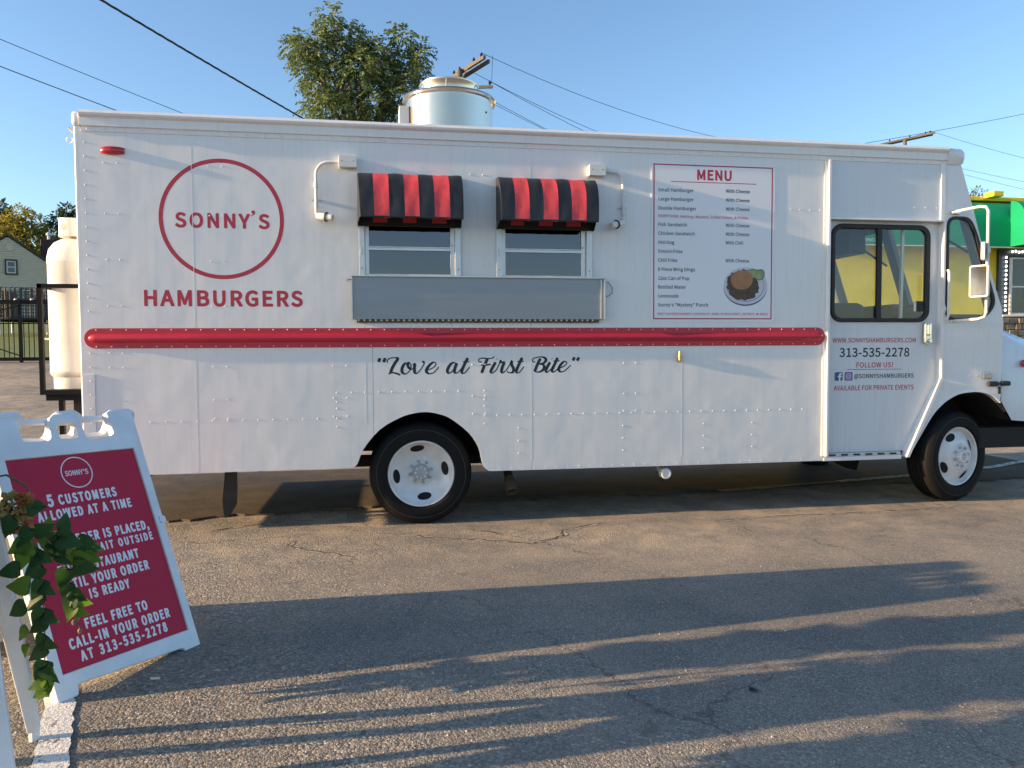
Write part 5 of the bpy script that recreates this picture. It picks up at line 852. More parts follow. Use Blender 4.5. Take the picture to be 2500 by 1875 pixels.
# front cap
cp = [(-.012, 2.938), (-.02, 2.965), (-.035, 3.0), (-.036, 3.045), (-.015, 3.075), (.05, 3.09), (1.15, 3.15)]
def capsec(f, dx): return [(dx, 1.15 - (1.15 - a) * f, 2.938 + (b - 2.938) * (1 if f == 1 else f)) for a, b in cp]
b = MB(); secs = [(4.817, 1.0), (4.90, 1.0), (4.955, .985), (4.982, .955), (4.992, .90)]
rows = []
for X, f in secs:
    half_ = [(X - (.012 if bb < 2.95 else 0) * (X - 4.817) * 8, 1.15 - (1.15 - a) * (1 - (1 - f) * .35), 2.938 + (bb - 2.938) * (1 - (1 - f) * 2.2)) for a, bb in cp]
    rows.append(half_ + [(p[0], W_ - p[1], p[2]) for p in reversed(half_[:-1])])
nn = len(rows[0]); vs = [p for r_ in rows for p in r_]
fs = [(i * nn + k, i * nn + k + 1, (i + 1) * nn + k + 1, (i + 1) * nn + k) for i in range(len(rows) - 1) for k in range(nn - 1)] + [tuple(range(nn)), tuple((len(rows) - 1) * nn + k for k in range(nn))]
for i in range(len(rows) - 1): fs.append((i * nn, (i + 1) * nn, (i + 1) * nn + nn - 1, i * nn + nn - 1))
b.add(vs, fs).build('front_cap', 'truck_white', TR, smooth=True)

# door opening: trim post, header panel, sill, door
MB().box(3.678, 3.704, -.006, .0, .449, 2.934).build('door_trim', 'truck_white', TR); MB().box(3.704, 3.726, -.034, .004, .449, 2.934).build('door_post', 'truck_white', TR, bevel=.003)
MB().box(3.727, 4.797, 0.0, .03, 2.452, 2.95).build('header_panel', 'truck_door', TR); MB().box(3.727, 4.775, -.026, .001, 2.446, 2.462).build('drip_edge', 'truck_white', TR, bevel=.003)
MB().box(4.768, 4.808, -.012, -.0005, 2.452, 2.936).build('header_trim', 'truck_white', TR, bevel=.002)
DW = [(3.728, .470), (4.53, .470), (4.87, 1.08), (4.87, 2.46), (3.728, 2.46)]
WR = round_rect(3.812, 4.668, 1.622, 2.382, .07)
door = shape2d('door', [DW, round_rect(3.80, 4.68, 1.61, 2.394, .08)], 'truck_door', TR, .05, .03)
shape2d('window_seal', [round_rect(3.776, 4.712, 1.588, 2.422, .10), WR], 'rubber', door, .030, .03, bevel=.008)
MB().box(4.204, 4.250, .034, .06, 1.60, 2.40).build('window_bar', 'rubber', door, bevel=.004)
MB().box(3.81, 4.204, .055, .059, 1.62, 2.384).build('window_pane', 'glass_cab', door); MB().box(4.25, 4.67, .047, .051, 1.62, 2.384).build('window_pane', 'glass_cab', door)
MB().box(4.566, 4.588, .040, .052, 1.68, 1.765).build('window_latch', 'alu', door, bevel=.003); MB().box(4.588, 4.66, .043, .052, 1.68, 1.77).build('latch_plate', 'rubber', door)
h_ = MB().box(4.655, 4.727, .012, .05, 1.40, 1.585).build('handle_plate', 'chrome', door, bevel=.014, seg=3)
MB().box(4.672, 4.705, -.004, .03, 1.47, 1.575).build('door_handle', 'chrome', h_, bevel=.012, seg=3); MB().lathe([(.001, .018), (.016, .018), (.018, 0)], (4.70, .012, 1.425), 'y', 14).build('lock', 'chrome', h_)
MB().box(3.70, 4.44, -.003, .06, .405, .440).build('door_sill', 'truck_white', TR, bevel=.006)
sp_ = MB().box(3.728, 4.44, .012, .05, .441, .468).build('step_tread', 'alu', TR)
for i in range(6): MB().box(3.76 + i * .115, 3.82 + i * .115, .006, .0115, .447, .461).build('tread_slot', 'rubber', sp_)

# forward side wall with the quarter window
FA = [(4.497, .425), (4.509, .429), (4.60, .575), (4.72, .762), (4.79, .84), (4.866, .901), (4.975, .955), (5.07, .972), (5.166, .975), (5.25, .962), (5.32, .935), (5.398, .875)]
FAs = smooth_poly(FA)
FW = FAs + [(5.406, .95), (5.415, 1.585), (5.391, 1.72), (5.164, 2.327), (5.093, 2.563), (4.964, 2.941), (4.80, 2.941), (4.80, 1.083), (4.467, .425)]
QW = round_poly([(4.862, 1.625), (5.20, 1.625), (5.315, 1.745), (5.105, 2.36), (5.04, 2.475), (4.862, 2.475)], .075)
QO = round_poly([(4.835, 1.598), (5.21, 1.598), (5.343, 1.74), (5.133, 2.37), (5.062, 2.50), (4.835, 2.50)], .085)
QH = round_poly([(4.848, 1.612), (5.205, 1.612), (5.328, 1.742), (5.118, 2.365), (5.05, 2.488), (4.848, 2.488)], .08)
wall = shape2d('cab_wall', [FW, QH], 'truck_white', TR, 0.0, .05)
qs = shape2d('quarter_window_seal', [QO, QW], 'rubber', wall, -.008, .03, bevel=.006)
shape2d('quarter_window_pane', [QH], 'glass_cab', wall, .012, .004)
MB().box(4.803, 4.822, -.012, -.0005, 1.10, 2.445).build('jamb_trim', 'truck_white', wall, bevel=.002)
MB().prism([(4.478, .419), (4.506, .419), (4.812, 1.075), (4.79, 1.09)], -.016, -.0005).build('jamb_trim', 'truck_white', wall)
MB().box(4.825, 5.412, -.004, -.0005, 1.548, 1.566).build('belt_strip', 'truck_white', wall)
shape2d('arch_lip', [FAs + [(a, bb + .014) for a, bb in reversed(FAs)]], 'truck_white', wall, -.007, .012)
shape2d('cab_wall', [[(4.80, .95), (5.415, .95), (5.415, 1.585), (5.391, 1.72), (5.164, 2.327), (5.093, 2.563), (4.964, 2.941), (4.80, 2.941)], QH], 'truck_white', TR, W_ - .05, .05)
MB().tube([(4.832, -.03, 1.615), (4.832, -.045, 1.64), (4.832, -.045, 2.01), (4.832, -.03, 2.035)], .011).build('grab_rail', 'white_paint', TR, smooth=True)
MB().tube([(4.822, 0, 1.66), (4.822, -.02, 1.70), (4.822, 0, 1.74)], .01).build('rail_bracket', 'white_paint', TR)
# windshield
def wsx(z): return 5.391 - (z - 1.72) * (5.391 - 5.164) / (2.327 - 1.72) if z < 2.33 else 5.164 - (z - 2.327) * .31
b = MB()
for (y0, y1) in ((.05, .14), (1.09, 1.21), (W_ - .14, W_ - .05)):
    b.add([(wsx(1.62), y0, 1.60), (wsx(1.62), y1, 1.60), (wsx(2.6), y1, 2.62), (wsx(2.6), y0, 2.62), (wsx(1.62) - .05, y0, 1.60), (wsx(1.62) - .05, y1, 1.60), (wsx(2.6) - .05, y1, 2.62), (wsx(2.6) - .05, y0, 2.62)], [(0, 1, 2, 3), (4, 7, 6, 5), (0, 4, 5, 1), (1, 5, 6, 2), (2, 6, 7, 3), (3, 7, 4, 0)])
b.build('windshield_frame', 'interior_cab', TR)
MB().add([(wsx(2.6), .05, 2.55), (wsx(2.6), W_ - .05, 2.55), (4.97, W_ - .05, 2.94), (4.97, .05, 2.94)], [(0, 1, 2, 3)]).build('front_panel', 'truck_white', TR)
for y0, y1 in ((.14, 1.09), (1.21, W_ - .14)):
    MB().add([(wsx(1.62) - .02, y0, 1.60), (wsx(1.62) - .02, y1, 1.60), (wsx(2.6) - .02, y1, 2.56), (wsx(2.6) - .02, y0, 2.56)], [(0, 1, 2, 3)]).build('windshield', 'glass_windshield', TR)
for yb in (.62, 1.75):
    MB().bar((wsx(2.5) + .02, yb, 2.50), (wsx(2.25) + .03, yb - .42, 2.22), .012, .02).build('wiper', 'rubber', TR)
MB().box(4.90, 5.30, .06, W_ - .06, 1.0, 1.66).build('dashboard', 'interior_dark', TR, bevel=.04); MB().box(4.86, 5.22, .75, W_ - .1, 1.661, 1.79).build('dash_cowl', 'interior_dark', TR, bevel=.05)
MB().box(3.56, 5.0, .1, W_ - .1, 2.62, 2.66).build('cab_headliner', 'interior_cab', TR)
MB().box(4.86, 5.06, 1.45, 2.2, 2.36, 2.62).build('visor_box', 'interior_dark', TR, bevel=.01)
seat = MB().box(4.05, 4.66, .72, 1.25, 1.0, 1.46).build('driver_seat', 'interior_dark', TR, bevel=.05); MB().box(4.02, 4.60, .75, 1.3, 1.46, 1.80).build('engine_cover', 'interior_dark', TR, bevel=.06)
MB().tube([(4.52, .16, 1.02), (4.535, .16, 2.60)], .016).build('grab_pole', 'brass' if False else 'alu', TR)
st = MB()
pts = [(4.95 + .06 * math.cos(t) * .4, .62 + .2 * math.cos(t), 1.66 + .2 * math.sin(t) * .5) for t in [2 * math.pi * k / 20 for k in range(21)]]
st.tube(pts, .014, 6, False).build('steering_wheel', 'rubber', TR)
# hood and front end
def hood_sec(X):
    t = (X - 5.418) / .9; cz = 1.495 - .47 * (X - 5.418); tz_ = 1.585 - .34 * (X - 5.418)
    return cz, tz_
b = MB(); Xs = [5.418, 5.55, 5.70, 5.95, 6.15, 6.3]
rows = []
for X in Xs:
    cz, tz_ = hood_sec(X); low = .905 if X < 5.44 else (.715 if X < 5.57 else .702); ins = .02 + .10 * (X - 5.418)
    h2 = [(X, ins, low), (X, ins, cz - .02), (X, ins + .012, cz), (X, ins + .17, tz_), (X, 1.15, tz_ + .06)]
    rows.append(h2 + [(p[0], W_ - p[1], p[2]) for p in reversed(h2[:-1])])
nn = len(rows[0]); b.add([p for r_ in rows for p in r_], [(i * nn + k, i * nn + k + 1, (i + 1) * nn + k + 1, (i + 1) * nn + k) for i in range(len(rows) - 1) for k in range(nn - 1)] + [tuple((len(rows) - 1) * nn + k for k in range(nn))])
b.build('hood', 'truck_door', TR, smooth=True)
MB().box(5.397, 5.414, .005, .03, .90, 1.58).build('hood_gap', 'rubber', TR)
la = MB().box(5.262, 5.360, -.030, -.001, 1.022, 1.068).build('hood_latch', 'rubber', TR, bevel=.012, seg=3); MB().box(5.395, 5.485, -.028, .02, 1.026, 1.068).build('latch_catch', 'rubber', la, bevel=.012, seg=3); MB().box(5.352, 5.40, -.026, -.006, 1.036, 1.055).build('latch_strap', 'rubber', la)
MB().box(5.375, 5.395, -.01, -.001, .955, 1.02).build('latch_base', 'rubber', la)
MB().box(5.212, 5.298, -.022, -.001, 1.088, 1.152).build('side_marker', 'chrome', TR, bevel=.010, seg=3)
MB().box(5.30, 6.35, .12, .34, .46, .64).build('front_frame', 'under_black', TR); MB().box(6.3, 6.45, .0, W_, .45, .72).build('front_bumper', 'under_black', TR, bevel=.02)
MB().dome((5.66, .03, 1.22), .035, .03, seg=14).build('turn_signal', 'red_lens', TR)

# rub rail
ends = []
for k in range(13):
    t = R(-90 + 180 * k / 12); ends.append((3.625 + .075 * math.cos(t), 1.4665 + .075 * math.sin(t)))
for k in range(13):
    t = R(90 + 180 * k / 12); ends.append((-2.017 + .075 * math.cos(t), 1.4665 + .0725 * math.sin(t)))
rail = shape2d('rub_rail', [ends], 'red_stripe', TR, -.007, .0068, bevel=.002)
nr = 10; b = MB(); xs_ = [-2.063, -2.057, -2.04, -2.01] + [-2.0 + i * .8 for i in range(1, 7)] + [3.61, 3.645, 3.67, 3.68]
rows = []
for X in xs_:
    e = min(1, max(.02, min(X + 2.064, 3.682 - X) / .055)); e = math.sqrt(1 - (1 - e) ** 2)
    rows.append([(X, -.0068 - .029 * e * math.sin(math.pi * k / nr) ** .8, 1.4665 - .031 * e * math.cos(math.pi * k / nr)) for k in range(nr + 1)])
b.add([p for r_ in rows for p in r_], [(i * (nr + 1) + k, i * (nr + 1) + k + 1, (i + 1) * (nr + 1) + k + 1, (i + 1) * (nr + 1) + k) for i in range(len(rows) - 1) for k in range(nr)])
b.build('rail_ridge', 'red_stripe', rail, smooth=True)

# wheels
def wheel(name, cx, y0, cz, rear, par, rot=0.0, inner=False, squash=True):
    w = thing(name, 'x', 'x', (0, 0, 0)); del w['label']; del w['category']
    w.parent = par; w.matrix_parent_inverse = ROOTINV[par.name]; w.location = (cx, y0, cz); ROOTINV.pop(w.name)
    if rot: w.rotation_euler = (0, 0, rot)
    Rt = .402
    tp = [(.258, -.045), (.262, .005), (.275, .018), (.31, .022), (.35, .016), (.385, -.005), (.397, -.02), (.4, -.035), (.402, -.06), (.396, -.062), (.396, -.07), (.403, -.072), (.403, -.10), (.396, -.102), (.396, -.11), (.403, -.112), (.403, -.14), (.396, -.142), (.396, -.15), (.402, -.152), (.4, -.19), (.385, -.215), (.31, -.235), (.26, -.20)]
    o = MB().lathe(tp, (0, 0, 0), 'y', 64).build('tyre', 'tyre', w, smooth=True)
    if inner: return w
    MB().lathe([(.3445, .0172), (.3475, .0172)], (0, 0, 0), 'y', 64).build('sidewall_ring', 'rubber_grey', w)
    rim = [(.262, -.05), (.262, .0), (.256, .008), (.248, .006), (.243, -.008), (.238, -.03), (.232, -.04)]
    o = MB().lathe(rim, (0, 0, 0), 'y', 64).build('rim', 'wheel_white', w, smooth=True)
    if rear: dish = [(.234, -.036), (.225, -.05), (.20, -.075), (.17, -.092), (.14, -.102), (.118, -.104), (.112, -.100), (.108, -.100), (.001, -.100)]
    else: dish = [(.234, -.036), (.226, -.028), (.20, -.012), (.17, .006), (.14, .018), (.118, .022), (.112, .030), (.108, .030), (.001, .030)]
    dk = MB().lathe(dish, (0, 0, 0), 'y', 64).build('disc', 'wheel_white', w, smooth=True)
    hz = -.10 if rear else .03
    for k in range(8):
        a = R(45 * k + 12); MB().lathe([(.001, .018), (.009, .018), (.0095, .010), (.014, .008), (.014, 0)], (.086 * math.cos(a), -hz, .086 * math.sin(a)), 'y', 10).build('lug_nut', 'hub_grey', dk)
    if rear:
        hb = MB().lathe([(.001, .048), (.05, .048), (.056, .042), (.06, .03), (.066, .0)], (0, -hz, 0), 'y', 32).build('hub', 'hub_grey', dk, smooth=True)
        for k in range(8):
            a = R(45 * k); MB().lathe([(.001, .012), (.008, .012), (.008, 0)], (.043 * math.cos(a), -hz - .047, .043 * math.sin(a)), 'y', 8).build('hub_bolt', 'wheel_white', dk)
    else:
        MB().lathe([(.001, .006), (.034, .006), (.036, .035), (.044, .037), (.052, .03), (.055, .0)], (0, -hz, 0), 'y', 32).build('hub', 'wheel_white', dk, smooth=True)
    # hand holes
    for k in range(4):
        a = R(90 * k + (8 if rear else 28)); rm = .192; s0 = (-.082 if rear else -.006); sl_ = (-.66 if rear else .56) * (-1 if rear else -1)
        pts = []; nk = 20
        for j in range(nk):
            t = 2 * math.pi * j / nk; rr_ = rm + .027 * math.sin(t); tt_ = .056 * math.cos(t)
            hgt = np.interp(math.hypot(rr_, tt_), [d[0] for d in reversed(dish)], [d[1] for d in reversed(dish)]) + .003
            ca, sa = math.cos(a), math.sin(a)
            ra = math.hypot(rr_, tt_ * .0); pts.append((rr_ * ca - tt_ * sa, -hgt, rr_ * sa + tt_ * ca))
        hc = np.interp(rm, [d[0] for d in reversed(dish)], [d[1] for d in reversed(dish)]) + .0025
        pts.append((rm * math.cos(a), -hc, rm * math.sin(a)))
        MB().add(pts, [(j, (j + 1) % nk, nk) for j in range(nk)]).build('hand_hole', 'black_hole', dk)
    return w
wheel('rear_wheel', .305, .065, .401, True, TR); wheel('inner_rear_wheel', .305, .345, .401, True, TR, inner=True)
wheel('front_wheel', 5.045, .07, .401, False, TR, rot=R(15))
wheel('rear_wheel', .305, W_ - .08, .401, True, TR, inner=True); wheel('front_wheel', 5.045, W_ - .1, .401, False, TR, rot=R(15), inner=True)
# underbody
def liner(arc, y0, y1):
    n_ = len(arc); return MB().add([(a, y0, c + .002) for a, c in arc] + [(a, y1, c + .002) for a, c in arc], [(i, i + 1, n_ + i + 1, n_ + i) for i in range(n_ - 1)])
liner(ARC, .02, .75).build('wheel_arch_liner', 'under_black', TR); liner(FAs + [(5.42, .85), (5.55, .715)], .05, .6).build('wheel_arch_liner', 'under_black', TR)
MB().box(-.3, .9, .74, .76, .55, .95).build('arch_back', 'under_black', TR); MB().box(4.45, 5.6, .58, .6, .55, .95).build('arch_back', 'under_black', TR)
for y in (.72, 1.5): MB().box(-2.0, 5.7, y, y + .08, .52, .72).build('chassis_rail', 'under_black', TR)
MB().tube([(.305, .2, .40), (.305, 2.1, .40)], .055, 12).build('rear_axle', 'under_black', TR); MB().tube([(5.045, .3, .38), (5.045, 2.0, .38)], .04, 12).build('front_axle', 'under_black', TR)
MB().lathe([(.001, -.19), (.1, -.17), (.16, -.06), (.16, .06), (.1, .17), (.001, .19)], (.305, 1.15, .40), 'x', 20).build('differential', 'under_black', TR, smooth=True)
MB().box(-2.16, -2.02, .14, 2.16, .265, .42).build('rear_bumper', 'under_black', TR); MB().box(-2.05, -1.95, .5, .58, .4, .6).build('bumper_bracket', 'under_black', TR); MB().box(-2.05, -1.95, 1.7, 1.78, .4, .6).build('bumper_bracket', 'under_black', TR)
MB().box(.98, 2.35, 1.15, 2.15, .23, .44).build('light_block_rear', 'under_black', TR, bevel=.05); MB().box(2.55, 4.1, 1.2, 2.15, .25, .44).build('light_block_front', 'under_black', TR, bevel=.05); MB().tube([(.4, 1.15, .44), (4.4, 1.15, .50)], .04, 10).build('drive_shaft', 'under_black', TR); MB().box(-.35, .95, .78, .86, .36, .46).build('leaf_spring', 'under_black', TR, bevel=.02)  # both tank boxes are added to block light reaching the ground underneath
MB().prism([(4.02, .42), (4.62, .16), (4.66, .30), (4.30, .44)], .9, 1.1).build('suspension_arm', 'under_black', TR)
# mud flaps
shape2d('mud_flap', [[(-1.205, .62), (-1.118, .62), (-1.118, .30), (-1.125, .17), (-1.165, .10), (-1.205, .062), (-1.225, .10), (-1.232, .20), (-1.21, .42)]], 'rubber', TR, .30, .012)
shape2d('mud_flap', [[(-1.03, .62), (-.97, .62), (-.975, .40), (-1.01, .345), (-1.03, .40)]], 'rubber', TR, .75, .012)
# exhaust and under-side lamp
ex = MB(); ex.tube([(1.04, .75, .55), (1.03, .45, .43), (1.03, .26, .33)], .035, 14); ex.build('exhaust_pipe', 'under_black', TR, smooth=True)
tip = MB().lathe([(.040, -.02), (.046, .0), (.046, .12), (.044, .12), (.042, .0)], (0, 0, 0), 'y', 20).build('exhaust_tip', 'rust', TR, smooth=True)
tip.location = (1.035, .25, .30); tip.rotation_euler = (R(48), 0, R(8))
MB().tube([(2.30, .16, .42), (2.30, .14, .37), (2.30, .08, .352)], .03, 12).build('lamp_stem', 'lamp_white', TR)
lp = MB().lathe([(.001, .045), (.026, .045), (.028, .05), (.040, .05), (.046, .035), (.046, -.01), (.035, -.04), (.001, -.045)], (2.305, .06, .343), 'y', 20).build('under_lamp', 'lamp_white', TR, smooth=True)
# side marker lamp
ml = MB(); pr = []
for k in range(11):
    t = -1 + 2 * k / 10; pr.append((-1.865 + t * .079, .008 + .024 * (1 - t * t) ** .5, .021 + .010 * (1 - t * t)))
vs = []; fs = []
for (X, dd_, hh) in pr:
    for s_ in range(7):
        a = math.pi * s_ / 6; vs.append((X, -dd_ * math.sin(a) ** .7 - .001, 2.805 + hh * math.cos(a)))
for i in range(10):
    for s_ in range(6): q = i * 7 + s_; fs.append((q, q + 1, q + 8, q + 7))
fs += [tuple(range(7)), tuple(range(70, 77))]
mk = ml.add(vs, fs).build('side_marker_lamp', 'red_lens', TR, smooth=True)
MB().box(-1.872, -1.864, -.034, -.022, 2.786, 2.826).build('lens_rib', 'red_vinyl', mk)
# brass valve
vv = MB().lathe([(.014, 0), (.014, .02), (.02, .022), (.02, .04), (.015, .042), (.012, .075), (.001, .075)], (2.404, -.018, 1.275), 'z', 12).build('brass_valve', 'brass', TR); MB().lathe([(.017, 0), (.017, .022), (.001, .022)], (2.404, 0, 1.275), 'y', 12).build('valve_body', 'brass', vv)

# service windows
def service_window(x0, x1, i0, i1):
    wd = MB().box(x0, x0 + .042, -.014, -.0005, 1.93, 2.37).build('service_window', 'aluminium', TR, bevel=.002)
    MB().box(x1 - .042, x1, -.014, -.0005, 1.93, 2.37).build('outer_trim', 'aluminium', wd, bevel=.002)
    for a, c in ((i0 - .033, i0), (i1, i1 + .033)): MB().box(a, c, .004, .04, 1.93, 2.62).build('inner_frame', 'aluminium', wd, bevel=.002)
    MB().box(i0 - .006, i1 + .006, .000, .034, 2.128, 2.152).build('meeting_rail', 'aluminium', wd, bevel=.003)
    MB().box(i0, i1, .012, .030, 2.153, 2.160).build('meeting_rail_lip', 'aluminium', wd)
    MB().box(i0 + .001, i1 - .001, .022, .026, 2.161, 2.60).build('upper_pane', 'glass_service', wd); MB().box(i0 + .001, i1 - .001, .010, .014, 1.93, 2.127).build('lower_pane', 'glass_service', wd)
    for z in (1.99, 2.33): 
        for X in (x0 + .02, x1 - .02): MB().dome((X, -.014, z), .005, .003).build('screw', 'rubber', wd)
    MB().box(x0 + .014, x0 + .024, -.026, -.0145, 2.10, 2.15).build('catch', 'alu', wd); MB().dome((i1 + .01, .0, 2.175), .009, .014).build('knob', 'white_paint', wd)
service_window(-.148, .622, -.073, .543); service_window(.901, 1.668, .974, 1.583)

# awnings
APROF = [(-.002, 2.692), (-.045, 2.694), (-.10, 2.684), (-.15, 2.662), (-.20, 2.622), (-.24, 2.572), (-.268, 2.51), (-.285, 2.44), (-.295, 2.38), (-.298, 2.328)]
def awning(back, front, seed):
    rr = random.Random(seed); aw = None
    n = len(APROF)
    def X(j, f, s): return back[j] * (1 - s) + front[j] * s
    for j in range(7):
        sub = 5; vs = []; fs = []; red = j % 2 == 1
        ph = rr.uniform(0, 6)
        for k in range(sub + 1):
            u = k / sub
            for i, (y, z) in enumerate(APROF):
                s = i / (n - 1); x_ = X(j, 0, s) * (1 - u) + X(j + 1, 0, s) * u
                sag = (-.002 * math.sin(math.pi * u) if red else .001 * math.sin(math.pi * u)) + .0022 * math.sin(9 * s + ph + 4 * u) + rr.uniform(-.0013, .0013)
                edge_ = 0 if u in (0, 1) else 1
                nx_ = (y - .02, z - 2.45); ln = math.hypot(*nx_) + 1e-6
                vs.append((x_, y + sag * edge_ * nx_[0] / ln - (.0015 if red else 0), z + sag * edge_ * nx_[1] / ln - (0 if i < n - 1 else .004 * math.sin(5 * u + ph))))
        for k in range(sub):
            for i in range(n - 1): a = k * n + i; fs.append((a, a + 1, a + n + 1, a + n))
        o = MB().add(vs, fs).build('awning_panel' if aw else 'awning', 'awning_red' if red else 'awning_black', aw or TR, smooth=True)
        if aw is None: aw = o
    for j, sgn in ((0, -1), (7, 1)):
        vs = [(X(j, 0, i / (n - 1)), y, z) for i, (y, z) in enumerate(APROF)] + [((back[j] + front[j]) / 2 - sgn * .004, -.19, 2.345), (back[j], -.06, 2.302), (back[j], -.002, 2.302)]
        cen = (back[j] - sgn * .004, -.12, 2.48); vs.append(cen); m_ = len(vs) - 1
        MB().add(vs, [(k, (k + 1) % m_, m_) for k in range(m_)]).build('end_panel', 'awning_black', aw)
    # valance against the window behind
    MB().box(back[0] + .004, back[7] - .004, -.022, -.016, 2.305, 2.67).build('back_valance', 'awning_black', aw)
    for j in (1, 3, 5): MB().box(back[j] + .004, back[j + 1] - .004, -.026, -.023, 2.335, 2.60).build('back_stripe', 'awning_red', aw)
    MB().tube([(front[0] + .004, -.294, 2.334), (front[7] - .004, -.294, 2.334)], .008, 8).build('front_bar', 'awning_black', aw)
    return aw
awning([-.157, -.044, .069, .180, .289, .399, .518, .622], [-.126, -.028, .080, .191, .296, .406, .519, .616], 1)
awning([.901, 1.009, 1.121, 1.230, 1.349, 1.453, 1.576, 1.673], [.900, 1.001, 1.111, 1.215, 1.328, 1.431, 1.543, 1.641], 2)

# fold-down counter
ct = MB().box(-.200, 1.752, -.040, -.030, 1.606, 1.925).build('counter', 'steel_tray', TR)
for a in ((-.206, -.200, -.062, -.004, 1.606, 1.925), (1.752, 1.764, -.064, -.004, 1.606, 1.93), (-.206, 1.764, -.064, -.004, 1.9255, 1.934)): MB().box(*a).build('counter_lip', 'aluminium', ct)
MB().box(1.728, 1.736, -.052, -.0405, 1.61, 1.92).build('counter_brace', 'aluminium', ct)
hg = MB().box(-.172, 1.722, -.022, -.0005, 1.580, 1.604).build('counter_hinge', 'rust', ct)
ht = None
for i in range(44):
    X = -.165 + i * .0425
    if ht is None: ht = MB().box(0, .014, -.026, -.0225, 1.592, 1.606).build('hinge_knuckle', 'alu', hg); o = ht
    else: o = ht.copy(); COL.objects.link(o)
    o.location = (X, 0, 0)
MB().tube([(1.766, -.02, 1.905), (1.80, -.02, 1.90), (1.835, -.012, 1.86), (1.835, -.01, 1.815), (1.80, -.006, 1.79), (1.772, -.01, 1.795)], .0022, 5).build('retaining_cable', 'wire', ct)
MB().tube([(-.207, -.02, 1.905), (-.235, -.012, 1.905), (-.24, -.01, 1.89)], .004, 5).build('retaining_cable', 'rust', ct)

# conduit boxes and lamps
def conduit(bx0, bx1, pts, lamp, side):
    bo = MB().box(bx0, bx1, -.062, -.001, 2.734, 2.817).build('junction_box', 'white_paint', TR, bevel=.004)
    MB().box(bx0 - .003, bx1 + .003, -.068, -.0625, 2.731, 2.820).build('box_cover', 'white_paint', bo, bevel=.003)
    for X in (bx0 + .022, bx1 - .022): MB().dome((X, -.068, 2.776), .004, .003).build('screw', 'rubber', bo)
    cd = MB().tube(pts, .0115, 10).build('conduit', 'white_paint', TR, smooth=True)
    for z in (2.60, 2.455): MB().tube([(pts[-1][0], -.03, z - .02), (pts[-1][0], -.03, z + .02)], .0155, 10).build('conduit_coupling', 'white_paint', cd)
    MB().box(pts[-1][0] - .035, pts[-1][0] + .035, -.012, -.001, 2.488, 2.500).build('conduit_clamp', 'alu', cd)
    a, c = Vector(lamp[0]), Vector(lamp[1]); d = (c - a).normalized()
    lm = MB().tube([a, a + d * .01, a + d * .075], [.018, .024, .026], 14).build('lamp_socket', 'lamp_white', TR, smooth=True)
    MB().tube([a + d * .072, a + d * .082], [.034, .036], 14).build('lamp_gasket', 'rubber', lm); MB().tube([a + d * .082, a + d * .105, c], [.026, .027, .022], 14).build('lamp_lens', 'lamp_white', lm, smooth=True)
arc1 = [(-.284, -.03, 2.772), (-.36, -.03, 2.770)] + [(-.36 - .095 * math.sin(R(a)), -.03, 2.675 + .095 * math.cos(R(a))) for a in range(15, 91, 15)] + [(-.455, -.03, 2.38)]
conduit(-.283, -.157, arc1, ((-.452, -.035, 2.372), (-.335, -.085, 2.352)), -1)
arc2 = [(1.764, -.03, 2.782), (1.83, -.03, 2.772)] + [(1.83 + .085 * math.sin(R(a)), -.03, 2.69 + .085 * math.cos(R(a))) for a in range(15, 91, 15)] + [(1.921, -.03, 2.38)]
conduit(1.636, 1.763, arc2, ((1.918, -.035, 2.372), (1.80, -.10, 2.338)), 1)

# roof fan
FX, FYc = .645, 1.1
fan = MB().lathe([(.385, 3.12), (.388, 3.2), (.39, 3.555), (.392, 3.58), (.415, 3.587), (.422, 3.602), (.415, 3.618), (.395, 3.624), (.30, 3.634), (.262, 3.64)], (FX, FYc, 0), 'z', 64).build('roof_fan', 'fan_alu', TR, smooth=True)
MB().lathe([(.262, 3.635), (.262, 3.725), (.268, 3.735), (.268, 3.75), (.25, 3.758), (.1, 3.766), (.001, 3.768)], (FX, FYc, 0), 'z', 48).build('fan_cap', 'fan_alu', fan, smooth=True)
for a in (-100, -30, 200): MB().tube([(FX + .265 * math.cos(R(a)), FYc + .265 * math.sin(R(a)), 3.645), (FX + .285 * math.cos(R(a)), FYc + .285 * math.sin(R(a)), 3.69), (FX + .268 * math.cos(R(a)), FYc + .268 * math.sin(R(a)), 3.73)], .005, 5).build('clip', 'alu', fan)
MB().box(.19, .28, .95, 1.2, 3.12, 3.515).build('switch_box', 'white_paint', fan, bevel=.006)
MB().dome((FX + .30, FYc - .247, 3.46), .011, .006).build('rivet_hole', 'rubber', fan)
MB().box(.1, 1.2, .6, 1.6, 3.10, 3.19).build('fan_curb', 'alu', fan)

# mirrors
ma = MB().tube([(4.905, -.005, 2.535), (4.92, -.03, 2.54), (4.97, -.22, 2.545), (4.99, -.262, 2.535), (5.0, -.275, 2.50), (5.0, -.275, 1.66), (4.995, -.262, 1.622), (4.97, -.22, 1.605), (4.91, -.03, 1.598)], .0125, 10).build('mirror_arm', 'white_paint', TR, smooth=True)
MB().box(4.87, 4.95, -.022, -.001, 2.515, 2.545).build('mirror_bracket', 'chrome', ma, bevel=.006); MB().box(4.88, 4.96, -.022, -.001, 1.585, 1.607).build('mirror_bracket', 'white_paint', ma, bevel=.004)
def mirror(c, w, h, ang, nm):
    o = shape2d(nm, [round_rect(-w / 2, w / 2, -h / 2, h / 2, .02)], 'white_paint', ma, -.012, .03, bevel=.006)
    g_o = shape2d('mirror_glass', [round_rect(-w / 2 + .014, w / 2 - .014, -h / 2 + .014, h / 2 - .014, .012)], 'mirror_grey', o, -.0135, .0012)
    o.location = c; o.rotation_euler = (0, 0, ang); return o
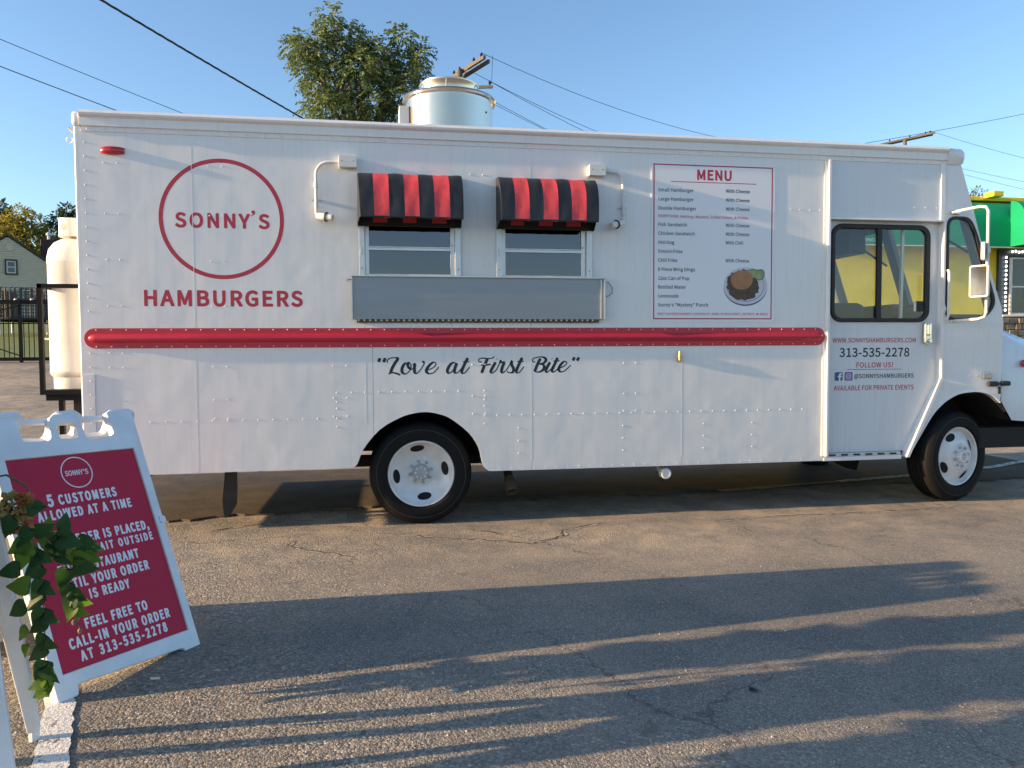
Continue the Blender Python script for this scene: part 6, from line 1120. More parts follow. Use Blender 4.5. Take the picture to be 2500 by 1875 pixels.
mirror((4.905, -.30, 1.915), .155, .268, R(-68), 'mirror'); MB().tube([(4.93, -.29, 1.93), (5.0, -.275, 1.93)], .006).build('mirror_bracket', 'alu', ma)
mirror((4.962, -.285, 2.165), .10, .15, R(38), 'spot_mirror'); MB().box(4.985, 5.015, -.29, -.26, 2.15, 2.19).build('mirror_clamp', 'white_paint', ma)

# menu board
mbd = shape2d('menu_board', [[(2.162, 1.590), (3.232, 1.590), (3.232, 2.868), (2.162, 2.868)]], 'menu_white', TR, -.005, .0045)
shape2d('menu_border', [[(2.180, 1.608), (3.212, 1.608), (3.212, 2.856), (2.180, 2.856)], [(2.190, 1.618), (3.202, 1.618), (3.202, 2.846), (2.190, 2.846)]], 'red_vinyl', mbd, -.0053, .0002)
def mt(s, x0, x1, z, cap, m='navy_vinyl', xs=1.0): return text2d('menu_line', s, x0, x1, z, cap, m, mbd, y=-.0053, xs=xs)
text2d('menu_title', 'MENU', 2.542, 2.858, 2.735, .085, 'red_vinyl', mbd, y=-.0053, font=BOLD); MB().box(2.329, 3.066, -.0054, -.0051, 2.714, 2.720).build('title_rule', 'red_vinyl', mbd)
CAPM = .0275
rowsL = [('Small Hamburger', 2.635, 2.522), ('Large Hamburger', 2.5625, 2.522), ('Double Hamburger', 2.490, 2.545), ('Fish Sandwich', 2.3585, 2.466), ('Chicken Sandwich', 2.287, 2.534), ('Hot Dog', 2.2155, 2.358), ('French Fries', 2.143, 2.430), ('Chili Fries', 2.071, 2.386), ('6 Piece Wing Dings', 1.9985, 2.538), ('12oz Can of Pop', 1.9265, 2.490), ('Bottled Water', 1.8555, 2.460), ('Lemonade', 1.784, 2.397), ('Sonny\'s "Mystery" Punch', 1.712, 2.654)]
for s, z, x1 in rowsL: mt(s, 2.219, x1, z, CAPM)
for s, z in (('With Cheese', 2.640), ('With Cheese', 2.5675), ('With Cheese', 2.495), ('With Cheese', 2.3625), ('With Cheese', 2.291), ('With Chili', 2.2205), ('With Cheese', 2.0755)): mt(s, 2.800, 3.010 if 'Chee' in s else 2.957, z, CAPM)
mt('EVERYTHING: Ketchup, Mustard, Grilled Onions, & Pickles.', 2.219, 3.008, 2.428, .023, 'red_vinyl'); mt('VISIT OUR RESTAURANT! LOCATED AT: 20001 SCHOOLCRAFT, DETROIT, MI 48223', 2.216, 3.177, 1.643, .019, 'red_vinyl')
for X, Z in ((2.17, 2.862), (2.53, 2.863), (2.85, 2.863), (3.225, 2.862), (2.17, 2.50), (3.225, 2.5), (2.17, 2.08), (3.225, 2.08), (2.17, 1.597), (2.53, 1.597), (2.85, 1.597), (3.225, 1.597)): MB().dome((X, -.005, Z), .004, .003).build('screw', 'alu', mbd)
# printed burger plate
mat('plate_print', (0.56, 0.58, 0.66), 0.4, var=0.04, vscale=6); mat('plate_rim', (0.08, 0.09, 0.14), 0.4, var=0.2); mat('bun_print', (0.30, 0.135, 0.055), 0.4, col2=(0.42, 0.20, 0.09), vscale=9); mat('onion_print', (0.035, 0.022, 0.015), 0.4, col2=(0.11, 0.07, 0.03), vscale=45); mat('pickle_print', (0.20, 0.25, 0.09), 0.4, col2=(0.36, 0.42, 0.22), vscale=14); mat('pickle_skin', (0.05, 0.10, 0.03), 0.4, var=0.2)
bp = shape2d('plate_picture', [circle2(2.978, 1.875, .193, 64, .156)], 'plate_rim', mbd, -.0058, .0007)
shape2d('plate', [circle2(2.978, 1.884, .193, 64, .153), ], 'plate_print', bp, -.0066, .0007)
shape2d('plate_well', [circle2(2.978, 1.884, .165, 64, .128), circle2(2.978, 1.885, .162, 64, .125)], 'plate_rim', bp, -.0070, .0004)
rq = random.Random(4); blob = [(2.955 + .142 * (1 + rq.uniform(-.1, .1)) * math.cos(2 * math.pi * k / 44), 1.895 + .12 * (1 + rq.uniform(-.1, .1)) * math.sin(2 * math.pi * k / 44) - (.012 if k > 22 else 0)) for k in range(44)]
shape2d('burger_filling', [blob], 'onion_print', bp, -.0074, .0004)
for cx, cz, r_ in ((3.045, 1.985, .044), (3.095, 1.975, .05), (3.11, 1.99, .036), (3.005, 1.99, .03)):
    shape2d('pickle_slice', [circle2(cx, cz, r_, 28, r_ * .9)], 'pickle_skin', bp, -.0078 - r_ * .002, .0003); shape2d('pickle_slice', [circle2(cx, cz, r_ * .86, 28, r_ * .77)], 'pickle_print', bp, -.0083 - r_ * .002, .0003)
bunp = [(2.943 + .098 * (1 + .03 * math.sin(3 * t)) * math.cos(t), 1.932 + .082 * (1 + .04 * math.sin(2 * t + 1)) * math.sin(t)) for t in [2 * math.pi * k / 48 for k in range(48)]]
shape2d('burger_bun', [bunp], 'bun_print', bp, -.0090, .0004)

# side lettering
shape2d('circle_emblem', [circle2(-1.131, 2.337, .4385, 96), circle2(-1.131, 2.337, .4085, 96)], 'red_vinyl', TR, -.0003, .0002)
text2d('emblem_lettering', 'SONNY', -1.468, -.930, 2.270, .110, 'red_vinyl', TR, font=BOLD); text2d('emblem_lettering', 'S', -.884, None, 2.270, .110, 'red_vinyl', TR, font=BOLD)
shape2d('emblem_apostrophe', [[(-.925, 2.398), (-.915, 2.406), (-.902, 2.404), (-.896, 2.394), (-.902, 2.378), (-.924, 2.362), (-.928, 2.367), (-.914, 2.380), (-.922, 2.386)]], 'red_vinyl', TR, -.0003, .0002)
text2d('brand_lettering', 'HAMBURGERS', -1.700, -.558, 1.698, .119, 'red_vinyl', TR, font=BOLD)
text2d('door_lettering', 'WWW.SONNYSHAMBURGERS.COM', 3.804, 4.602, 1.413, .040, 'red_vinyl', door, y=.0497); text2d('door_lettering', '313-535-2278', 3.868, 4.540, 1.290, .077, 'navy_vinyl', door, y=.0497)
text2d('door_lettering', 'FOLLOW US!', 4.026, 4.385, 1.198, .045, 'red_vinyl', door, y=.0497); MB().box(3.945, 4.462, .0496, .0499, 1.180, 1.184).build('door_rule', 'navy_vinyl', door)
text2d('door_lettering', '@SONNYSHAMBURGERS', 4.008, 4.584, 1.106, .038, 'navy_vinyl', door, y=.0497); text2d('door_lettering', 'AVAILABLE FOR PRIVATE EVENTS', 3.820, 4.588, 1.003, .042, 'red_vinyl', door, y=.0497)
mat('icon_blue', (0.045, 0.085, 0.26), 0.4, var=0.03)
mi = mat('icon_gradient', (0.3, 0.05, 0.2), 0.4); n_ = mi.node_tree.nodes; l_ = mi.node_tree.links; tcx = n_.new('ShaderNodeTexCoord'); sx_ = n_.new('ShaderNodeSeparateXYZ'); l_.new(tcx.outputs['Generated'], sx_.inputs[0])
ad_ = n_.new('ShaderNodeMath'); ad_.operation = 'MULTIPLY_ADD'; ad_.inputs[1].default_value = -.35; l_.new(sx_.outputs[0], ad_.inputs[0]); l_.new(sx_.outputs[2], ad_.inputs[2])
rp_ = n_.new('ShaderNodeValToRGB'); e = rp_.color_ramp.elements; e[0].position = 0.0; e[0].color = (.55, .20, .08, 1); e[1].position = 1.0; e[1].color = (.11, .06, .30, 1); k_ = e.new(.35); k_.color = (.48, .05, .12, 1); k_ = e.new(.65); k_.color = (.30, .04, .26, 1); l_.new(ad_.outputs[0], rp_.inputs[0]); l_.new(rp_.outputs[0], n_['Principled BSDF'].inputs['Base Color'])
ic = shape2d('blue_icon', [round_rect(3.828, 3.903, 1.087, 1.161, .012)], 'icon_blue', door, .0497, .0002)
shape2d('icon_letter', [[(3.868, 1.087), (3.882, 1.087), (3.882, 1.117), (3.892, 1.117), (3.894, 1.129), (3.882, 1.129), (3.882, 1.136), (3.885, 1.140), (3.894, 1.140), (3.894, 1.151), (3.882, 1.152), (3.873, 1.148), (3.868, 1.139), (3.868, 1.129), (3.858, 1.129), (3.858, 1.117), (3.868, 1.117)]], 'menu_white', ic, .0493, .0002)
ic = shape2d('gradient_icon', [round_rect(3.921, 3.996, 1.087, 1.161, .012)], 'icon_gradient', door, .0497, .0002)
shape2d('icon_camera', [round_rect(3.934, 3.983, 1.099, 1.149, .014), round_rect(3.9385, 3.9785, 1.1035, 1.1445, .010)], 'menu_white', ic, .0493, .0002); shape2d('icon_lens', [circle2(3.9585, 1.124, .0125, 24), circle2(3.9585, 1.124, .0085, 24)], 'menu_white', ic, .0493, .0002); shape2d('icon_dot', [circle2(3.973, 1.1385, .003, 10)], 'menu_white', ic, .0493, .0002)

# brush-script slogan
STROKES = [
 [(188,95),(184,112),(176,134)],[(238,95),(232,112),(222,136)],
 [(258,142),(256,120),(280,98),(320,92),(356,98),(330,140),(300,195),(284,238)],[(266,248),(300,236),(335,242),(376,258)],
 [(452,146),(420,148),(394,190),(394,230),(420,248),(455,228),(478,180),(468,145),(452,140),(448,170),(470,200),(500,198)],
 [(492,160),(512,150),(508,195),(514,238),(540,236),(580,185),(602,140),(596,128),(588,140)],
 [(626,208),(670,196),(708,165),(708,140),(680,138),(640,175),(620,215),(636,243),(680,240),(715,210),(738,178)],
 [(905,150),(880,136),(845,160),(820,210),(828,240),(858,228),(890,185),(910,142)],[(910,142),(892,190),(888,230),(910,238),(940,212),(958,186)],
 [(1016,90),(985,150),(958,215),(962,240),(990,232),(1032,178)],[(968,130),(1030,126)],
 [(1150,128),(1124,128),(1120,106),(1150,92),(1200,96),(1245,94),(1272,76)],[(1206,96),(1175,165),(1146,240)],[(1142,162),(1190,160),(1236,152)],
 [(1284,132),(1250,190),(1236,225),(1250,238),(1282,215),(1306,182)],[(1296,98),(1298,102)],
 [(1300,190),(1322,140),(1330,116),(1336,134),(1366,132),(1348,180),(1340,222),(1352,236),(1385,212)],
 [(1385,212),(1418,160),(1440,118),(1438,150),(1458,200),(1446,232),(1408,234),(1394,218)],[(1446,232),(1480,205)],
 [(1544,86),(1512,150),(1486,212),(1492,236),(1520,226),(1560,172)],[(1494,126),(1558,122)],
 [(1672,128),(1648,126),(1650,98),(1700,80),(1755,82),(1778,108),(1752,140),(1706,148)],[(1722,92),(1690,160),(1664,226)],[(1706,148),(1750,156),(1758,190),(1724,224),(1672,230)],
 [(1818,130),(1786,186),(1776,218),(1790,230),(1822,205),(1846,172)],[(1838,94),(1840,98)],
 [(1894,84),(1864,150),(1838,206),(1846,228),(1875,214),(1906,180)],[(1850,120),(1912,116)],
 [(1910,186),(1950,175),(1982,145),(1978,124),(1950,128),(1918,165),(1904,202),(1922,226),(1965,215),(2026,158)],
 [(2062,80),(2056,95),(2046,114)],[(2106,80),(2100,95),(2088,116)]]
def lw(p):
    X, Y = p; return (-.019 + (X - 170) * .0008165, 1.178 + (262 - 22 * (X - 170) / 1940 - Y) * .000795)
WORDS = [(100, 245), (245, 770), (770, 1090), (1090, 1600), (1600, 2032), (2032, 2200)]
for w0, w1 in WORDS:
  b = MB()
  for S in [s for s in STROKES if w0 <= min(p[0] for p in s) < w1]:
      P_ = smooth_poly(S, 7) if len(S) > 2 else [(S[0][0] + (S[1][0] - S[0][0]) * k / 6, S[0][1] + (S[1][1] - S[0][1]) * k / 6) for k in range(7)]
      n_ = len(P_); vs = []; wd_ = []
      short = math.dist(S[0], S[-1]) < 8
      for i, p in enumerate(P_):
          a = P_[max(0, i - 1)]; c = P_[min(n_ - 1, i + 1)]; d = (c[0] - a[0], c[1] - a[1]); ln = math.hypot(*d) + 1e-6
          dn = d[1] / ln; w = 11 + 18 * max(0, min(1, dn * 1.15)); w = max(w, 15 if abs(d[0]) / ln > .9 and len(S) <= 4 else 0)
          if short: w = 24
          wd_.append(w)
      wd_ = [sum(wd_[max(0, i - 3):i + 4]) / len(wd_[max(0, i - 3):i + 4]) for i in range(n_)]
      for i, p in enumerate(P_):
          a = P_[max(0, i - 1)]; c = P_[min(n_ - 1, i + 1)]; d = (c[0] - a[0], c[1] - a[1]); ln = math.hypot(*d) + 1e-6
          e_ = min(i, n_ - 1 - i); tp_ = .6 if e_ == 0 else (.9 if e_ == 1 else 1); w = wd_[i] * tp_ / 2
          for s_ in (-1, 1):
              q = lw((p[0] - d[1] / ln * w * s_, p[1] + d[0] / ln * w * s_)); vs.append((q[0], -.0003 - .0001 * (STROKES.index(S) % 2), q[1]))
      b.add(vs, [(2 * i, 2 * i + 2, 2 * i + 3, 2 * i + 1) for i in range(n_ - 1)])
  b.build('slogan_word', 'navy_vinyl', TR)

# rivets
b = MB(); rv = []
for k in range(57): 
    X = -2.03 + k * .1215
    if X < 4.79: rv.append((X, 2.953, .0065, -.006))
for X0 in (-1.42, -.02, 1.10, 2.36):
    for d_ in (.04, .08): rv.append((X0 + d_, 2.953, .0065, -.006))
z = 2.86
while z > .55:
    if not 1.37 < z < 1.56: rv.append((-2.055, z, .0065, 0 if z > 1.21 else -.008))
    z -= .10
for X in (-1.93, -1.84, -1.22, -1.125, -.36, -.26, .70, .80, 1.93, 2.03):
    for z in (2.72, 2.36, 2.03, 1.70, 1.36, 1.255, 1.01, .87):
        if not (-.5 < X < 2 and z > 1.56) or (X in (.70, .80) and z in (2.03, 2.36, 2.72)): rv.append((X + (2.72 - z) * .004, z, .006, 0))
for k in range(56):
    X = -2.01 + k * .1022
    if X < 3.66: rv += [(X, 1.527, .005, -.007), (X, 1.406, .005, -.007)]
for k in range(12): rv.append((-1.66 + k * .108, .855, .006, 0))
for z in (.98, .93, .855, .79, 1.05): rv += [(-.33, z, .006, 0), (.80, z, .006, 0)]
for k in range(9): rv.append((-.22 + k * .102, 1.05, .006, 0))
for k in range(27): rv.append((.90 + k * .1, .855, .006, 0))
for k in range(30): rv.append((.92 + k * .092, .432, .005, 0))
for X in (1.07, 1.93, 2.62, 3.05): rv += [(X, .75, .006, 0), (X, .65, .006, 0), (X, .55, .006, 0)]
for X in (3.30, 3.38, 3.46, 3.55, 3.64): rv += [(X, 2.82, .005, 0), (X, 2.52, .006, 0)]
for k in range(22): rv.append((3.691, .52 + k * .11, .005, -.006))
for k in range(10): rv.append((3.78 + k * .106, 2.565, .006, 0))
for k in range(5): rv.append((3.80 + k * .21, 2.83, .006, 0))
for k in range(20): rv.append((4.822 if k < 20 else 0, 2.90 - k * .095, .005, -.0005))
for k in range(9): rv.append((4.835, 1.50 - k * .075, .005, 0))
for k in range(7): rv.append((4.545 + k * .042, .52 + k * .087, .005, -.0005))
for k in range(8): rv.append((4.86 + k * .074, 1.585 - .008, .005, -.004))
for k in range(5): rv.append((4.86 + k * .075, 1.118, .005, 0))
for X, z in ((4.99, 1.455), (5.05, 1.455), (5.25, 1.47), (5.25, 1.44), (5.25, 1.41), (5.19, 1.32), (5.17, 1.22), (4.89, 1.455)): rv.append((X, z, .006, 0))
for k in range(4): rv.append((4.84 + k * .042, 2.953, .005, -.018))
for X in (3.92, 4.12, 4.33, 4.54): rv += [(X, 1.555, .005, .05), (X, 1.395, .004, .05)]
for X in (3.88, 4.08, 4.28, 4.43): rv += [(X, .655, .005, .05), (X - .04, .50, .005, .05)]
for z in (1.54, 1.50, 1.46, 1.42, 1.32): rv.append((4.62, z, .005, .05))
for i in range(7): rv.append((4.74 - (1 - i / 6) * .0, 2.2 - i * .14, .004, .05))
for (X, z, r_, y) in rv: b.dome((X, y, z), r_ * .95, r_ * .6, 'y', 8)
rvo = stuff(b.build('rivet_heads', 'white_paint', TR, smooth=True))

# propane rack on the back
rk = MB().bar((-2.455, .20, 1.09), (-2.455, .20, 1.868), .03, .03).build('rack_post', 'black_metal', TR)
MB().box(-2.47, -2.10, .185, .215, 1.84, 1.87).build('rack_rail', 'black_metal', rk); MB().box(-2.47, -2.10, .185, .80, 1.055, 1.09).build('rack_tray', 'black_metal', rk)
MB().box(-2.44, -2.10, .21, .74, 1.01, 1.054).build('rack_frame', 'black_metal', rk); MB().bar((-2.455, .80, 1.09), (-2.455, .80, 1.868), .03, .03).build('rack_post', 'black_metal', rk)
MB().box(-2.47, -2.44, .215, .785, 1.84, 1.868).build('rack_rail', 'black_metal', rk); MB().box(-2.472, -2.44, .216, .30, 1.46, 1.475).build('rack_latch', 'alu', rk)
MB().box(-2.42, -2.385, .38, .415, .42, 1.01).build('rack_leg', 'black_metal', rk); MB().box(-2.45, -2.10, .36, .42, .40, .44).build('rack_foot', 'black_metal', rk)
MB().box(-2.30, -2.12, .34, .37, .44, 1.008).build('rear_cabinet', 'under_black', TR); MB().box(-2.305, -2.285, .33, .345, .72, .80).build('cabinet_hinge', 'alu', TR)
# ------------------------------------------------------------------ propane cylinder in the rack
mat('tank_white', (0.76, 0.73, 0.66), 0.4, var=0.06, vscale=5, bump=0.05, coat=0.15)
tk = thing('propane_cylinder', 'tall white propane cylinder held in the black rack behind the truck', 'gas cylinder', (-2.318, .50, 1.091))
prof = [(.16, 0), (.165, .0), (.165, .085), (.17, .09), (.185, .11), (.19, .13), (.19, .135), (.187, .14), (.187, .95), (.19, .955), (.19, .975), (.188, 1.0), (.175, 1.06), (.14, 1.11), (.09, 1.14), (.001, 1.155)]
MB().lathe(prof, (-2.318, .5, 1.091), seg=48).build('cylinder_body', 'tank_white', tk, smooth=True)
cl = shape2d('collar', [[(0, 2.262), (.62, 2.262), (.62, 2.40), (0, 2.40)], circle2(.20, 2.335, .032, 20), round_rect(.42, .47, 2.315, 2.37, .012), circle2(.55, 2.335, .02, 16)], 'tank_white', tk, 0, .006)
# wrap the flat strip into the open ring of a valve collar
me = cl.data
bm = bmesh.new(); bm.from_mesh(me)
for i in range(30):
    xx = .62 * (i + 1) / 31; bmesh.ops.bisect_plane(bm, geom=bm.verts[:] + bm.edges[:] + bm.faces[:], plane_co=(xx, 0, 0), plane_no=(1, 0, 0))
for v in bm.verts:
    a = R(-75) - v.co.x / .62 * R(330) + R(70); r_ = .103 - v.co.y; z_ = v.co.z
    v.co = (-2.318 + r_ * math.cos(a), .5 + r_ * math.sin(a), z_ - .012)
bmesh.ops.recalc_face_normals(bm, faces=bm.faces); bm.to_mesh(me); bm.free()
MB().lathe([(.001, .07), (.02, .07), (.02, .03), (.03, .03), (.03, 0)], (-2.318, .5, 2.245), seg=14).build('valve', 'brass', tk)

# ------------------------------------------------------------------ folding plastic A-frame sign
mat('plastic_white', (0.76, 0.77, 0.78), 0.42, var=0.08, vscale=9, bump=0.06, bscale=40); mat('sign_red', (0.50, 0.024, 0.06), 0.5, spec=0.2, var=0.04, vscale=3); mat('sign_ink', (0.80, 0.80, 0.84), 0.45, var=0.02); mat('sign_shell', (0.62, 0.61, 0.58), 0.55, var=0.04)
hd, tl, rl_ = .9558, .4266, -.0339
def leaf_matrix(o, h, t, r):
    e = Vector((math.cos(h), math.sin(h), 0)); n = Vector((-math.sin(h), math.cos(h), 0)); up = Vector((0, 0, math.cos(t))) + n * math.sin(t)
    e2 = e * math.cos(r) + up * math.sin(r); up2 = up * math.cos(r) - e * math.sin(r); yy = up2.cross(e2)
    return Matrix.Translation(Vector(o)) @ Matrix((e2, yy, up2)).transposed().to_4x4()
O1 = Vector((-1.0725, -2.4776, .083)); L1 = leaf_matrix(O1, hd, tl, rl_)
TOP = L1 @ Vector((0, .05, 1.10)); n1 = Vector((-math.sin(hd), math.cos(hd), 0))
L2 = leaf_matrix(TOP + n1 * .0 + n1 * math.sin(tl) * 1.10 * .82 - Vector((0, 0, 1)) * math.cos(tl) * 1.10, hd + math.pi, math.asin(math.sin(tl) * .82), -rl_)
OUT = [(-.348, -.095), (-.262, -.095), (-.255, -.052), (.248, -.068), (.258, -.098), (.340, -.098), (.345, .4), (.349, 1.0), (.347, 1.085), (.335, 1.106), (.225, 1.110), (.213, 1.100), (.222, .998), (.21, .985), (.092, .974), (.080, .985), (.070, 1.075), (.05, 1.102), (-.045, 1.107), (-.072, 1.085), (-.084, .996), (-.095, .984), (-.200, .984), (-.208, .994), (-.214, 1.085), (-.225, 1.098), (-.335, 1.102), (-.350, 1.085), (-.350, .4)]
HOLE = round_rect(-.046, .046, .985, 1.062, .016, 3)
def leaf(par, L, front):
    nm = 'front_leaf' if front else 'rear_leaf'
    fr = shape2d(nm, [round_poly(OUT, .012, 3), HOLE, [(-.302, .003), (.302, .003), (.302, .911), (-.302, .911)]], 'plastic_white', par, 0, .042, bevel=.005, xf=L)
    # the moulded shell behind
    shape2d('back_panel', [[(-.302, .003), (.302, .003), (.302, .911), (-.302, .911)]], 'sign_shell', fr, .018, .02, xf=L)
    bd_ = shape2d('insert_panel', [[(-.301, .004), (.301, .004), (.301, .910), (-.301, .910)]], 'sign_red', fr, .010, .004, xf=L)
    shape2d('edge_notch', [round_rect(.322, .352, .52, .555, .01, 3)], 'plastic_white', fr, -.006, .05, xf=L)
    for u, v in ((-.32, -.02), (.31, -.03), (-.325, .98)):
        shape2d('moulded_boss', [circle2(u, v, .014, 16), circle2(u, v, .0125, 16)], 'plastic_white', fr, -.001, .002, xf=L)
    return fr, bd_
sg = thing('sandwich_board', 'white plastic sandwich board with dark red panel asking customers to wait', 'sign', (-1.35, -2.2, 0))
f1, ins = leaf(sg, L1, True); leaf(sg, L2, False)
MB().add([tuple(L1 @ Vector((u, y, v))) for u, v in ((-.30, 1.08), (.30, 1.08)) for y in (.035, .065)] + [tuple(L1 @ Vector((u, y, v))) for u, v in ((-.30, 1.10), (.30, 1.10)) for y in (.035, .065)], [(0, 2, 3, 1), (4, 5, 7, 6), (0, 1, 5, 4), (2, 6, 7, 3), (0, 4, 6, 2), (1, 3, 7, 5)]).build('hinge', 'plastic_white', sg)
shape2d('sign_circle', [circle2(-.008, .826, .073, 48), circle2(-.008, .826, .0685, 48)], 'sign_ink', ins, .0088, .001, xf=L1)
def stx(s, x0, x1, z, cap, xs=1.0): return text2d('sign_line', s, x0, x1, z, cap, 'sign_ink', ins, y=.0088, xs=xs, thick=.001, font=HEAVY, xf=L1)
text2d('sign_line', 'SONNY', -.064, .020, .813, .024, 'sign_ink', ins, y=.0088, thick=.001, xf=L1); text2d('sign_line', "'S", .020, .046, .813, .024, 'sign_ink', ins, y=.0088, thick=.001, xf=L1)
stx('5', -.180, -.140, .686, .056); stx('CUSTOMERS', -.128, .154, .689, .045); stx('ALLOWED AT A TIME', -.232, .212, .627, .044)
stx('ONCE ORDER IS PLACED,', -.262, .266, .508, .044); stx('YOU MUST WAIT OUTSIDE', -.272, .272, .455, .038); stx('THE RESTAURANT', -.210, .174, .386, .044)
stx('UNTIL YOUR ORDER', -.228, .206, .323, .044); stx('IS READY', -.108, .087, .263, .043); stx('FEEL FREE TO', -.162, .142, .148, .044); stx('CALL-IN YOUR ORDER', -.247, .239, .085, .044); stx('AT 313-535-2278', -.214, .208, .027, .044)

# ------------------------------------------------------------------ second board at the frame's left edge
s2 = thing('easel_board', 'white folding board with splayed legs at the lower left edge', 'sign', (-1.5, -3.35, 0))
def leg4(a, b, w0, w1, d, nm, m):
    a = Vector(a); b = Vector(b); u = (b - a).normalized(); sd = Vector((0.94, 0.34, 0)); sd = (sd - u * sd.dot(u)).normalized(); q = u.cross(sd)
    vs = []
    for p, w in ((a, w0), (b, w1)): vs += [p - sd * w / 2 - q * d / 2, p + sd * w / 2 - q * d / 2, p + sd * w / 2 + q * d / 2, p - sd * w / 2 + q * d / 2]
    return MB().add(vs, [(0, 3, 2, 1), (4, 5, 6, 7), (0, 1, 5, 4), (1, 2, 6, 5), (2, 3, 7, 6), (3, 0, 4, 7)]).build(nm, m, s2, bevel=.005)
AP = Vector((-1.245, -3.37, 1.02)); AP2 = Vector((-1.85, -3.47, 1.02))
fA = Vector((-1.222, -3.058, .04)); lg = leg4(fA, fA.lerp(AP + Vector((0, .03, 0)), .97), .040, .075, .045, 'leg', 'plastic_white')
MB().tube([(-1.222, -3.058, 0.0), (-1.222, -3.058, .05)], .017, 12).build('leg_peg', 'plastic_white', lg)
fB = Vector((-1.124, -3.46, 0.0)); leg4(fB, fB.lerp(AP + Vector((0, -.03, 0)), .97), .045, .05, .04, 'leg', 'plastic_white')
leg4((-2.20, -3.20, 0), AP2 + Vector((0, .03, 0)), .04, .075, .045, 'leg', 'plastic_white'); leg4((-2.22, -3.70, 0), AP2 + Vector((0, -.03, 0)), .055, .085, .045, 'leg', 'plastic_white')
def lerp3(a, b, t): return Vector(a).lerp(Vector(b), t)
for A, B, nm in ((fB, Vector((-2.22, -3.70, 0)), 'front_panel'), (fA, Vector((-2.20, -3.20, 0)), 'rear_panel')):
    p = [lerp3(A, AP, .42), lerp3(B, AP2, .42), lerp3(B, AP2, .99), lerp3(A, AP, .99)]; q = Vector((0, .012, 0))
    MB().add([tuple(k - q) for k in p] + [tuple(k + q) for k in p], [(0, 1, 2, 3), (4, 7, 6, 5), (0, 4, 5, 1), (1, 5, 6, 2), (2, 6, 7, 3), (3, 7, 4, 0)]).build(nm, 'plastic_white', s2)

# ------------------------------------------------------------------ artificial ivy and flowers hanging on it
leaf_mat('ivy_dark', (0.012, 0.048, 0.02), (0.03, 0.09, 0.028), 0.28, 30); leaf_mat('ivy_light', (0.055, 0.125, 0.022), (0.10, 0.18, 0.03), 0.45, 30)
mat('ivy_stem', (0.07, 0.10, 0.03), 0.6, var=0.2); mat('petal_tan', (0.26, 0.17, 0.06), 0.7, col2=(0.34, 0.26, 0.10), vscale=25, trans=0.2); mat('petal_orange', (0.30, 0.09, 0.03), 0.7, col2=(0.38, 0.17, 0.06), vscale=25, trans=0.2); mat('petal_plum', (0.03, 0.012, 0.02), 0.6, var=0.3); mat('bud', (0.22, 0.2, 0.10), 0.6, var=0.2)
gl = thing('ivy_garland', 'artificial ivy and dried hydrangea trailing in front of the red board', 'garland', (-1.2, -3.2, .8))
V1 = [(-1.19, -3.24, .80), (-1.165, -3.18, .76), (-1.150, -3.15, .697), (-1.142, -3.15, .574), (-1.140, -3.15, .467), (-1.143, -3.15, .335), (-1.141, -3.15, .206)]
V2 = [(-1.19, -3.22, .80), (-1.165, -3.10, .745), (-1.135, -3.06, .69), (-1.112, -3.05, .631), (-1.090, -3.05, .527), (-1.078, -3.05, .438), (-1.064, -3.05, .385)]
V3 = [(-1.22, -3.26, .82), (-1.19, -3.2, .79), (-1.14, -3.12, .745), (-1.09, -3.08, .72), (-1.045, -3.08, .69), (-1.005, -3.09, .645)]
for P_ in (V1, V2, V3):
    q = [Vector(p) for p in P_]; fine = []
    for i in range(len(q) - 1):
        for k in range(5): fine.append(q[i].lerp(q[i + 1], k / 5) + Vector((random.uniform(-.002, .002), random.uniform(-.003, .003), 0)))
    MB().tube(fine + [q[-1]], .0022, 5).build('stem', 'ivy_stem', gl)
for z_ in range(7): MB().tube([(-1.20 + z_ * .004, -3.24, .79 + z_ * .005), (-1.15, -3.17 + z_ * .008, .775 - z_ * .006), (-1.09, -3.10, .765 - z_ * .011)], .0014, 4).build('stem', 'ivy_stem', gl)
def ivy_leaf(m, seed):
    r_ = random.Random(seed); out = [(0, 0), (.16, -.10), (.34, -.12), (.46, .02), (.44, .25), (.34, .48), (.2, .74), (.06, .96), (0, 1.06)]
    half_ = [(a * (1 + r_.uniform(-.1, .1)), bb) for a, bb in out]
    vs = []; fs = []; n = len(half_); curl = r_.uniform(.15, .6)
    for i, (a, bb) in enumerate(half_):
        zc = -.22 * bb * bb
        vs += [(0, bb, zc), (a * .55, bb, zc + .06 * math.sin(bb * 9) * a + a * .10), (a, bb, zc + curl * a * a + .03 * math.sin(bb * 14)), (-a * .55, bb, zc + .06 * math.sin(bb * 9 + 1) * a + a * .10), (-a, bb, zc + curl * a * a + .03 * math.sin(bb * 14 + 2))]
    for i in range(n - 1):
        k = 5 * i; fs += [(k, k + 1, k + 6, k + 5), (k + 1, k + 2, k + 7, k + 6), (k, k + 5, k + 8, k + 3), (k + 3, k + 8, k + 9, k + 4)]
    me = bpy.data.meshes.new('ivy_leaf'); me.from_pydata(vs, [], fs); me.materials.append(MATS[m]); me.polygons.foreach_set('use_smooth', [True] * len(me.polygons)); return me
LD = [ivy_leaf('ivy_dark', k) for k in range(4)]; LL = [ivy_leaf('ivy_light', k + 9) for k in range(3)]
rr = random.Random(12)
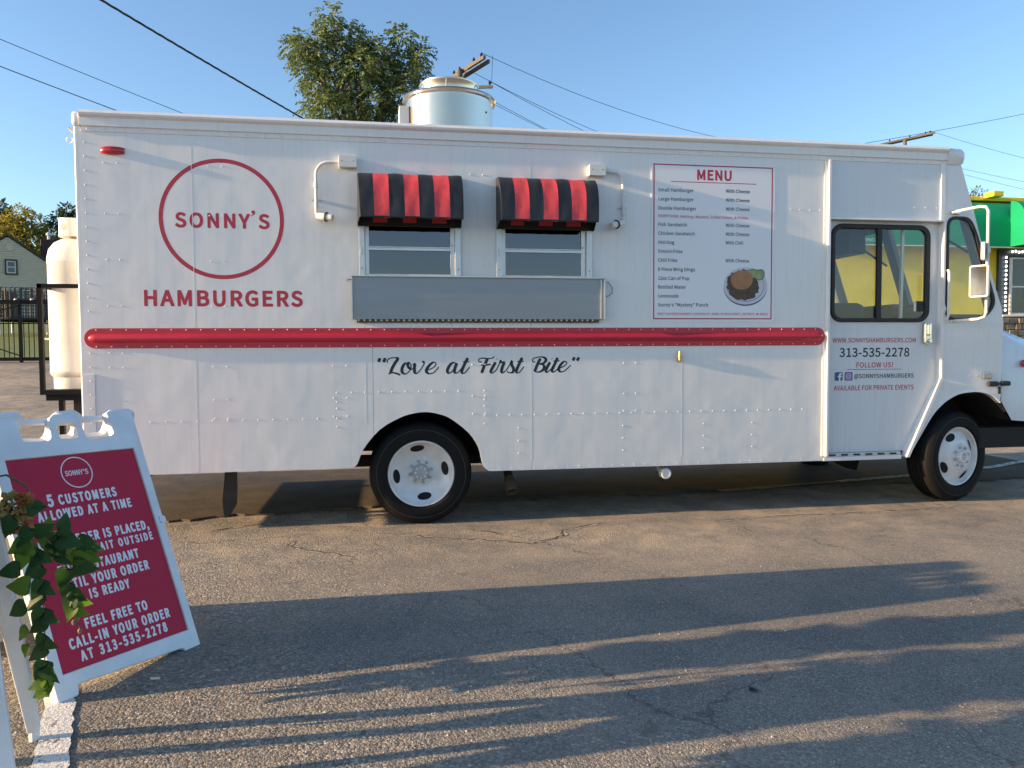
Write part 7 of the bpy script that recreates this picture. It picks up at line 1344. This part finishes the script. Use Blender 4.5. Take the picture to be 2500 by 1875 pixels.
def put_leaf(p, down, side, size, light=False):
    """leaf blade hangs from p; `side` in degrees swings its tip about the view axis"""
    me = (LL if light else LD)[rr.randrange(3)]; o = bpy.data.objects.new('leaf', me); link(o, gl)
    a = R(side); d = Vector((math.sin(a), rr.uniform(-.35, .15), -math.cos(a))).normalized()
    nrm = Vector((rr.uniform(-.5, .5), -1, rr.uniform(-.1, .6))).normalized(); xx = d.cross(nrm).normalized(); zz = xx.cross(d)
    M_ = Matrix((xx, d, zz)).transposed().to_4x4(); sc = size * .68
    o.matrix_basis = Matrix.Translation(Vector(p)) @ M_ @ Matrix.Scale(sc, 4); return o
for i, (x_, y_, z_) in enumerate([(-1.15,-3.16,.70),(-1.146,-3.15,.64),(-1.142,-3.15,.59),(-1.142,-3.15,.54),(-1.14,-3.15,.49),(-1.14,-3.15,.45),(-1.141,-3.15,.40),(-1.142,-3.15,.36),(-1.143,-3.15,.31)]):
    put_leaf((x_, y_, z_), 1, -55 if i % 2 else -25, rr.uniform(.085, .115)); 
    if i % 2 == 0: put_leaf((x_, y_ - .005, z_ - .02), 1, rr.uniform(30, 65), rr.uniform(.065, .085))
put_leaf((-1.141, -3.15, .29), 1, 35, .095); put_leaf((-1.142, -3.15, .245), 1, -70, .085, True); put_leaf((-1.142, -3.15, .215), 1, -60, .075, True); put_leaf((-1.14, -3.15, .25), 1, 20, .07, True); put_leaf((-1.145, -3.15, .285), 1, -35, .07, True); put_leaf((-1.14, -3.152, .225), 1, 15, .05, True)
for i, (x_, z_, sd, sz, lt) in enumerate([(-1.135,.70,20,.11,0),(-1.12,.66,60,.11,0),(-1.10,.60,-20,.10,0),(-1.095,.55,-25,.095,0),(-1.088,.52,55,.085,0),(-1.082,.49,70,.09,1),(-1.08,.455,65,.075,1),(-1.085,.50,-30,.10,0),(-1.083,.47,-25,.085,1),(-1.15,.73,5,.12,0),(-1.12,.72,-30,.10,0)]):
    put_leaf((x_, -3.055, z_), 1, sd, sz, bool(lt))
for (x_, z_, sd, sz, lt) in [(-1.085,.765,165,.075,0),(-1.065,.75,150,.07,0),(-1.10,.745,60,.10,0),(-1.08,.735,75,.11,0),(-1.05,.70,70,.12,0),(-1.03,.67,95,.085,1),(-1.02,.66,65,.08,1),(-1.06,.67,40,.07,1),(-1.03,.645,80,.11,0),(-1.145,.755,160,.07,1),(-1.15,.765,110,.09,0),(-1.19,.76,-40,.12,0),(-1.20,.72,-60,.12,0),(-1.21,.68,-20,.11,0),(-1.18,.70,-75,.10,1),(-1.23,.63,-80,.12,0),(-1.2,.57,-90,.13,0),(-1.215,.50,-60,.12,0),(-1.21,.42,-40,.09,1),(-1.19,.83,100,.09,0),(-1.17,.85,70,.07,0),(-1.24,.80,-30,.12,0),(-1.21,.36,-15,.07,1)]:
    if x_ < -1.165: put_leaf((x_ * .926, -3.33, 1.368 - (1.368 - z_) * .926), 1, sd, sz * .78, bool(lt) or rr.random() < .3)
    else: put_leaf((x_, -3.12 + rr.uniform(-.06, .05), z_), 1, sd, sz, bool(lt))
# unseen leaf clusters added to cast shadow bands; blooms and leaves along the board
FP = []; FD = []
gq = np.random.default_rng(21)
for (xc, yc, zc, sx, sy, sz, nl) in ((-1.80, -2.87, .78, .12, .12, .44, 620), (-1.62, -3.34, .90, .15, .19, .38, 760), (-1.56, -3.85, .85, .15, .14, .42, 620)):
    u = gq.normal(size=(nl, 3)); u /= np.linalg.norm(u, axis=1, keepdims=True); u *= gq.random((nl, 1)) ** .4
    FP.append(np.array([xc, yc, zc]) + u * np.array([sx, sy, sz])); FD.append(u + gq.normal(size=(nl, 3)))
stuff(leaf_mesh('shadow_foliage', 'ivy_dark', np.concatenate(FP), np.concatenate(FD), .11, .6, gl, .3, 8))
for i in range(40):
    t = rr.random(); c = Vector((-1.25, -3.3, .9)).lerp(Vector((-2.0, -3.42, 1.0)), t); put_leaf(c + Vector((rr.uniform(-.12, .12) if t > .2 else rr.uniform(-.1, 0), rr.uniform(-.28, .28), rr.uniform(-.45, .28))), 1, rr.uniform(-160, 160), rr.uniform(.09, .15))
def bloom(c, r, m, n, seed, sz):
    g = np.random.default_rng(seed); u = g.normal(size=(n, 3)); u /= np.linalg.norm(u, axis=1, keepdims=True); p = np.array(c) + u * r * g.uniform(.6, 1.0, (n, 1))
    return leaf_mesh('flower_head', m, p, u + g.normal(size=(n, 3)) * .6, sz, .9, gl, .4, seed)
bloom((-1.170, -3.27, .87), .042, 'petal_tan', 170, 1, .022); bloom((-1.135, -3.28, .895), .014, 'petal_orange', 50, 2, .018); bloom((-1.20, -3.25, .83), .035, 'petal_plum', 120, 3, .022); bloom((-1.175, -3.24, .815), .03, 'petal_orange', 90, 4, .022); bloom((-1.32, -3.3, .93), .06, 'petal_tan', 160, 5, .03)
bloom((-1.55, -3.45, 1.05), .10, 'petal_orange', 160, 6, .04); bloom((-1.35, -3.5, 1.0), .09, 'petal_tan', 160, 7, .04)
for p in ((-1.072, -3.05, .425), (-1.085, -3.05, .41), (-1.066, -3.05, .378)): MB().lathe([(.001, -.012), (.007, -.006), (.008, .002), (.001, .01)], p, seg=8).build('bud', 'bud', gl)
for i in range(5): MB().tube([(-1.045 + i * .004, -3.07, .655), (-1.04 + i * .009, -3.08, .63), (-1.045 + i * .013, -3.075, .60 - .008 * (i % 3))], [.0035, .003, .0015], 5).build('tendril', 'petal_tan', gl)
MB().tube([(-1.30, -3.2, .95), (-1.22, -3.2, .965), (-1.16, -3.2, .925), (-1.15, -3.2, .89)], .0035, 6).build('wire_loop', 'ivy_stem', gl)

# ------------------------------------------------------------------ small litter
mat('paper_white', (0.7, 0.69, 0.66), 0.8, var=0.05); mat('dead_leaf', (0.10, 0.065, 0.035), 0.8, var=0.3)
tag(MB().tube([(-.962, -2.602, .006), (-.925, -2.607, .006)], .0055, 8).build('cigarette_butt', 'paper_white'), 'white cigarette butt lying on the asphalt right of the board', 'litter')
mat('dark_scrap', (0.01, 0.012, 0.016), 0.6, var=0.2)
tag(MB().add([(1.43, -3.16, .004), (1.46, -3.175, .012), (1.475, -3.15, .004), (1.44, -3.14, .016)], [(0, 1, 3), (1, 2, 3)]).build('litter_scrap', 'dark_scrap'), 'small crumpled black scrap on the shaded asphalt at lower centre', 'litter')
for lab, x_, y_, r_ in (('flat pale pebble in the shadow below the rear wheel', .275, -2.93, .018), ('small pale stone on the lit gravel near the lower centre', -.22, -3.03, .013)):
    pb = MB(); g2 = random.Random(int(x_ * 1000)); ring = [(x_ + r_ * g2.uniform(.8, 1.2) * math.cos(R(45 * k)), y_ + r_ * .7 * g2.uniform(.8, 1.2) * math.sin(R(45 * k)), .001) for k in range(8)]
    top = [(x_ + (a - x_) * .6, y_ + (c - y_) * .6, r_ * .4) for a, c, _ in ring]
    pb.add(ring + top, [(k, (k + 1) % 8, 8 + (k + 1) % 8, 8 + k) for k in range(8)] + [tuple(range(8, 16))]); mat('pale_stone', (0.34, 0.33, 0.30), 0.8, var=0.1, vscale=60)
    tag(pb.build('pebble', 'pale_stone', smooth=True), lab, 'stone', 'loose pebbles')
